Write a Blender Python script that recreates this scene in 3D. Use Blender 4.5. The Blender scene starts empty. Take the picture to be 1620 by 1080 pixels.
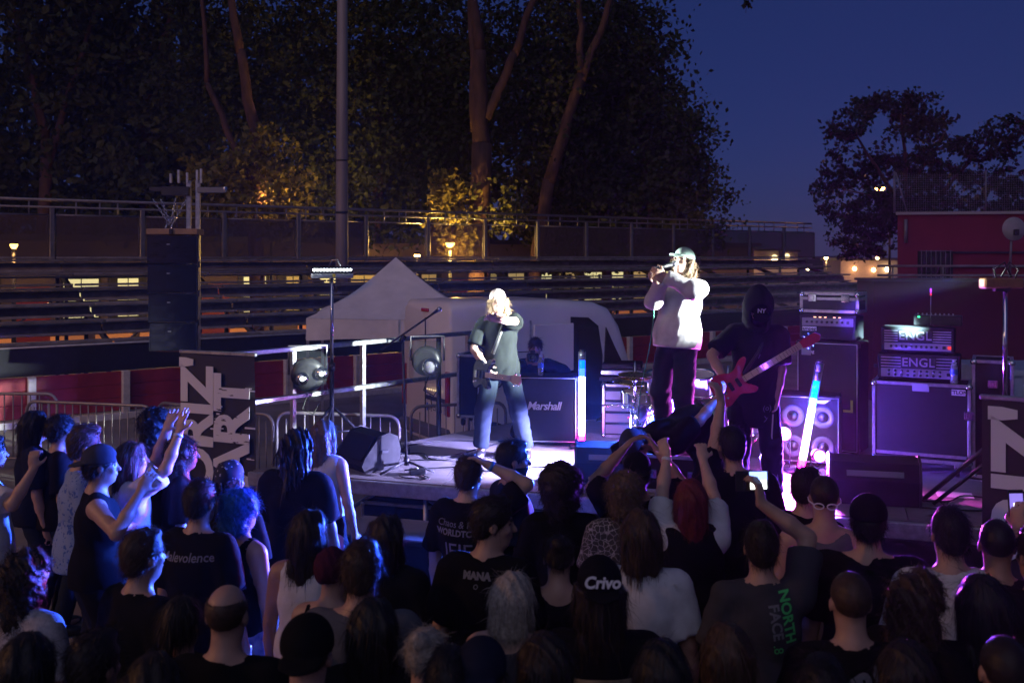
import bpy, bmesh, math, random
import numpy as np
from mathutils import Vector, Matrix, Euler
from mathutils.bvhtree import BVHTree

# ------------------------------------------------------------------ camera, sky, exposure
SC = bpy.context.scene
COL = SC.collection
FPX, HOR, CAMZ = 1575.0, 405.0, 3.0          # focal length in photo pixels, horizon row, camera height (m)
cam_data = bpy.data.cameras.new('camera')
cam_data.lens = 35.0
cam_data.sensor_width = 36.0
cam_data.shift_y = -(540.0 - HOR) / 1620.0
cam_data.clip_start = 0.1
cam_data.clip_end = 2000.0
cam_data.dof.use_dof = True
cam_data.dof.focus_distance = 9.8
cam_data.dof.aperture_fstop = 3.2
cam = bpy.data.objects.new('camera', cam_data)
cam.location = (0.0, 0.0, CAMZ)
cam.rotation_euler = (math.radians(90), 0, 0)
COL.objects.link(cam)
SC.camera = cam

SUN_ELEV, SUN_ROT = math.radians(12.0), math.radians(200)
world = bpy.data.worlds.new('World')
SC.world = world
world.use_nodes = True
wn = world.node_tree
wn.nodes.clear()
sky = wn.nodes.new('ShaderNodeTexSky')
sky.sky_type = 'NISHITA'
sky.sun_disc = False
sky.sun_elevation = SUN_ELEV
sky.sun_rotation = SUN_ROT
sky.air_density = 1.0
sky.dust_density = 0.2
sky.ozone_density = 6.0
bg = wn.nodes.new('ShaderNodeBackground')
bg.inputs['Strength'].default_value = SKYSTR = 0.052
wo = wn.nodes.new('ShaderNodeOutputWorld')
dusk = wn.nodes.new('ShaderNodeMix'); dusk.data_type = 'RGBA'; dusk.blend_type = 'MULTIPLY'   # the light left after sunset is far dimmer and bluer
dusk.inputs[0].default_value = 1.0
dusk.inputs[7].default_value = (0.25, 0.14, 0.42, 1)
even = wn.nodes.new('ShaderNodeMix'); even.data_type = 'RGBA'                                    # twilight is almost even over the whole dome
even.inputs[0].default_value = 0.5
even.inputs[7].default_value = (0.22, 0.49, 1.52, 1)
wn.links.new(sky.outputs[0], dusk.inputs[6])
wn.links.new(dusk.outputs[2], even.inputs[6])
wn.links.new(even.outputs[2], bg.inputs[0])
wn.links.new(bg.outputs[0], wo.inputs[0])

# last glow of the set sun: a very weak, broad sun lamp from the sky's brighter side
sd = bpy.data.lights.new('dusk_sun', 'SUN')
sd.energy = 0.29
sd.angle = math.radians(60)
sd.color = (0.80, 0.74, 1.0)
so = bpy.data.objects.new('dusk_sun', sd)
so.rotation_euler = (math.radians(50), 0, math.radians(-20))
COL.objects.link(so)

SC.view_settings.view_transform = 'Standard'
SC.view_settings.look = 'None'
SC.view_settings.exposure = 0.2
SC.view_settings.gamma = 1.0
SC.render.engine = 'CYCLES'
SC.cycles.use_denoising = True
SC.cycles.max_bounces = 5
SC.cycles.diffuse_bounces = 2
SC.cycles.glossy_bounces = 3
SC.cycles.transmission_bounces = 4
SC.cycles.transparent_max_bounces = 6
SC.cycles.sample_clamp_indirect = 3.0
SC.cycles.use_light_tree = True

# ------------------------------------------------------------------ helpers
RND = random.Random(7)
NPR = np.random.default_rng(11)

def W(px, py, Y):
    """photo pixel at a chosen distance Y -> point in the place (metres)"""
    return Vector(((px - 810.0) / FPX * Y, Y, CAMZ - (py - HOR) / FPX * Y))

def Yz(py, z):
    """distance of a point of height z that shows on photo row py"""
    return FPX * (CAMZ - z) / (py - HOR)

def tag(o, label=None, cat=None, group=None, kind=None):
    if label: o['label'] = label
    if cat: o['category'] = cat
    if group: o['group'] = group
    if kind: o['kind'] = kind
    return o

def thing(name, label, cat, loc=(0, 0, 0), rz=0.0, group=None):
    o = bpy.data.objects.new(name, None)
    o.empty_display_size = 0.1
    o.location = loc
    o.rotation_euler = (0, 0, rz)
    COL.objects.link(o)
    return tag(o, label, cat, group)

def link(name, me, parent=None, mat=None):
    o = bpy.data.objects.new(name, me)
    COL.objects.link(o)
    if parent is not None:
        o.parent = parent
    if mat is not None:
        if len(me.materials) == 0:
            me.materials.append(mat)
        o.material_slots[0].link = 'OBJECT'
        o.material_slots[0].material = mat
    return o

def copy_tree(o, parent=None):
    c = o.copy()
    COL.objects.link(c)
    c.parent = parent
    for ch in list(o.children):
        copy_tree(ch, c)
    return c

def np_mesh(name, V, F, mats=(), mi=None, smooth=False):
    """V (n,3), F (m,3|4) arrays"""
    V = np.ascontiguousarray(V, dtype=np.float32)
    F = np.ascontiguousarray(F, dtype=np.int32)
    me = bpy.data.meshes.new(name)
    me.vertices.add(len(V)); me.vertices.foreach_set('co', V.ravel())
    k = F.shape[1]
    me.loops.add(F.size); me.loops.foreach_set('vertex_index', F.ravel())
    me.polygons.add(len(F))
    me.polygons.foreach_set('loop_start', np.arange(0, F.size, k, dtype=np.int32))
    me.polygons.foreach_set('loop_total', np.full(len(F), k, dtype=np.int32))
    for m in mats: me.materials.append(m)
    if mi is not None: me.polygons.foreach_set('material_index', np.asarray(mi, dtype=np.int32))
    me.polygons.foreach_set('use_smooth', np.full(len(F), smooth, dtype=bool))
    me.update(calc_edges=True)
    return me

# ------------------------------------------------------------------ materials
MATS = {}
def mat(name, col=(0.5, 0.5, 0.5), rough=0.6, metal=0.0, var=0.0, vscale=6.0, bump=0.0, bscale=60.0,
        emit=None, estr=0.0, spec=0.5, col2=None, trans=0.0, rnd=0.0, stretch=None, alpha=1.0, coat=0.0, sheen=0.0):
    if name in MATS: return MATS[name]
    m = bpy.data.materials.new(name)
    m.use_nodes = True
    nt = m.node_tree
    b = nt.nodes['Principled BSDF']
    b.inputs['Base Color'].default_value = (*col, 1)
    b.inputs['Roughness'].default_value = rough
    b.inputs['Metallic'].default_value = metal
    b.inputs['Specular IOR Level'].default_value = spec
    if coat: b.inputs['Coat Weight'].default_value = coat
    if sheen: b.inputs['Sheen Weight'].default_value = sheen
    if trans: b.inputs['Transmission Weight'].default_value = trans
    if alpha < 1: b.inputs['Alpha'].default_value = alpha
    if emit is not None:
        b.inputs['Emission Color'].default_value = (*emit, 1)
        b.inputs['Emission Strength'].default_value = estr
    tc = None
    def coords():
        nonlocal tc
        if tc is None:
            t = nt.nodes.new('ShaderNodeTexCoord')
            mp = nt.nodes.new('ShaderNodeMapping')
            nt.links.new(t.outputs['Object'], mp.inputs['Vector'])
            if stretch: mp.inputs['Scale'].default_value = stretch
            tc = mp.outputs[0]
        return tc
    if var > 0 or col2 is not None:
        n = nt.nodes.new('ShaderNodeTexNoise')
        n.inputs['Scale'].default_value = vscale
        n.inputs['Detail'].default_value = 5.0
        n.inputs['Roughness'].default_value = 0.62
        nt.links.new(coords(), n.inputs['Vector'])
        r = nt.nodes.new('ShaderNodeValToRGB')
        r.color_ramp.elements[0].position = 0.32
        r.color_ramp.elements[1].position = 0.68
        a = col if col2 is not None else tuple(c * (1 - var) for c in col)
        c2 = col2 if col2 is not None else tuple(min(1.0, c * (1 + var)) for c in col)
        r.color_ramp.elements[0].color = (*a, 1)
        r.color_ramp.elements[1].color = (*c2, 1)
        nt.links.new(n.outputs['Fac'], r.inputs['Fac'])
        out = r.outputs[0]
        if rnd > 0:
            oi = nt.nodes.new('ShaderNodeObjectInfo')
            mr = nt.nodes.new('ShaderNodeMapRange')
            mr.inputs['To Min'].default_value = 1 - rnd
            mr.inputs['To Max'].default_value = 1 + rnd
            nt.links.new(oi.outputs['Random'], mr.inputs['Value'])
            mx = nt.nodes.new('ShaderNodeVectorMath'); mx.operation = 'SCALE'
            nt.links.new(out, mx.inputs[0]); nt.links.new(mr.outputs[0], mx.inputs['Scale'])
            out = mx.outputs[0]
        nt.links.new(out, b.inputs['Base Color'])
        rr = nt.nodes.new('ShaderNodeMapRange')
        rr.inputs['To Min'].default_value = max(0.03, rough - 0.12)
        rr.inputs['To Max'].default_value = min(1.0, rough + 0.12)
        nt.links.new(n.outputs['Fac'], rr.inputs['Value'])
        nt.links.new(rr.outputs[0], b.inputs['Roughness'])
    if bump > 0:
        n2 = nt.nodes.new('ShaderNodeTexNoise')
        n2.inputs['Scale'].default_value = bscale
        n2.inputs['Detail'].default_value = 4.0
        nt.links.new(coords(), n2.inputs['Vector'])
        bp = nt.nodes.new('ShaderNodeBump')
        bp.inputs['Strength'].default_value = bump
        bp.inputs['Distance'].default_value = 0.01
        nt.links.new(n2.outputs['Fac'], bp.inputs['Height'])
        nt.links.new(bp.outputs[0], b.inputs['Normal'])
    MATS[name] = m
    return m

def glow(name, col, strength):
    """something that gives off light: LED, lamp, lit window, screen"""
    return mat(name, col=tuple(min(0.8, c) for c in col), rough=0.4, emit=col, estr=strength)

# ------------------------------------------------------------------ mesh builder
class MB:
    def __init__(s):
        s.v = []; s.f = []; s.m = []; s.sm = []
        s.M = Matrix.Identity(4)
    def add(s, vs, fs, mi=0, smooth=False):
        o = len(s.v)
        s.v.extend([tuple(s.M @ Vector(p)) for p in vs])
        for f in fs:
            s.f.append(tuple(i + o for i in f)); s.m.append(mi); s.sm.append(smooth)
        return s
    def box(s, c, d, mi=0, bev=0.0, R=None):
        c = Vector(c); hx, hy, hz = d[0] / 2, d[1] / 2, d[2] / 2
        if bev <= 0 or bev >= min(hx, hy, hz):
            vs = [(x, y, z) for x in (-hx, hx) for y in (-hy, hy) for z in (-hz, hz)]
            fs = [(0, 1, 3, 2), (4, 6, 7, 5), (0, 4, 5, 1), (2, 3, 7, 6), (0, 2, 6, 4), (1, 5, 7, 3)]
        else:
            b = bev; vs = []; idx = {}
            for sx in (-1, 1):
                for sy in (-1, 1):
                    for sz in (-1, 1):
                        for ax in range(3):
                            p = [sx * (hx - b), sy * (hy - b), sz * (hz - b)]
                            p[ax] = (sx, sy, sz)[ax] * (hx, hy, hz)[ax]
                            idx[(sx, sy, sz, ax)] = len(vs); vs.append(tuple(p))
            fs = []
            I = lambda sx, sy, sz, ax: idx[(sx, sy, sz, ax)]
            for g in (-1, 1):
                q = [I(g, -1, -1, 0), I(g, 1, -1, 0), I(g, 1, 1, 0), I(g, -1, 1, 0)]; fs.append(q if g > 0 else q[::-1])
                q = [I(-1, g, -1, 1), I(-1, g, 1, 1), I(1, g, 1, 1), I(1, g, -1, 1)]; fs.append(q if g > 0 else q[::-1])
                q = [I(-1, -1, g, 2), I(1, -1, g, 2), I(1, 1, g, 2), I(-1, 1, g, 2)]; fs.append(q if g > 0 else q[::-1])
            for a in (-1, 1):
                for c_ in (-1, 1):
                    q = [I(a, c_, -1, 0), I(a, c_, 1, 0), I(a, c_, 1, 1), I(a, c_, -1, 1)]; fs.append(q if a * c_ < 0 else q[::-1])
                    q = [I(a, -1, c_, 0), I(a, 1, c_, 0), I(a, 1, c_, 2), I(a, -1, c_, 2)]; fs.append(q if a * c_ > 0 else q[::-1])
                    q = [I(-1, a, c_, 1), I(1, a, c_, 1), I(1, a, c_, 2), I(-1, a, c_, 2)]; fs.append(q if a * c_ < 0 else q[::-1])
                    for e in (-1, 1):
                        q = [I(a, c_, e, 0), I(a, c_, e, 1), I(a, c_, e, 2)]; fs.append(q if a * c_ * e > 0 else q[::-1])
        if R is not None: vs = [R @ Vector(p) for p in vs]
        return s.add([Vector(p) + c for p in vs], fs, mi)
    def beam(s, p0, p1, w, h, mi=0, bev=0.0, up=(0, 0, 1)):
        p0, p1 = Vector(p0), Vector(p1)
        y = (p1 - p0); L = y.length; y.normalize()
        x = y.cross(Vector(up))
        if x.length < 1e-4: x = y.cross(Vector((1, 0, 0)))
        x.normalize(); z = x.cross(y)
        R = Matrix((x, y, z)).transposed()
        return s.box((p0 + p1) / 2, (w, L, h), mi, bev, R)
    def tube(s, pts, r, n=8, mi=0, cap=True, smooth=True):
        pts = [Vector(p) for p in pts]
        rs = r if isinstance(r, (list, tuple)) else [r] * len(pts)
        vs = []; fs = []; ref = None
        for i, p in enumerate(pts):
            t = (pts[min(i + 1, len(pts) - 1)] - pts[max(i - 1, 0)])
            if t.length < 1e-9: t = Vector((0, 0, 1))
            t.normalize()
            if ref is None:
                ref = t.cross(Vector((0, 0, 1)))
                if ref.length < 1e-3: ref = t.cross(Vector((1, 0, 0)))
            ref = (ref - t * ref.dot(t))
            if ref.length < 1e-6: ref = t.orthogonal()
            ref.normalize(); b = t.cross(ref)
            for k in range(n):
                a = 2 * math.pi * k / n
                vs.append(p + (ref * math.cos(a) + b * math.sin(a)) * rs[i])
        for i in range(len(pts) - 1):
            for k in range(n):
                k2 = (k + 1) % n
                fs.append((i * n + k, i * n + k2, (i + 1) * n + k2, (i + 1) * n + k))
        s.add(vs, fs, mi, smooth)
        if cap:
            o = len(s.v) - len(vs)
            s.f.append(tuple(o + k for k in range(n))[::-1]); s.m.append(mi); s.sm.append(False)
            o2 = o + (len(pts) - 1) * n
            s.f.append(tuple(o2 + k for k in range(n))); s.m.append(mi); s.sm.append(False)
        return s
    def lathe(s, prof, n=20, mi=0, c=(0, 0, 0), R=None, smooth=True):
        vs = []; fs = []; c = Vector(c)
        for (r, z) in prof:
            for k in range(n):
                a = 2 * math.pi * k / n
                p = Vector((r * math.cos(a), r * math.sin(a), z))
                if R is not None: p = R @ p
                vs.append(p + c)
        for i in range(len(prof) - 1):
            for k in range(n):
                k2 = (k + 1) % n
                fs.append((i * n + k, i * n + k2, (i + 1) * n + k2, (i + 1) * n + k))
        return s.add(vs, fs, mi, smooth)
    def prism(s, poly, p0, ex, ey, ez, depth, mi=0):
        """2D poly in the plane (ex,ey) at p0, pushed along ez by depth"""
        p0, ex, ey, ez = Vector(p0), Vector(ex), Vector(ey), Vector(ez)
        n = len(poly)
        vs = [p0 + ex * a + ey * b for a, b in poly] + [p0 + ex * a + ey * b + ez * depth for a, b in poly]
        fs = [tuple(range(n))[::-1], tuple(range(n, 2 * n))] + [(i, (i + 1) % n, (i + 1) % n + n, i + n) for i in range(n)]
        return s.add(vs, fs, mi)
    def quad(s, a, b, c, d, mi=0):
        return s.add([a, b, c, d], [(0, 1, 2, 3)], mi)
    def mesh(s, name, mats):
        me = bpy.data.meshes.new(name)
        me.from_pydata(s.v, [], s.f)
        for m in (mats if isinstance(mats, (list, tuple)) else [mats]): me.materials.append(m)
        me.polygons.foreach_set('material_index', s.m)
        me.polygons.foreach_set('use_smooth', s.sm)
        bm = bmesh.new(); bm.from_mesh(me)
        bmesh.ops.recalc_face_normals(bm, faces=bm.faces)
        bm.to_mesh(me); bm.free()
        me.update()
        return me
    def build(s, name, mats, parent=None):
        return link(name, s.mesh(name, mats), parent)

def text_geo(body, size=1.0, bold=0.0, shear=0.0, extrude=0.0, res=3, spacing=1.0, ax='CENTER', ay='CENTER'):
    cu = bpy.data.curves.new('t', 'FONT')
    cu.body = body; cu.size = size; cu.offset = bold; cu.shear = shear; cu.extrude = extrude
    cu.resolution_u = res; cu.align_x = ax; cu.align_y = ay; cu.space_character = spacing
    o = bpy.data.objects.new('t', cu); COL.objects.link(o)
    bpy.context.view_layer.update()
    dg = bpy.context.evaluated_depsgraph_get()
    me = bpy.data.meshes.new_from_object(o.evaluated_get(dg))
    bpy.data.objects.remove(o); bpy.data.curves.remove(cu)
    return me

def text_obj(name, body, parent, m, M, size, **kw):
    """lettering as thin geometry; M places its XY plane (x right, y up)"""
    me = text_geo(body, size, **kw)
    me.transform(M)
    me.materials.clear(); me.materials.append(m)
    return link(name, me, parent)

def frame(origin, ex, ey):
    ex, ey = Vector(ex).normalized(), Vector(ey).normalized()
    ez = ex.cross(ey)
    M = Matrix((ex, ey, ez)).transposed().to_4x4()
    M.translation = Vector(origin)
    return M

def lamp(name, kind, loc, energy, col, parent=None, size=0.1, aim=None, spot=None, blend=0.5, size_y=None, spread=None):
    d = bpy.data.lights.new(name, kind)
    d.energy = energy; d.color = col
    if kind in ('POINT', 'SPOT'): d.shadow_soft_size = size
    if kind == 'AREA':
        d.size = size
        if size_y: d.shape = 'RECTANGLE'; d.size_y = size_y
        if spread: d.spread = spread
    if kind == 'SPOT': d.spot_size = spot; d.spot_blend = blend
    o = bpy.data.objects.new(name, d)
    o.location = loc
    if aim is not None:
        o.rotation_euler = (Vector(aim) - Vector(loc)).to_track_quat('-Z', 'Y').to_euler()
    COL.objects.link(o)
    if parent is not None: o.parent = parent
    return o
# ================================================================== the setting
m_ground = mat('sandy_ground', (0.20, 0.18, 0.16), 0.95, var=0.28, vscale=0.9, bump=0.5, bscale=22)
g = MB(); N = 24
xs = [-320 + 640 * i / N for i in range(N + 1)]; ys = [-40 + 360 * i / N for i in range(N + 1)]
g.add([(x, y, 0) for y in ys for x in xs], [(j * (N + 1) + i, j * (N + 1) + i + 1, (j + 1) * (N + 1) + i + 1, (j + 1) * (N + 1) + i) for j in range(N) for i in range(N)])
tag(g.build('ground', m_ground), 'bare sandy ground of the arena running out to the horizon', None, None, 'structure')

DIR = Vector((0.8, 0.6, 0)); BACK = Vector((-0.6, 0.8, 0))      # direction of the arena wall and of the stand behind it
ROT = math.atan2(0.6, 0.8)
WALL0 = Vector((-7.2, 18.5, 0))

m_red = mat('red_boards', (0.27, 0.022, 0.030), 0.6, var=0.25, vscale=2.5, bump=0.25, bscale=30)
m_white = mat('chalky_white_paint', (0.55, 0.53, 0.52), 0.7, var=0.2, vscale=7)
m_blacknet = mat('black_netting', (0.018, 0.018, 0.022), 0.85, var=0.3, vscale=8)
m_steel = mat('galvanised_steel', (0.36, 0.36, 0.38), 0.42, 0.85, var=0.2, vscale=9)
m_dark = mat('dark_painted_steel', (0.035, 0.036, 0.042), 0.5, 0.3, var=0.3, vscale=7)
m_plank = mat('weathered_stand_boards', (0.23, 0.21, 0.205), 0.75, var=0.35, vscale=3.0, bump=0.3, bscale=40, rnd=0.35)

# --- red arena barrier with white posts, boards one by one
wall = thing('barrier_wall', 'low red boarded arena barrier with white posts and pale kerb', 'wall', WALL0, ROT)
board = MB().box((0.8, 0, 0), (1.59, 0.06, 0.235), bev=0.006).mesh('board', m_red)
post = MB().box((0, 0, 0.44), (0.13, 0.16, 0.88), bev=0.008).mesh('post', m_white)
k = 0
for i in range(-4, 14):
    for j in range(3):
        o = link('board', board, wall); o.location = (i * 1.6, RND.uniform(-.006, .006), 0.27 + j * 0.24)
    o = link('post', post, wall); o.location = (i * 1.6, -0.06, 0.0)
MB().box((10, 0, 0.06), (38, 0.30, 0.12), bev=0.01).build('kerb', m_white, wall)
net = thing('netting', 'black fabric netting hung between the red barrier and the stand', 'netting', WALL0 + BACK * 0.22, ROT)
mb = MB()
for i in range(-12, 40):
    x0, x1 = i * 0.8, i * 0.8 + 0.8
    w0, w1 = 0.03 * math.sin(i * 1.7), 0.03 * math.sin((i + 1) * 1.7)
    mb.add([(x0, w0, 0.86), (x1, w1, 0.86), (x1, w1 * .6, 1.36), (x0, w0 * .6, 1.36)], [(0, 1, 2, 3)], 0, True)
mb.build('net_sheet', m_blacknet, net)
MB().tube([(-10, 0, 1.37), (32, 0, 1.37)], 0.022, 8).build('net_rail', m_steel, net)

# --- open grandstand: rows of boards on a steel frame
ST0 = WALL0 + BACK * 0.75
stand = thing('grandstand', 'open steel grandstand with rows of grey boards behind the red barrier', 'grandstand', ST0, ROT)
SEG = 3.0; ROWS = 6
seat = MB().box((SEG / 2, 0, 0), (SEG - 0.03, 0.30, 0.05), bev=0.008).mesh('seat_board', m_plank)
foot = MB().box((SEG / 2, 0, 0), (SEG - 0.03, 0.40, 0.04), bev=0.006).mesh('foot_board', m_plank)
kick = MB().box((SEG / 2, 0, 0), (SEG - 0.03, 0.03, 0.15), bev=0.006).mesh('riser_board', m_plank)
topb = MB().box((SEG / 2, 0, 0), (SEG - 0.03, 0.03, 0.26), bev=0.006).mesh('riser_board', m_plank)
slat = MB().box((SEG / 2, 0, 0), (SEG - 0.03, 0.025, 0.05), bev=.005).mesh('back_slat', m_plank)
S0, S1 = -3, 9
for i in range(S0, S1):
    for r in range(ROWS):
        y, z = 0.2 + r * 0.85, 1.38 + r * 0.29
        o = link('foot_board', foot, stand); o.location = (i * SEG, y + RND.uniform(-.008, .008), z)
        if r < ROWS - 1:
            o = link('seat_board', seat, stand); o.location = (i * SEG, y + 0.46, z + 0.36 + RND.uniform(-.006, .006))
        o = link('back_slat', slat, stand); o.location = (i * SEG, y + 0.30, z + 0.13)
        if r != 4:
            o = link('riser_board', kick if r < 5 else topb, stand); o.location = (i * SEG, y - 0.24, z - 0.09 - (0.05 if r == 5 else 0))
upr = MB().box((0, 0, 0.5), (0.07, 0.07, 1.0)).mesh('upright', m_dark)
for i in range(S0, S1 + 1):
    for r in (0, 2, 4, 5):
        o = link('upright', upr, stand); o.location = (i * SEG, 0.32 + r * 0.85, 0); o.scale = (1, 1, 1.34 + r * 0.29)
    MB().beam((i * SEG, 0.1, 1.24), (i * SEG, 4.7, 1.24 + 5 * .29 + .06), 0.06, 0.12).build('stringer', m_dark, stand)
    if i < S1:
        MB().tube([(i * SEG, 3.75, 0.2), (i * SEG + SEG, 3.75, 2.2)], 0.024, 6).build('diagonal_brace', m_steel, stand)
MB().box((9, 4.8, 2.80), (36, 1.0, 0.06)).build('top_walkway', m_plank, stand)

# --- parapet fence along the top of the stand
FZ = 2.84
m_mesh = mat('brown_debris_netting', (0.115, 0.075, 0.06), 0.8, var=0.25, vscale=2.0, alpha=0.62)
m_rail = mat('dull_rail_steel', (0.22, 0.21, 0.225), 0.5, 0.6, var=0.25, vscale=5)
fence = thing('parapet_fence', 'steel parapet fence with brown net panels along the top of the stand', 'fence', ST0 + BACK * 5.1 + Vector((0, 0, FZ)), ROT)
panel = MB().box((0, 0, 0.57), (1.9, 0.012, 1.06)).mesh('net_panel', m_mesh)
fpost = MB().box((0, 0, 0.64), (0.10, 0.07, 1.28), bev=0.01).mesh('fence_post', m_rail)
ffr = MB().tube([(-.95, 0, 0.05), (.95, 0, 0.05)], 0.022, 6).tube([(-.95, 0, 1.12), (.95, 0, 1.12)], 0.022, 6).tube([(-.95, 0, .05), (-.95, 0, 1.12)], .018, 6).tube([(.95, 0, .05), (.95, 0, 1.12)], .018, 6).mesh('panel_frame', m_rail)
stub = MB().tube([(0, 0, 1.12), (0, 0, 1.46)], 0.02, 6).mesh('rail_stub', m_rail)
for i in range(-4, 14):
    x = i * 2.06
    if i not in (4, 6):
        o = link('net_panel', panel, fence); o.location = (x + 1.03, RND.uniform(-.02, .02), 0)
    o = link('panel_frame', ffr, fence); o.location = (x + 1.03, 0.03, 0)
    o = link('fence_post', fpost, fence); o.location = (x, 0, 0)
    for q in (0.4, 0.95, 1.5):
        o = link('rail_stub', stub, fence); o.location = (x + q + RND.uniform(-.25, .25), 0.05, 0)
MB().tube([(-8.5, 0.05, 1.47), (28.6, 0.05, 1.47)], 0.035, 8).build('top_rail', m_rail, fence)
MB().tube([(-8.5, 0.05, 1.30), (28.6, 0.05, 1.30)], 0.025, 8).build('mid_rail', m_rail, fence)

# --- lit hall behind the stand, seen through the gaps
hall0 = ST0 + BACK * 15.0
hall = thing('sports_hall', 'low hall with bright yellowish windows seen through the stand', 'building', hall0, ROT)
MB().box((14, 4, 1.75), (46, 8, 3.5)).build('wall', mat('hall_render', (0.16, 0.12, 0.10), 0.9, var=0.2, vscale=.6), hall)
MB().box((14, 4, 3.6), (46.6, 8.6, 0.18)).build('roof', m_dark, hall)
m_win = [glow('lit_window_bright', (1.0, 0.90, 0.42), .60), glow('lit_window_warm', (1.0, 0.72, 0.28), 0.22), glow('lit_window_dim', (0.75, 0.62, 0.22), 0.14), glow('orange_ground_glow', (1.0, 0.33, 0.10), 0.16)]
m_redd = mat('red_door', (0.30, 0.03, 0.03), 0.5)
wf = MB().box((0, 0, 0), (1.24, 0.06, 1.6)).mesh('window_frame', m_dark)
for i in range(26):
    x = -7.5 + i * 1.5
    if i in (6, 10, 17): 
        MB().box((x, -0.03, 1.0), (1.1, 0.06, 2.0)).build('door', m_redd, hall); continue
    w = link('window', wf, hall); w.location = (x, -0.02, 1.55)
    kk = RND.choice((0, 0, 1, 1, 2, 2))
    pw = RND.uniform(.55, 1.2)
    mb = MB()
    for (zz, hh) in ((0.52, 0.34), (0.10, 0.26), (-0.38, 0.40)):
        for sx in (-1, 1):
            mb.box((sx * pw / 4, -0.04, zz), (pw / 2 - 0.04, 0.02, hh))
    mb.build('pane', m_win[kk], w)
lp = MB().box((0, 0, 0.16), (1.2, 0.02, 0.34)).mesh('pane', m_win[3])  # glowing strips painted in for the orange-lit ground behind the stand
for i in range(28):
    if RND.random() < .75:
        o = link('ground_glow', lp, hall); o.location = (-9 + i * 1.45, -0.03, 0.05)

# --- tall lamp mast in front of the trees
m_mast = mat('pale_mast_paint', (0.33, 0.27, 0.25), 0.55, 0.2, var=0.25, vscale=1.6, stretch=(1, 1, 0.15))
p = W(541, 405, 25.5)
mast = thing('floodlight_mast', 'tall round grey mast rising through the stand past the frame', 'mast', (p.x, p.y, 0))
MB().tube([(0, 0, 0), (0, 0, 4.1), (0.02, 0, 14)], [0.165, 0.16, 0.11], 20).build('shaft', m_mast, mast)
MB().tube([(0, 0, 4.08), (0, 0, 4.14)], 0.172, 20).build('collar', m_dark, mast)
MB().tube([(0, 0, 5.42), (0, 0, 5.46)], 0.163, 20).build('band', m_dark, mast)
MB().box((0, -0.2, 14.0), (1.6, 0.4, 0.25), bev=.03).build('head_frame', m_dark, mast)

# --- street lamps
def street_lamp(px, py, Y, label, energy, col=(1.0, 0.52, 0.13), size=0.16, arm=0.0, estr=30.0):
    p = W(px, py, Y)
    t = thing('street_lamp', label, 'street lamp', (p.x + arm, p.y, 0), 0, 'sodium street lamps')
    h = p.z
    MB().tube([(0, 0, 0), (0, 0, h * .5), (0, 0, h + .12)], [0.07, 0.055, 0.04], 10).build('pole', m_dark, t)
    if arm:
        MB().tube([(0, 0, h + .10), (-arm, 0, h + .16)], 0.03, 8).build('arm', m_dark, t)
    MB().lathe([(0.0, .12), (size * .9, .09), (size, .03), (size * 1.02, 0)], 14, c=(-arm, 0, h)).build('hood', m_dark, t)
    MB().lathe([(size * .9, 0), (size * .85, -.06), (size * .5, -.12), (0, -.14)], 14, c=(-arm, 0, h)).build('bulb_glass', glow('sodium_glow_%d' % int(estr), col, estr), t)
    lamp('bulb', 'POINT', (-arm, -0.02, h - 0.22), energy, col, t, 0.12)
    return t
street_lamp(712, 384, 30.2, 'orange street lamp beside the yellow-lit bush behind the stand', 1500, (1.0, 0.58, 0.12), 0.15, 0, 35)
street_lamp(660, 403, 37.0, 'small orange street lamp left of the brighter one among the trees', 160, (1.0, 0.50, 0.14), 0.12, 0, 28)
street_lamp(22, 386, 26.5, 'orange street lamp at the left edge behind the stand', 220, (1.0, 0.48, 0.14), 0.11, 0, 35)
street_lamp(430, 312, 31.3, 'small added orange lamp lighting the low leaves left of the mast', 240, (1.0, 0.50, 0.16), 0.035, 0, 2)  # added lamp, an unseen source for the golden light on the leaves
street_lamp(1392, 297, 46.0, 'tall orange street lamp with short arm in front of the right-hand tree', 700, (1.0, 0.45, 0.10), 0.24, 0.45, 26)
street_lamp(1307, 407, 62.0, 'distant orange lamp low over the horizon left of the dark tree', 90, (1.0, 0.55, 0.2), 0.13, 0, 30)
# assumed sodium lamp out of view, added for the warm light from the left
def assumed_lamp(loc, label, energy):
    t = thing('street_lamp', label, 'street lamp', loc, 0, 'sodium street lamps')  # assumed lamp under the same name and group as the visible ones
    MB().tube([(0, 0, 0), (0, 0, 8.2)], [0.09, 0.05], 10).build('pole', m_dark, t)
    MB().box((0, 0, 8.25), (0.28, 0.7, 0.12), bev=.03).build('hood', m_dark, t)
    MB().box((0, 0, 8.17), (0.22, 0.5, 0.04)).build('bulb_glass', glow('sodium_glow_35', (1, .55, .16), 35), t)
    lamp('bulb', 'POINT', (0, 0, 8.0), energy, (1.0, 0.44, 0.17), t, 0.2)
assumed_lamp((-17, 3.0, 0), 'assumed unseen sodium lamp outside the arena on the left', 2400)  # added as a guessed source of the warm side light

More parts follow.
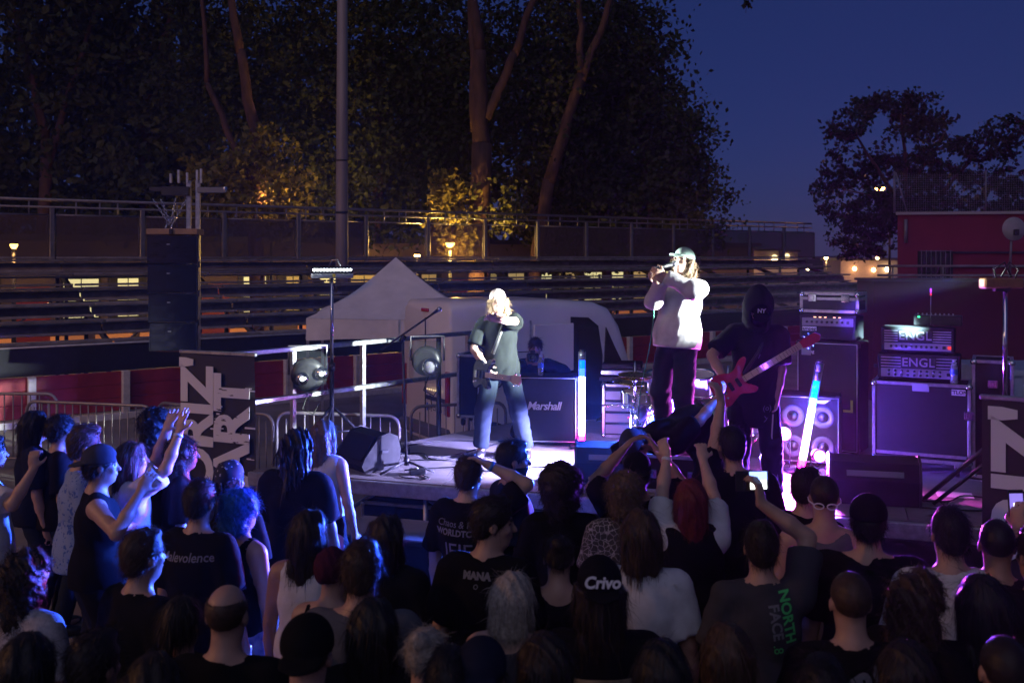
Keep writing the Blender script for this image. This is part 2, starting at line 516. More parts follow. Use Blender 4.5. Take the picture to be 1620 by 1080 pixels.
# --- distant lit blocks on the horizon
m_far = mat('far_render', (0.30, 0.24, 0.22), 0.9, var=0.15)
def far_block(px0, px1, ptop, Y, label, lights):
    a, b = W(px0, ptop, Y), W(px1, ptop, Y)
    t = thing('distant_block', label, 'building', ((a.x + b.x) / 2, Y, 0), 0, 'distant lit blocks')
    w = b.x - a.x
    MB().box((0, 3, a.z / 2), (w, 6, a.z)).build('wall', m_far, t)
    MB().box((0, 3, a.z + .15), (w + .6, 6.6, 0.3)).build('roof', m_dark, t)
    for i, (px, py, r, c) in enumerate(lights):
        q = W(px, py, Y)
        MB().lathe([(0, r), (r * .7, r * .7), (r, 0), (r * .7, -r * .7), (0, -r)], 10, c=(q.x - (a.x + b.x) / 2, -0.4, q.z)).build('wall_lamp', glow('far_lamp_%d' % c, ((1, .5, .18), (1, .72, .35))[c], 14), t)
    for (px, py, r, c) in lights[:1]:
        q = W(px, py, Y)
        lamp('bulb', 'POINT', (q.x - (a.x + b.x) / 2, -2.5, q.z), 220, (1, .5, .2), t, .3)
far_block(1186, 1232, 397, 120, 'low warm-lit block on the horizon right of the singer', [(1185, 404, .35, 0), (1181, 414, .35, 0), (1224, 408, .42, 1)])
far_block(1236, 1262, 399, 130, 'pale lit block on the horizon beside the end of the stand', [(1244, 405, .35, 1), (1277, 424, .3, 1)])
far_block(1330, 1420, 412, 110, 'low dark block behind the right-hand tree with scattered lamps', [(1350, 425, .25, 0), (1386, 408, .2, 0), (1402, 426, .3, 1), (1380, 427, .25, 0)])
# far wooded ridge closing the view behind everything
mb = MB(); prev = None; vs = []
for i in range(61):
    a = math.radians(-62 + 124 * i / 60); R_ = 235 + 10 * math.sin(i * 1.3)
    hgt = 2.9 + 1.1 * math.sin(i * .9) + .8 * math.sin(i * 2.3)
    vs.append((R_ * math.sin(a), R_ * math.cos(a), hgt))
for i in range(60):
    a, b = Vector(vs[i]), Vector(vs[i + 1])
    mb.add([(a.x, a.y, 0), (b.x, b.y, 0), b, a, (a.x * 1.2, a.y * 1.2, a.z * .6), (b.x * 1.2, b.y * 1.2, b.z * .6)], [(0, 1, 2, 3), (3, 2, 5, 4)], 0, True)
tag(mb.build('hills', mat('far_ridge', (0.03, 0.035, 0.04), 0.95)), 'low dark ridge along the horizon', None, None, 'structure')

# ================================================================== trees
def bark(name, c): return mat(name, c, 0.9, var=0.4, vscale=5.0, bump=0.8, bscale=14, stretch=(1, 1, .25))
m_bark = bark('plane_tree_bark', (0.085, 0.042, 0.034))
m_leafA = mat('dark_leaf', (0.030, 0.040, 0.022), 0.8, col2=(0.056, 0.062, 0.030), vscale=0.35, spec=.12)
m_leafB = mat('olive_leaf', (0.060, 0.068, 0.024), 0.8, col2=(0.110, 0.105, 0.034), vscale=0.6, spec=.12)
m_leafG = mat('lamplit_leaf', (0.10, 0.090, 0.024), 0.75, col2=(0.19, 0.155, 0.040), vscale=1.2, spec=.15)  # brighter, yellower leaf with the lamplight put into its colour
m_leafC = mat('acacia_leaf', (0.022, 0.030, 0.022), 0.8, col2=(0.040, 0.048, 0.028), vscale=0.6, spec=.12)

def leaf_mesh(name, blobs, n, size, m, seed, clump=0.55, aspect=0.62, per=28):
    """many small folded leaves gathered in clumps through a crown made of ellipsoids"""
    rg = np.random.default_rng(seed)
    vol = np.array([b[3] * b[4] * b[5] for b in blobs]); vol = vol ** 0.75
    nc = max(1, n // per)
    which = rg.choice(len(blobs), nc, p=vol / vol.sum())
    B = np.array(blobs, float)
    u = rg.normal(size=(nc, 3)); u /= np.linalg.norm(u, axis=1)[:, None]
    rad = rg.random(nc) ** 0.38
    C = B[which, :3] + u * rad[:, None] * B[which, 3:6]
    cs = clump * rg.choice([.45, .6, .8, 1.2], nc)
    pts = np.repeat(C, per, 0) + np.clip(rg.normal(size=(nc * per, 3)), -1.5, 1.5) * np.repeat(cs, per)[:, None] * np.array([1, 1, .62])
    M = len(pts)
    d = rg.normal(size=(M, 3)); d[:, 2] -= .35; d /= np.linalg.norm(d, axis=1)[:, None]
    e = np.cross(d, rg.normal(size=(M, 3))); e /= np.linalg.norm(e, axis=1)[:, None] + 1e-9
    s = size * rg.uniform(.55, 1.35, M)[:, None]
    nrm = np.cross(d, e)
    P = np.stack([pts - d * s * .5, pts + e * s * aspect * .5 + nrm * s * .08, pts + d * s * .5, pts - e * s * aspect * .5 + nrm * s * .08], 1).reshape(-1, 3)
    F = np.arange(M * 4).reshape(M, 4)
    return np_mesh(name, P, F, [m])

def limb(mb, a, b, r0, r1, seed, wob=.07, n=7):
    rg = random.Random(seed); a, b = Vector(a), Vector(b); pts = []; rs = []
    for i in range(n + 1):
        t = i / n
        w = wob * math.sin(math.pi * t)
        pts.append(a.lerp(b, t) + Vector((rg.uniform(-w, w), rg.uniform(-w, w), rg.uniform(-w, w) * .4)))
        rs.append((r0 + (r1 - r0) * t) * .66)
    mb.tube(pts, rs, 9)

def tree(label, loc, limbs, blobs, n, size, mleaf, seed, group='trees behind the stand', clump=.6, per=28, extra=None):
    t = thing('tree', label, 'tree', loc, 0, group)
    mb = MB()
    for i, (a, b, r0, r1) in enumerate(limbs): limb(mb, a, b, r0, r1, seed * 31 + i)
    mb.build('trunk', m_bark, t)
    link('crown', leaf_mesh('crown', blobs, n, size, mleaf, seed, clump, per=per), t)
    if extra:
        for (bl, nn, ss, ml) in extra:
            link('low_foliage', leaf_mesh('low_foliage', bl, nn, ss, ml, seed + 77, .28, per=16), t)
    return t

def at0(px, Y): return ((px - 810) / FPX * Y, Y, 0)
# left dark pair
tree('dark tree filling the upper left corner above the stand', at0(60, 34), [((0, 0, 0), (.3, 0, 7), .4, .28), ((.3, 0, 7), (-1.5, .5, 13), .26, .1), ((.3, 0, 6), (2, .3, 12), .22, .08)],
     [(-.5, 0, 10, 4.2, 3, 4.5), (2.8, 1, 6, 3, 2.5, 3), (-3, 1, 6, 2.6, 2.5, 2.6), (0, -1, 13.2, 3.0, 2.0, 1.6)], 12000, .30, m_leafA, 3)
tree('dark tree behind the speaker tower', at0(235, 36), [((0, 0, 0), (-.2, 0, 8), .42, .3), ((-.2, 0, 8), (1.4, 0, 14), .26, .1)],
     [(0, 0, 10, 4.4, 3, 4.8), (.5, 0.5, 4.6, 3.2, 2, 2.4), (-2.5, 0, 12, 2.5, 2, 2.5)], 11000, .30, m_leafA, 4)
tree('tree with a lit reddish trunk left of the tall mast and golden-lit low leaves', at0(398, 31.5),
     [((0.15, 0, 0), (0.25, 0, 6.2), .40, .34), ((.25, 0, 6.0), (-.35, 0, 9.5), .30, .22), ((-.35, 0, 9.4), (-1.0, .3, 13.5), .22, .12), ((0.2, 0, 5.0), (-1.5, .3, 8.5), .20, .13), ((-1.5, .3, 8.4), (-1.75, .4, 13), .13, .08)],
     [(.3, 2.4, 10, 4.0, 1.6, 3.6), (2.0, 1.8, 6.5, 1.8, 1.5, 2.5), (-2.2, 1.6, 8.6, 1.6, 1.4, 1.6)], 12500, .21, m_leafA, 5,
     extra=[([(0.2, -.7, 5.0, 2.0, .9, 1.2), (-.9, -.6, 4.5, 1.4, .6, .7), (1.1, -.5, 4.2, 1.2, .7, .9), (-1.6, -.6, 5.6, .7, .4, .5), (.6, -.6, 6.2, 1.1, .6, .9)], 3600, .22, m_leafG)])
tree('tall dark tree right behind the pale mast', at0(590, 40), [((0, 0, 0), (.3, 0, 9), .4, .28), ((.3, 0, 9), (-.6, 0, 15), .25, .1)],
     [(0, 0, 10.5, 4.4, 3, 5.2), (-1, 0, 5, 3.6, 2, 2.8), (2, 0.5, 7, 2.6, 2, 3)], 12000, .30, m_leafA, 6)
tree('large forked tree with reddish lit trunk above the golden-lit bush', at0(757, 32),
     [((0, 0, 0), (0.1, 0, 6.6), .58, .50), ((.1, 0, 6.3), (.05, 0, 9.6), .46, .30), ((.05, 0, 9.5), (-.35, .2, 13.5), .27, .18), ((.25, 0, 7.4), (1.15, 0, 9.5), .24, .20), ((1.15, 0, 9.45), (2.15, .2, 12.3), .19, .14), ((-.1, 0, 7), (-.3, .3, 12.5), .24, .14)],
     [(.5, 3.0, 10, 4.2, 1.5, 4.0), (-2, 2.5, 7.5, 2.0, 1.5, 2.6), (2.6, 3.2, 7, 1.6, 1.2, 2.5)], 12500, .21, m_leafA, 7,
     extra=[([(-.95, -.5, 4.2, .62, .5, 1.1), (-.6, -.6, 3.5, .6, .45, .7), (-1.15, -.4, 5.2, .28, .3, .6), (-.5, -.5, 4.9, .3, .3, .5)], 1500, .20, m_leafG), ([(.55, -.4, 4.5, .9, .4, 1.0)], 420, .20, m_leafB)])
tree('tree with a slanting pale trunk leaning right against the dusk sky', at0(845, 34),
     [((-.3, 0, 0), (.5, 0, 5.6), .36, .33), ((.5, 0, 5.5), (1.62, 0, 9.2), .33, .26), ((1.6, 0, 9.1), (1.55, 0, 13), .20, .12), ((1.62, 0, 9.0), (2.9, .2, 12.6), .22, .14)],
     [(2.2, 3.0, 10.4, 3.4, 1.6, 3.4), (4.0, 2.6, 7.0, 2.4, 1.6, 2.6), (1.8, 2.6, 5.2, 2.2, 1.4, 2.0)], 13000, .21, m_leafA, 8)
tree('rounded tree at the right end of the wood, edged by the sky', at0(1040, 38),
     [((0, 0, 0), (-.4, 0, 6), .36, .28), ((-.4, 0, 6), (-1, 0, 11), .24, .1), ((-.4, 0, 5), (1.6, 0, 8.5), .2, .08)],
     [(-1.1, 0, 7.4, 2.7, 2.2, 3.0), (-2.0, 0, 10.6, 1.9, 1.8, 1.9), (0.8, 0, 4.6, 2.1, 2.0, 2.4), (.95, 0, 7.6, 1.15, 1.2, 1.5), (1.3, 0, 6.0, 1.05, 1.2, 1.4), (-3.2, 0, 4.6, 2.4, 2, 2.6)], 26000, .18, m_leafB, 9, clump=.42)
tree('dark tree between the slanting trunk and the rounded tree', at0(960, 44), [((0, 0, 0), (0, 0, 9), .38, .26), ((0, 0, 9), (.5, 0, 14), .24, .1)],
     [(0, 0, 10.4, 3.6, 2.5, 4.2), (0.6, 0, 5.0, 3.4, 2, 3.0)], 10000, .30, m_leafA, 10)
for i, (px, Y, hh) in enumerate(((-40, 52, 15), (140, 54, 16), (330, 50, 17), (470, 55, 17), (680, 52, 18), (860, 53, 17))):
    tree(('far dark tree at the left edge of the wood', 'far dark tree behind the upper left of the stand', 'far dark tree between the speaker tower and the lit trunk', 'far dark tree left of the tall mast', 'far dark tree behind the forked trunk', 'far dark tree behind the slanting trunk')[i],
         at0(px, Y), [((0, 0, 0), (0.2, 0, hh * .6), .4, .2), ((.2, 0, hh * .6), (0, 0, hh * .9), .2, .08)],
         [(0, 0, hh * .62, 5.2, 3, hh * .34), (1, 0, hh * .28, 4.6, 2.5, hh * .2)], 7500, .40, m_leafA, 20 + i, clump=.8)
# acacia-like tree on the right, leaves in flat feathery tiers
sR = 42.0
def tp(px, py): 
    q = W(px, py, sR); return (q.x - at0(1440, sR)[0], 0.0, q.z)
tiers = [(1425, 165, 62, 22), (1350, 190, 42, 20), (1475, 185, 50, 22), (1330, 215, 36, 16), (1395, 160, 40, 15), (1440, 205, 50, 20), (1500, 205, 36, 24), (1570, 215, 55, 26), (1545, 240, 60, 24), (1350, 235, 26, 18), (1480, 245, 55, 22), (1400, 245, 42, 16),
         (1370, 275, 60, 18), (1320, 300, 40, 16), (1430, 265, 60, 22), (1500, 275, 60, 22), (1420, 315, 75, 26), (1340, 330, 50, 22), (1310, 322, 25, 12), (1480, 330, 80, 30), (1350, 365, 55, 26), (1420, 365, 80, 28), (1370, 395, 60, 22), (1570, 290, 50, 24), (1600, 310, 50, 30), (1400, 340, 70, 30), (1460, 290, 60, 24)]
bl = []
for (a, b, rw, rh) in tiers:
    q = tp(a, b); bl.append((q[0], RND.uniform(-1.5, 1.5), q[2], rw * sR / FPX, rw * sR / FPX * .7, rh * sR / FPX))
lb = [((0.2, 0, 0), tp(1440, 360), .30, .24), (tp(1440, 365), tp(1425, 180), .22, .06), (tp(1440, 350), tp(1345, 200), .18, .05), (tp(1440, 355), tp(1565, 225), .18, .05), (tp(1430, 320), tp(1335, 300), .10, .04), (tp(1440, 300), tp(1500, 200), .10, .04)]
tree('feathery dark tree standing alone against the blue sky on the right', at0(1440, sR), lb, bl, 15000, .22, m_leafC, 40, 'trees on the right', clump=.30, per=22)
tree('dark bush at the right edge beyond the red building', at0(1640, 36), [((0, 0, 0), (0, 0, 3.4), .2, .08)], [(0, 0, 4.6, 1.8, 1.4, 1.2), (-.4, 0, 3.6, 1.6, 1.4, 1.4)], 2600, .20, m_leafC, 41, 'trees on the right', clump=.3)
# twig hanging into the top of the frame from a tree over the camera's right
tw = thing('twig', 'small leafy twig hanging into the top of the frame against the sky', 'twig', W(1180, -14, 20))
MB().tube([(0, 0, .5), (.02, 0, .15), (0.0, 0, -.45)], [.012, .01, .004], 6).build('stem', m_bark, tw)
link('leaves', leaf_mesh('leaves', [(0, 0, -.02, .16, .1, .12), (.0, 0, -.30, .1, .08, .1)], 80, .14, m_leafC, 44, .05, per=10), tw)
# ================================================================== stage
ZS = 0.9
A = Vector((-2.55, 9.78, 0)); U = Vector((0.9505, -0.3107, 0)); Vv = Vector((0.3107, 0.9505, 0))
STROT = math.atan2(U.y, U.x)
m_deck = mat('scuffed_stage_ply', (0.13, 0.115, 0.11), 0.55, col2=(0.25, 0.225, 0.215), vscale=1.6, bump=0.25, bscale=55, stretch=(1, 2.6, 1), rnd=.12)
m_black = mat('black_cloth', (0.010, 0.010, 0.012), 0.9, var=0.3)
m_blackp = mat('black_plastic', (0.016, 0.016, 0.018), 0.38, var=0.25, vscale=20, bump=.05, bscale=200)
m_tolex = mat('black_tolex', (0.011, 0.011, 0.013), 0.7, spec=.2, bump=0.35, bscale=320, var=.2, vscale=12)
m_grille = mat('black_grille_cloth', (0.011, 0.011, 0.014), 0.85, spec=.15, bump=0.4, bscale=400, var=.2, vscale=30)
m_alu = mat('scratched_aluminium', (0.50, 0.51, 0.53), 0.36, 0.9, var=0.22, vscale=18)
m_chrome = mat('chrome', (0.75, 0.75, 0.78), 0.10, 1.0, var=.08)
m_print = mat('white_print', (0.62, 0.62, 0.63), 0.6)
m_cable = mat('black_cable', (0.012, 0.012, 0.012), 0.55)

def clip(poly, a, b):
    out = []
    for i in range(len(poly)):
        p, q = poly[i], poly[(i + 1) % len(poly)]
        sp = (b[0] - a[0]) * (p[1] - a[1]) - (b[1] - a[1]) * (p[0] - a[0])
        sq = (b[0] - a[0]) * (q[1] - a[1]) - (b[1] - a[1]) * (q[0] - a[0])
        if sp >= 0: out.append(p)
        if sp * sq < 0:
            t = sp / (sp - sq); out.append((p[0] + (q[0] - p[0]) * t, p[1] + (q[1] - p[1]) * t))
    return out
stage = thing('stage', 'low open-air stage of plywood decks on a scaffold frame', 'stage', A, STROT)
CORN = [(0, 0), (8.6, 0), (8.6, 3.9), (1.75, 3.9)]
for i in range(5):
    for j in range(4):
        g_ = .004
        poly = [(i * 2 + g_, j + g_), (i * 2 + 2 - g_, j + g_), (i * 2 + 2 - g_, j + 1 - g_), (i * 2 + g_, j + 1 - g_)]
        for e in range(4): poly = clip(poly, CORN[e], CORN[(e + 1) % 4]) if poly else []
        if len(poly) >= 3:
            MB().prism(poly, (0, 0, ZS - .03 + RND.uniform(-.003, .0)), (1, 0, 0), (0, 1, 0), (0, 0, 1), .03).build('deck_panel', m_deck, stage)
MB().beam((-.02, -.03, ZS - .075), (8.6, -.03, ZS - .075), .05, .13, bev=.006).build('front_beam', m_alu, stage)
MB().beam((-.02, 0.0, ZS - .10), (1.73, 3.9, ZS - .10), .05, .13, bev=.006).build('side_beam', m_alu, stage)
leg = MB().tube([(0, 0, 0), (0, 0, ZS - .1)], .026, 8).mesh('leg', m_steel)
for i in range(6):
    for j in range(4):
        if j * 1.2 <= 3.9 and i * 1.7 + .1 >= j * 1.2 * 1.75 / 3.9:
            o = link('leg', leg, stage); o.location = (i * 1.7 + .1, j * 1.2 + .1, 0)
for (x0, x1, y) in ((.15, 1.2, .12), (1.2, .15, 1.2), (.15, 1.5, 1.3), (1.7, 3.2, .12), (4.8, 3.6, .12)):
    MB().tube([(x0, y, ZS - .12), (x1, y, 0.06)], .024, 8).build('brace', m_steel, stage)

# --- guard rail on the stage's left side
ra, rb = Vector((-3.02, 10.3, 0)), Vector((-.55, 13.4, 0))
rail = thing('guard_rail', 'aluminium guard rail along the left side of the stage', 'railing', ra, math.atan2(rb.y - ra.y, rb.x - ra.x))
RL = (rb - ra).length
for z in (1.97, 1.44): MB().beam((0, 0, z), (RL, 0, z), .055, .055, bev=.008).build('rail_bar', m_alu, rail)
for x in (0.0, 1.0, 2.05, RL): MB().box((x, 0.06, 1.2), (.05, .05, 1.5)).build('rail_post', m_alu, rail)

# ------------------------------------------------------------------ generic stage gear
def roadcase(t, w, d, h, bev=.004, latches=((-.3, .8), (.3, .8)), split=None, skin=None):
    """flight case parts in t's frame: base centre at origin, front -y"""
    MB().box((0, 0, h / 2), (w - .02, d - .02, h - .02), bev=bev).build('panel', skin or m_tolex, t)
    e = .032
    mb = MB()
    for sx in (-1, 1):
        for sy in (-1, 1):
            mb.box((sx * (w / 2 - e / 2), sy * (d / 2 - e / 2), h / 2), (e, e, h), bev=.004)
    for sz in (e / 2, h - e / 2):
        for sy in (-1, 1): mb.box((0, sy * (d / 2 - e / 2), sz), (w - 2 * e, e, e), bev=.004)
        for sx in (-1, 1): mb.box((sx * (w / 2 - e / 2), 0, sz), (e, d - 2 * e, e), bev=.004)
    if split:
        mb.box((0, -d / 2 + .006, split), (w - 2 * e, .02, .03), bev=.003); mb.box((w / 2 - .006, 0, split), (.02, d - 2 * e, .03), bev=.003); mb.box((-w / 2 + .006, 0, split), (.02, d - 2 * e, .03), bev=.003)
    mb.build('edge_trim', m_alu, t)
    ball = MB().lathe([(0, .035), (.022, .026), (.034, .008), (.034, -.01), (.02, -.03), (0, -.034)], 10).mesh('corner', m_chrome)
    for sx in (-1, 1):
        for sz in (.022, h - .022):
            o = link('corner', ball, t); o.location = (sx * (w / 2 - .02), -d / 2 + .02, sz)
    lat = MB().box((0, 0, 0), (.09, .02, .08), bev=.006).box((0, -.012, 0), (.045, .012, .05), bev=.004).mesh('latch', m_chrome)
    for (fx, fz) in latches:
        o = link('latch', lat, t); o.location = (fx * w, -d / 2 - .004, fz * h)

def wedge(px_loc, rz, label, w=.62, s=1.0):
    t = thing('monitor_wedge', label, 'monitor', px_loc, rz, 'stage monitor wedges')
    prof = [(-.20, 0), (.20, 0), (.235, .07), (.20, .15), (.03, .355), (-.09, .385), (-.19, .34), (-.225, .20)]
    prof = [(a * s, b * s) for a, b in prof]
    MB().prism(prof, (-w / 2 + .02, 0, 0), (0, 1, 0), (0, 0, 1), (1, 0, 0), w - .04).build('cabinet', m_tolex, t)
    for sx in (-1, 1):
        sc = [(a * 1.03, .012 + (b - .012) * 1.03) for a, b in prof]
        x0 = -w / 2 if sx < 0 else w / 2 - .02
        ck = MB().prism(sc, (x0, 0, 0), (0, 1, 0), (0, 0, 1), (1, 0, 0), .02).build('side_cheek', m_blackp, t)
        MB().box((sx * (w / 2 + .001), -.02 * s, .2 * s), (.012, .10, .035), bev=.004).build('handle', m_dark, ck)
    a, b = Vector((0, .215 * s, .115 * s)), Vector((0, .045 * s, .345 * s))
    nrm = Vector((0, .77, .64))
    MB().beam(a + nrm * .012, b + nrm * .012, w - .08, .012, up=nrm).build('grille', m_grille, t)
    MB().box((0, -.212 * s, .255 * s), (w * .62, .012, .05), bev=.003, R=Matrix.Rotation(math.radians(-12), 3, 'X')).build('label_strip', mat('grey_strip', (.22, .21, .23), .6), t)
    return t
p = W(585, 745, Yz(745, ZS)); wedge((p.x - .06, p.y + .24, ZS), math.radians(128), 'black monitor wedge on the left stage edge behind the long-haired woman', .58, .92)
p = W(1395, 800, Yz(800, ZS)); wedge((p.x, p.y + .22, ZS), math.radians(-14), 'black monitor wedge at stage right with grey strip along its back', .74, 1.05)
p = W(975, 770, Yz(770, ZS)); wedge((p.x, p.y + .26, ZS), math.radians(-8), 'black monitor wedge at centre stage behind the stage diver', .70, 1.0)

# riser that carries the singer
p = W(1072, 720, 9.0)
rs = thing('riser_box', 'black riser box the singer stands on at centre stage', 'riser', (p.x, 9.05, ZS), STROT)
roadcase(rs, .72, .55, .34, latches=((-.25, .5), (.25, .5)))

# ------------------------------------------------------------------ amplifiers
AMPROT = math.radians(-26)
def cabinet(name, label, loc, rz, w, d, h, feet=.03, piping=True, cat='speaker cabinet'):
    t = thing(name, label, cat, loc, rz)
    MB().box((0, 0, feet + h / 2), (w, d, h), bev=.012).build('cabinet', m_tolex, t)
    MB().box((0, -d / 2 + .001, feet + h / 2), (w - .055, .012, h - .055), bev=.004).build('grille', m_grille, t)
    mb = MB(); z0, z1, x = feet + .02, feet + h - .02, w / 2 - .02
    y = -d / 2 - .005
    for (a, b) in (((-x, y, z0), (x, y, z0)), ((-x, y, z1), (x, y, z1)), ((-x, y, z0), (-x, y, z1)), ((x, y, z0), (x, y, z1))): mb.tube([a, b], .0045, 6)
    mb.build('piping', mat('white_piping', (.42, .42, .43), .5), t)
    mb = MB()
    for sx in (-1, 1):
        for sz in (feet + .03, feet + h - .03):
            mb.box((sx * (w / 2 - .026), -d / 2 + .026, sz), (.06, .06, .066), bev=.014)
    mb.build('corner_protectors', m_blackp, t)
    ft = MB().lathe([(.025, 0), (.022, feet + .002)], 10).mesh('foot', m_blackp)
    for sx in (-1, 1):
        for sy in (-1, 1):
            o = link('foot', ft, t); o.location = (sx * (w / 2 - .07), sy * (d / 2 - .06), 0)
    return t
def front_M(x, y, z): return frame((x, y, z), (1, 0, 0), (0, 0, 1))

# guitar cabinet left of centre
p = W(866, 705, 11.0)
mc = cabinet('guitar_cabinet', 'black guitar cabinet with white script logo behind the guitarist', (p.x, 11.2, ZS), math.radians(-6), .70, .36, .74)
text_obj('logo', 'Marshall', mc, m_print, front_M(-.02, -.191, .44), .125, bold=.002, shear=.25, extrude=.004, spacing=.9)
wb = lambda loc, label: None
m_pet = mat('clear_bottle_plastic', (.75, .82, .9), .12, trans=.75, spec=.5)
m_blue = mat('blue_label', (.05, .14, .5), .5)
def bottle(loc, label):
    t = thing('water_bottle', label, 'bottle', loc, 0, 'water bottles on the amps')
    MB().lathe([(0, 0), (.031, 0), (.033, .01), (.031, .05), (.033, .07), (.033, .15), (.028, .175), (.013, .2), (.013, .212), (0, .212)], 16).build('bottle_body', m_pet, t)
    MB().lathe([(.0338, .085), (.0338, .135)], 16).build('label', m_blue, t)
    MB().lathe([(.015, .205), (.015, .226), (0, .226)], 12).build('cap', mat('cap_white', (.6, .62, .7), .5), t)
bottle((p.x - .07, 11.12, ZS + .77), 'clear water bottle on top of the guitar cabinet by the photographer')

# bass stack
loc8 = Vector((3.46, 10.75, ZS))
AMPROT8 = math.radians(-33)
c8 = cabinet('bass_cabinet', 'tall black bass cabinet under the amplifier head at stage right', loc8, AMPROT8, .66, .41, 1.16)
text_obj('badge_text', 'ampeg', c8, m_print, front_M(-.2, -.213, 1.08), .05, extrude=.003)
MB().box((-.22, -.214, 1.10), (.10, .008, .12), bev=.002).build('badge', mat('grey_badge', (.2, .2, .24), .5), c8)
MB().prism([(0, 0), (.10, 0), (.10, .13), (.075, .13), (.075, .025), (0, .025)], (.17, -.2145, .46), (1, 0, 0), (0, 0, 1), (0, -1, 0), .003).build('tape_mark', mat('lime_tape', (.42, .62, .05), .6), c8)
hd = thing('amplifier_head', 'bass amplifier head with knobs standing on the tall bass cabinet', 'amplifier', loc8 + Vector((-.01, 0, 1.195)), AMPROT8)
def amp_head(t, w, d, h, panel_z, panel_h, pm, knobs, lines=0, logo=None, logo_p=None, logo_s=.1, rows=1):
    MB().box((0, 0, h / 2 + .012), (w, d, h), bev=.012).build('housing', m_tolex, t)
    MB().box((0, -d / 2 + .002, panel_z), (w - .06, .014, panel_h), bev=.003).build('control_panel', pm, t)
    kb = MB().lathe([(.013, 0), (.012, .018), (0, .019)], 10, R=Matrix.Rotation(math.radians(90), 3, 'X')).mesh('knob', m_blackp)
    for r_ in range(rows):
        for i in range(knobs):
            o = link('knob', kb, t); o.location = (-w * .36 + w * .62 * i / (knobs - 1), -d / 2 - .004, panel_z + (r_ - (rows - 1) / 2) * panel_h * .45)
    sw = MB().box((0, 0, 0), (.03, .016, .03), bev=.003)
    o = sw.build('switch', m_blackp, t); o.location = (w * .36, -d / 2 - .006, panel_z)
    for i in range(lines):
        z = panel_z + panel_h / 2 + .018 + i * (h - panel_h - .05) / max(1, lines)
        MB().box((0, -d / 2 - .002, z), (w - .06, .012, .011)).build('trim_bar', m_alu, t)
    if logo and lines: MB().box((logo_p[0], logo_p[1] + .006, logo_p[2]), (logo_s * 2.75, .012, logo_s * .95), bev=.003).build('logo_plate', m_blackp, t)
    if logo: text_obj('logo', logo, t, m_alu if lines else m_print, front_M(*logo_p), logo_s, bold=.0015, extrude=.006, spacing=1.05)
    ft = MB().lathe([(.02, 0), (.018, .014)], 8).mesh('foot', m_blackp)
    for sx in (-1, 1):
        for sy in (-1, 1):
            o = link('foot', ft, t); o.location = (sx * (w / 2 - .06), sy * (d / 2 - .05), 0)
m_pgrey = mat('grey_amp_panel', (.20, .20, .22), .45, .3)
m_psil = mat('silver_amp_panel', (.36, .36, .38), .4, .6)
amp_head(hd, .60, .32, .27, .20, .085, m_pgrey, 8)
MB().box((0, -.158, .09), (.54, .01, .13), bev=.003).build('lower_grille', m_grille, hd)
MB().box((-.19, -.165, .125), (.15, .008, .045), bev=.002).build('badge', m_print, hd)
text_obj('badge_text', 'ampeg', hd, m_blackp, front_M(-.19, -.1715, .125), .055, bold=.0015, extrude=.001)
for i in range(5): MB().box((-.13 + i * .055 + (.04 if i > 2 else 0), -.168, .252), (.025, .006, .008)).build('indicator', glow('amber_led', (1, .45, .3), 3), hd)
rc = thing('road_case', 'small black road case with aluminium edges on top of the bass amplifier', 'case', loc8 + Vector((.01, 0, 1.495)), AMPROT8, 'flight cases')
roadcase(rc, .62, .36, .22, latches=((-.28, .72), (.28, .72)), split=.15)
# small bass cabinet in front, cones showing through the grille
loc4 = Vector((3.02, 10.12, ZS))
c4 = cabinet('small_bass_cabinet', 'small bass cabinet with pale speaker cones behind the tilted light tube', loc4, AMPROT + .1, .62, .38, .68)
m_cone = mat('grey_cone', (.05, .05, .07), .5)
for sx in (-1, 1):
    for z in (.20, .50):
        cn = MB().lathe([(.112, -.004), (.110, .004), (.095, .006), (.06, -.0), (.057, -.002)], 24, c=(sx * .145, -.197, z), R=Matrix.Rotation(math.radians(90), 3, 'X')).build('cone', m_cone, c4)
        MB().lathe([(.045, 0), (.035, .012), (0, .02)], 16, c=(sx * .145, -.197, z), R=Matrix.Rotation(math.radians(90), 3, 'X')).build('dust_cap', m_blackp, cn)
MB().prism([(0, 0), (.22, .02), (.16, -.02), (.01, -.02)], (.0, -.197, .655), (1, 0, 0), (0, 0, 1), (0, -1, 0), .004).build('badge', m_print, c4)

# guitar stack at the far right of the stage
locE = Vector((4.02, 9.75, ZS))
ec = thing('guitar_flight_case', 'large black flight case cabinet on castors carrying two amplifier heads', 'case', locE, AMPROT, 'flight cases')
EW, ED, EH, CZ = .88, .52, .76, .13
sub = []
mbm = ec
def shifted_case(t, w, d, h, z):
    before = set(t.children)
    roadcase(t, w, d, h, latches=((.5 - .02, .62),))
    for c in t.children:
        if c not in before: c.location.z += z
shifted_case(ec, EW, ED, EH, CZ)
MB().box((0, -ED / 2 - .002, CZ + EH - .045), (.15, .01, .075), bev=.003).build('tape_patch', mat('grey_tape', (.30, .29, .32), .7), ec)
lb_ = MB().box((.33, -ED / 2 - .003, CZ + EH - .075), (.12, .008, .055), bev=.002).build('badge', m_print, ec)
text_obj('badge_text', 'TTLON', ec, m_blackp, front_M(.33, -ED / 2 - .009, CZ + EH - .075), .048, bold=.0015, extrude=.001)
MB().box((0, -ED / 2 - .001, CZ + .075), (EW - .08, .014, .028)).build('lower_bar', m_alu, ec)
cst = MB().lathe([(.0, -.02), (.042, -.02), (.048, -.012), (.048, .012), (.042, .02), (0, .02)], 14, R=Matrix.Rotation(math.radians(90), 3, 'Y'), c=(0, 0, .048)).box((0, .02, .1), (.06, .07, .05), 1, .006).mesh('castor', [m_blackp, m_alu])
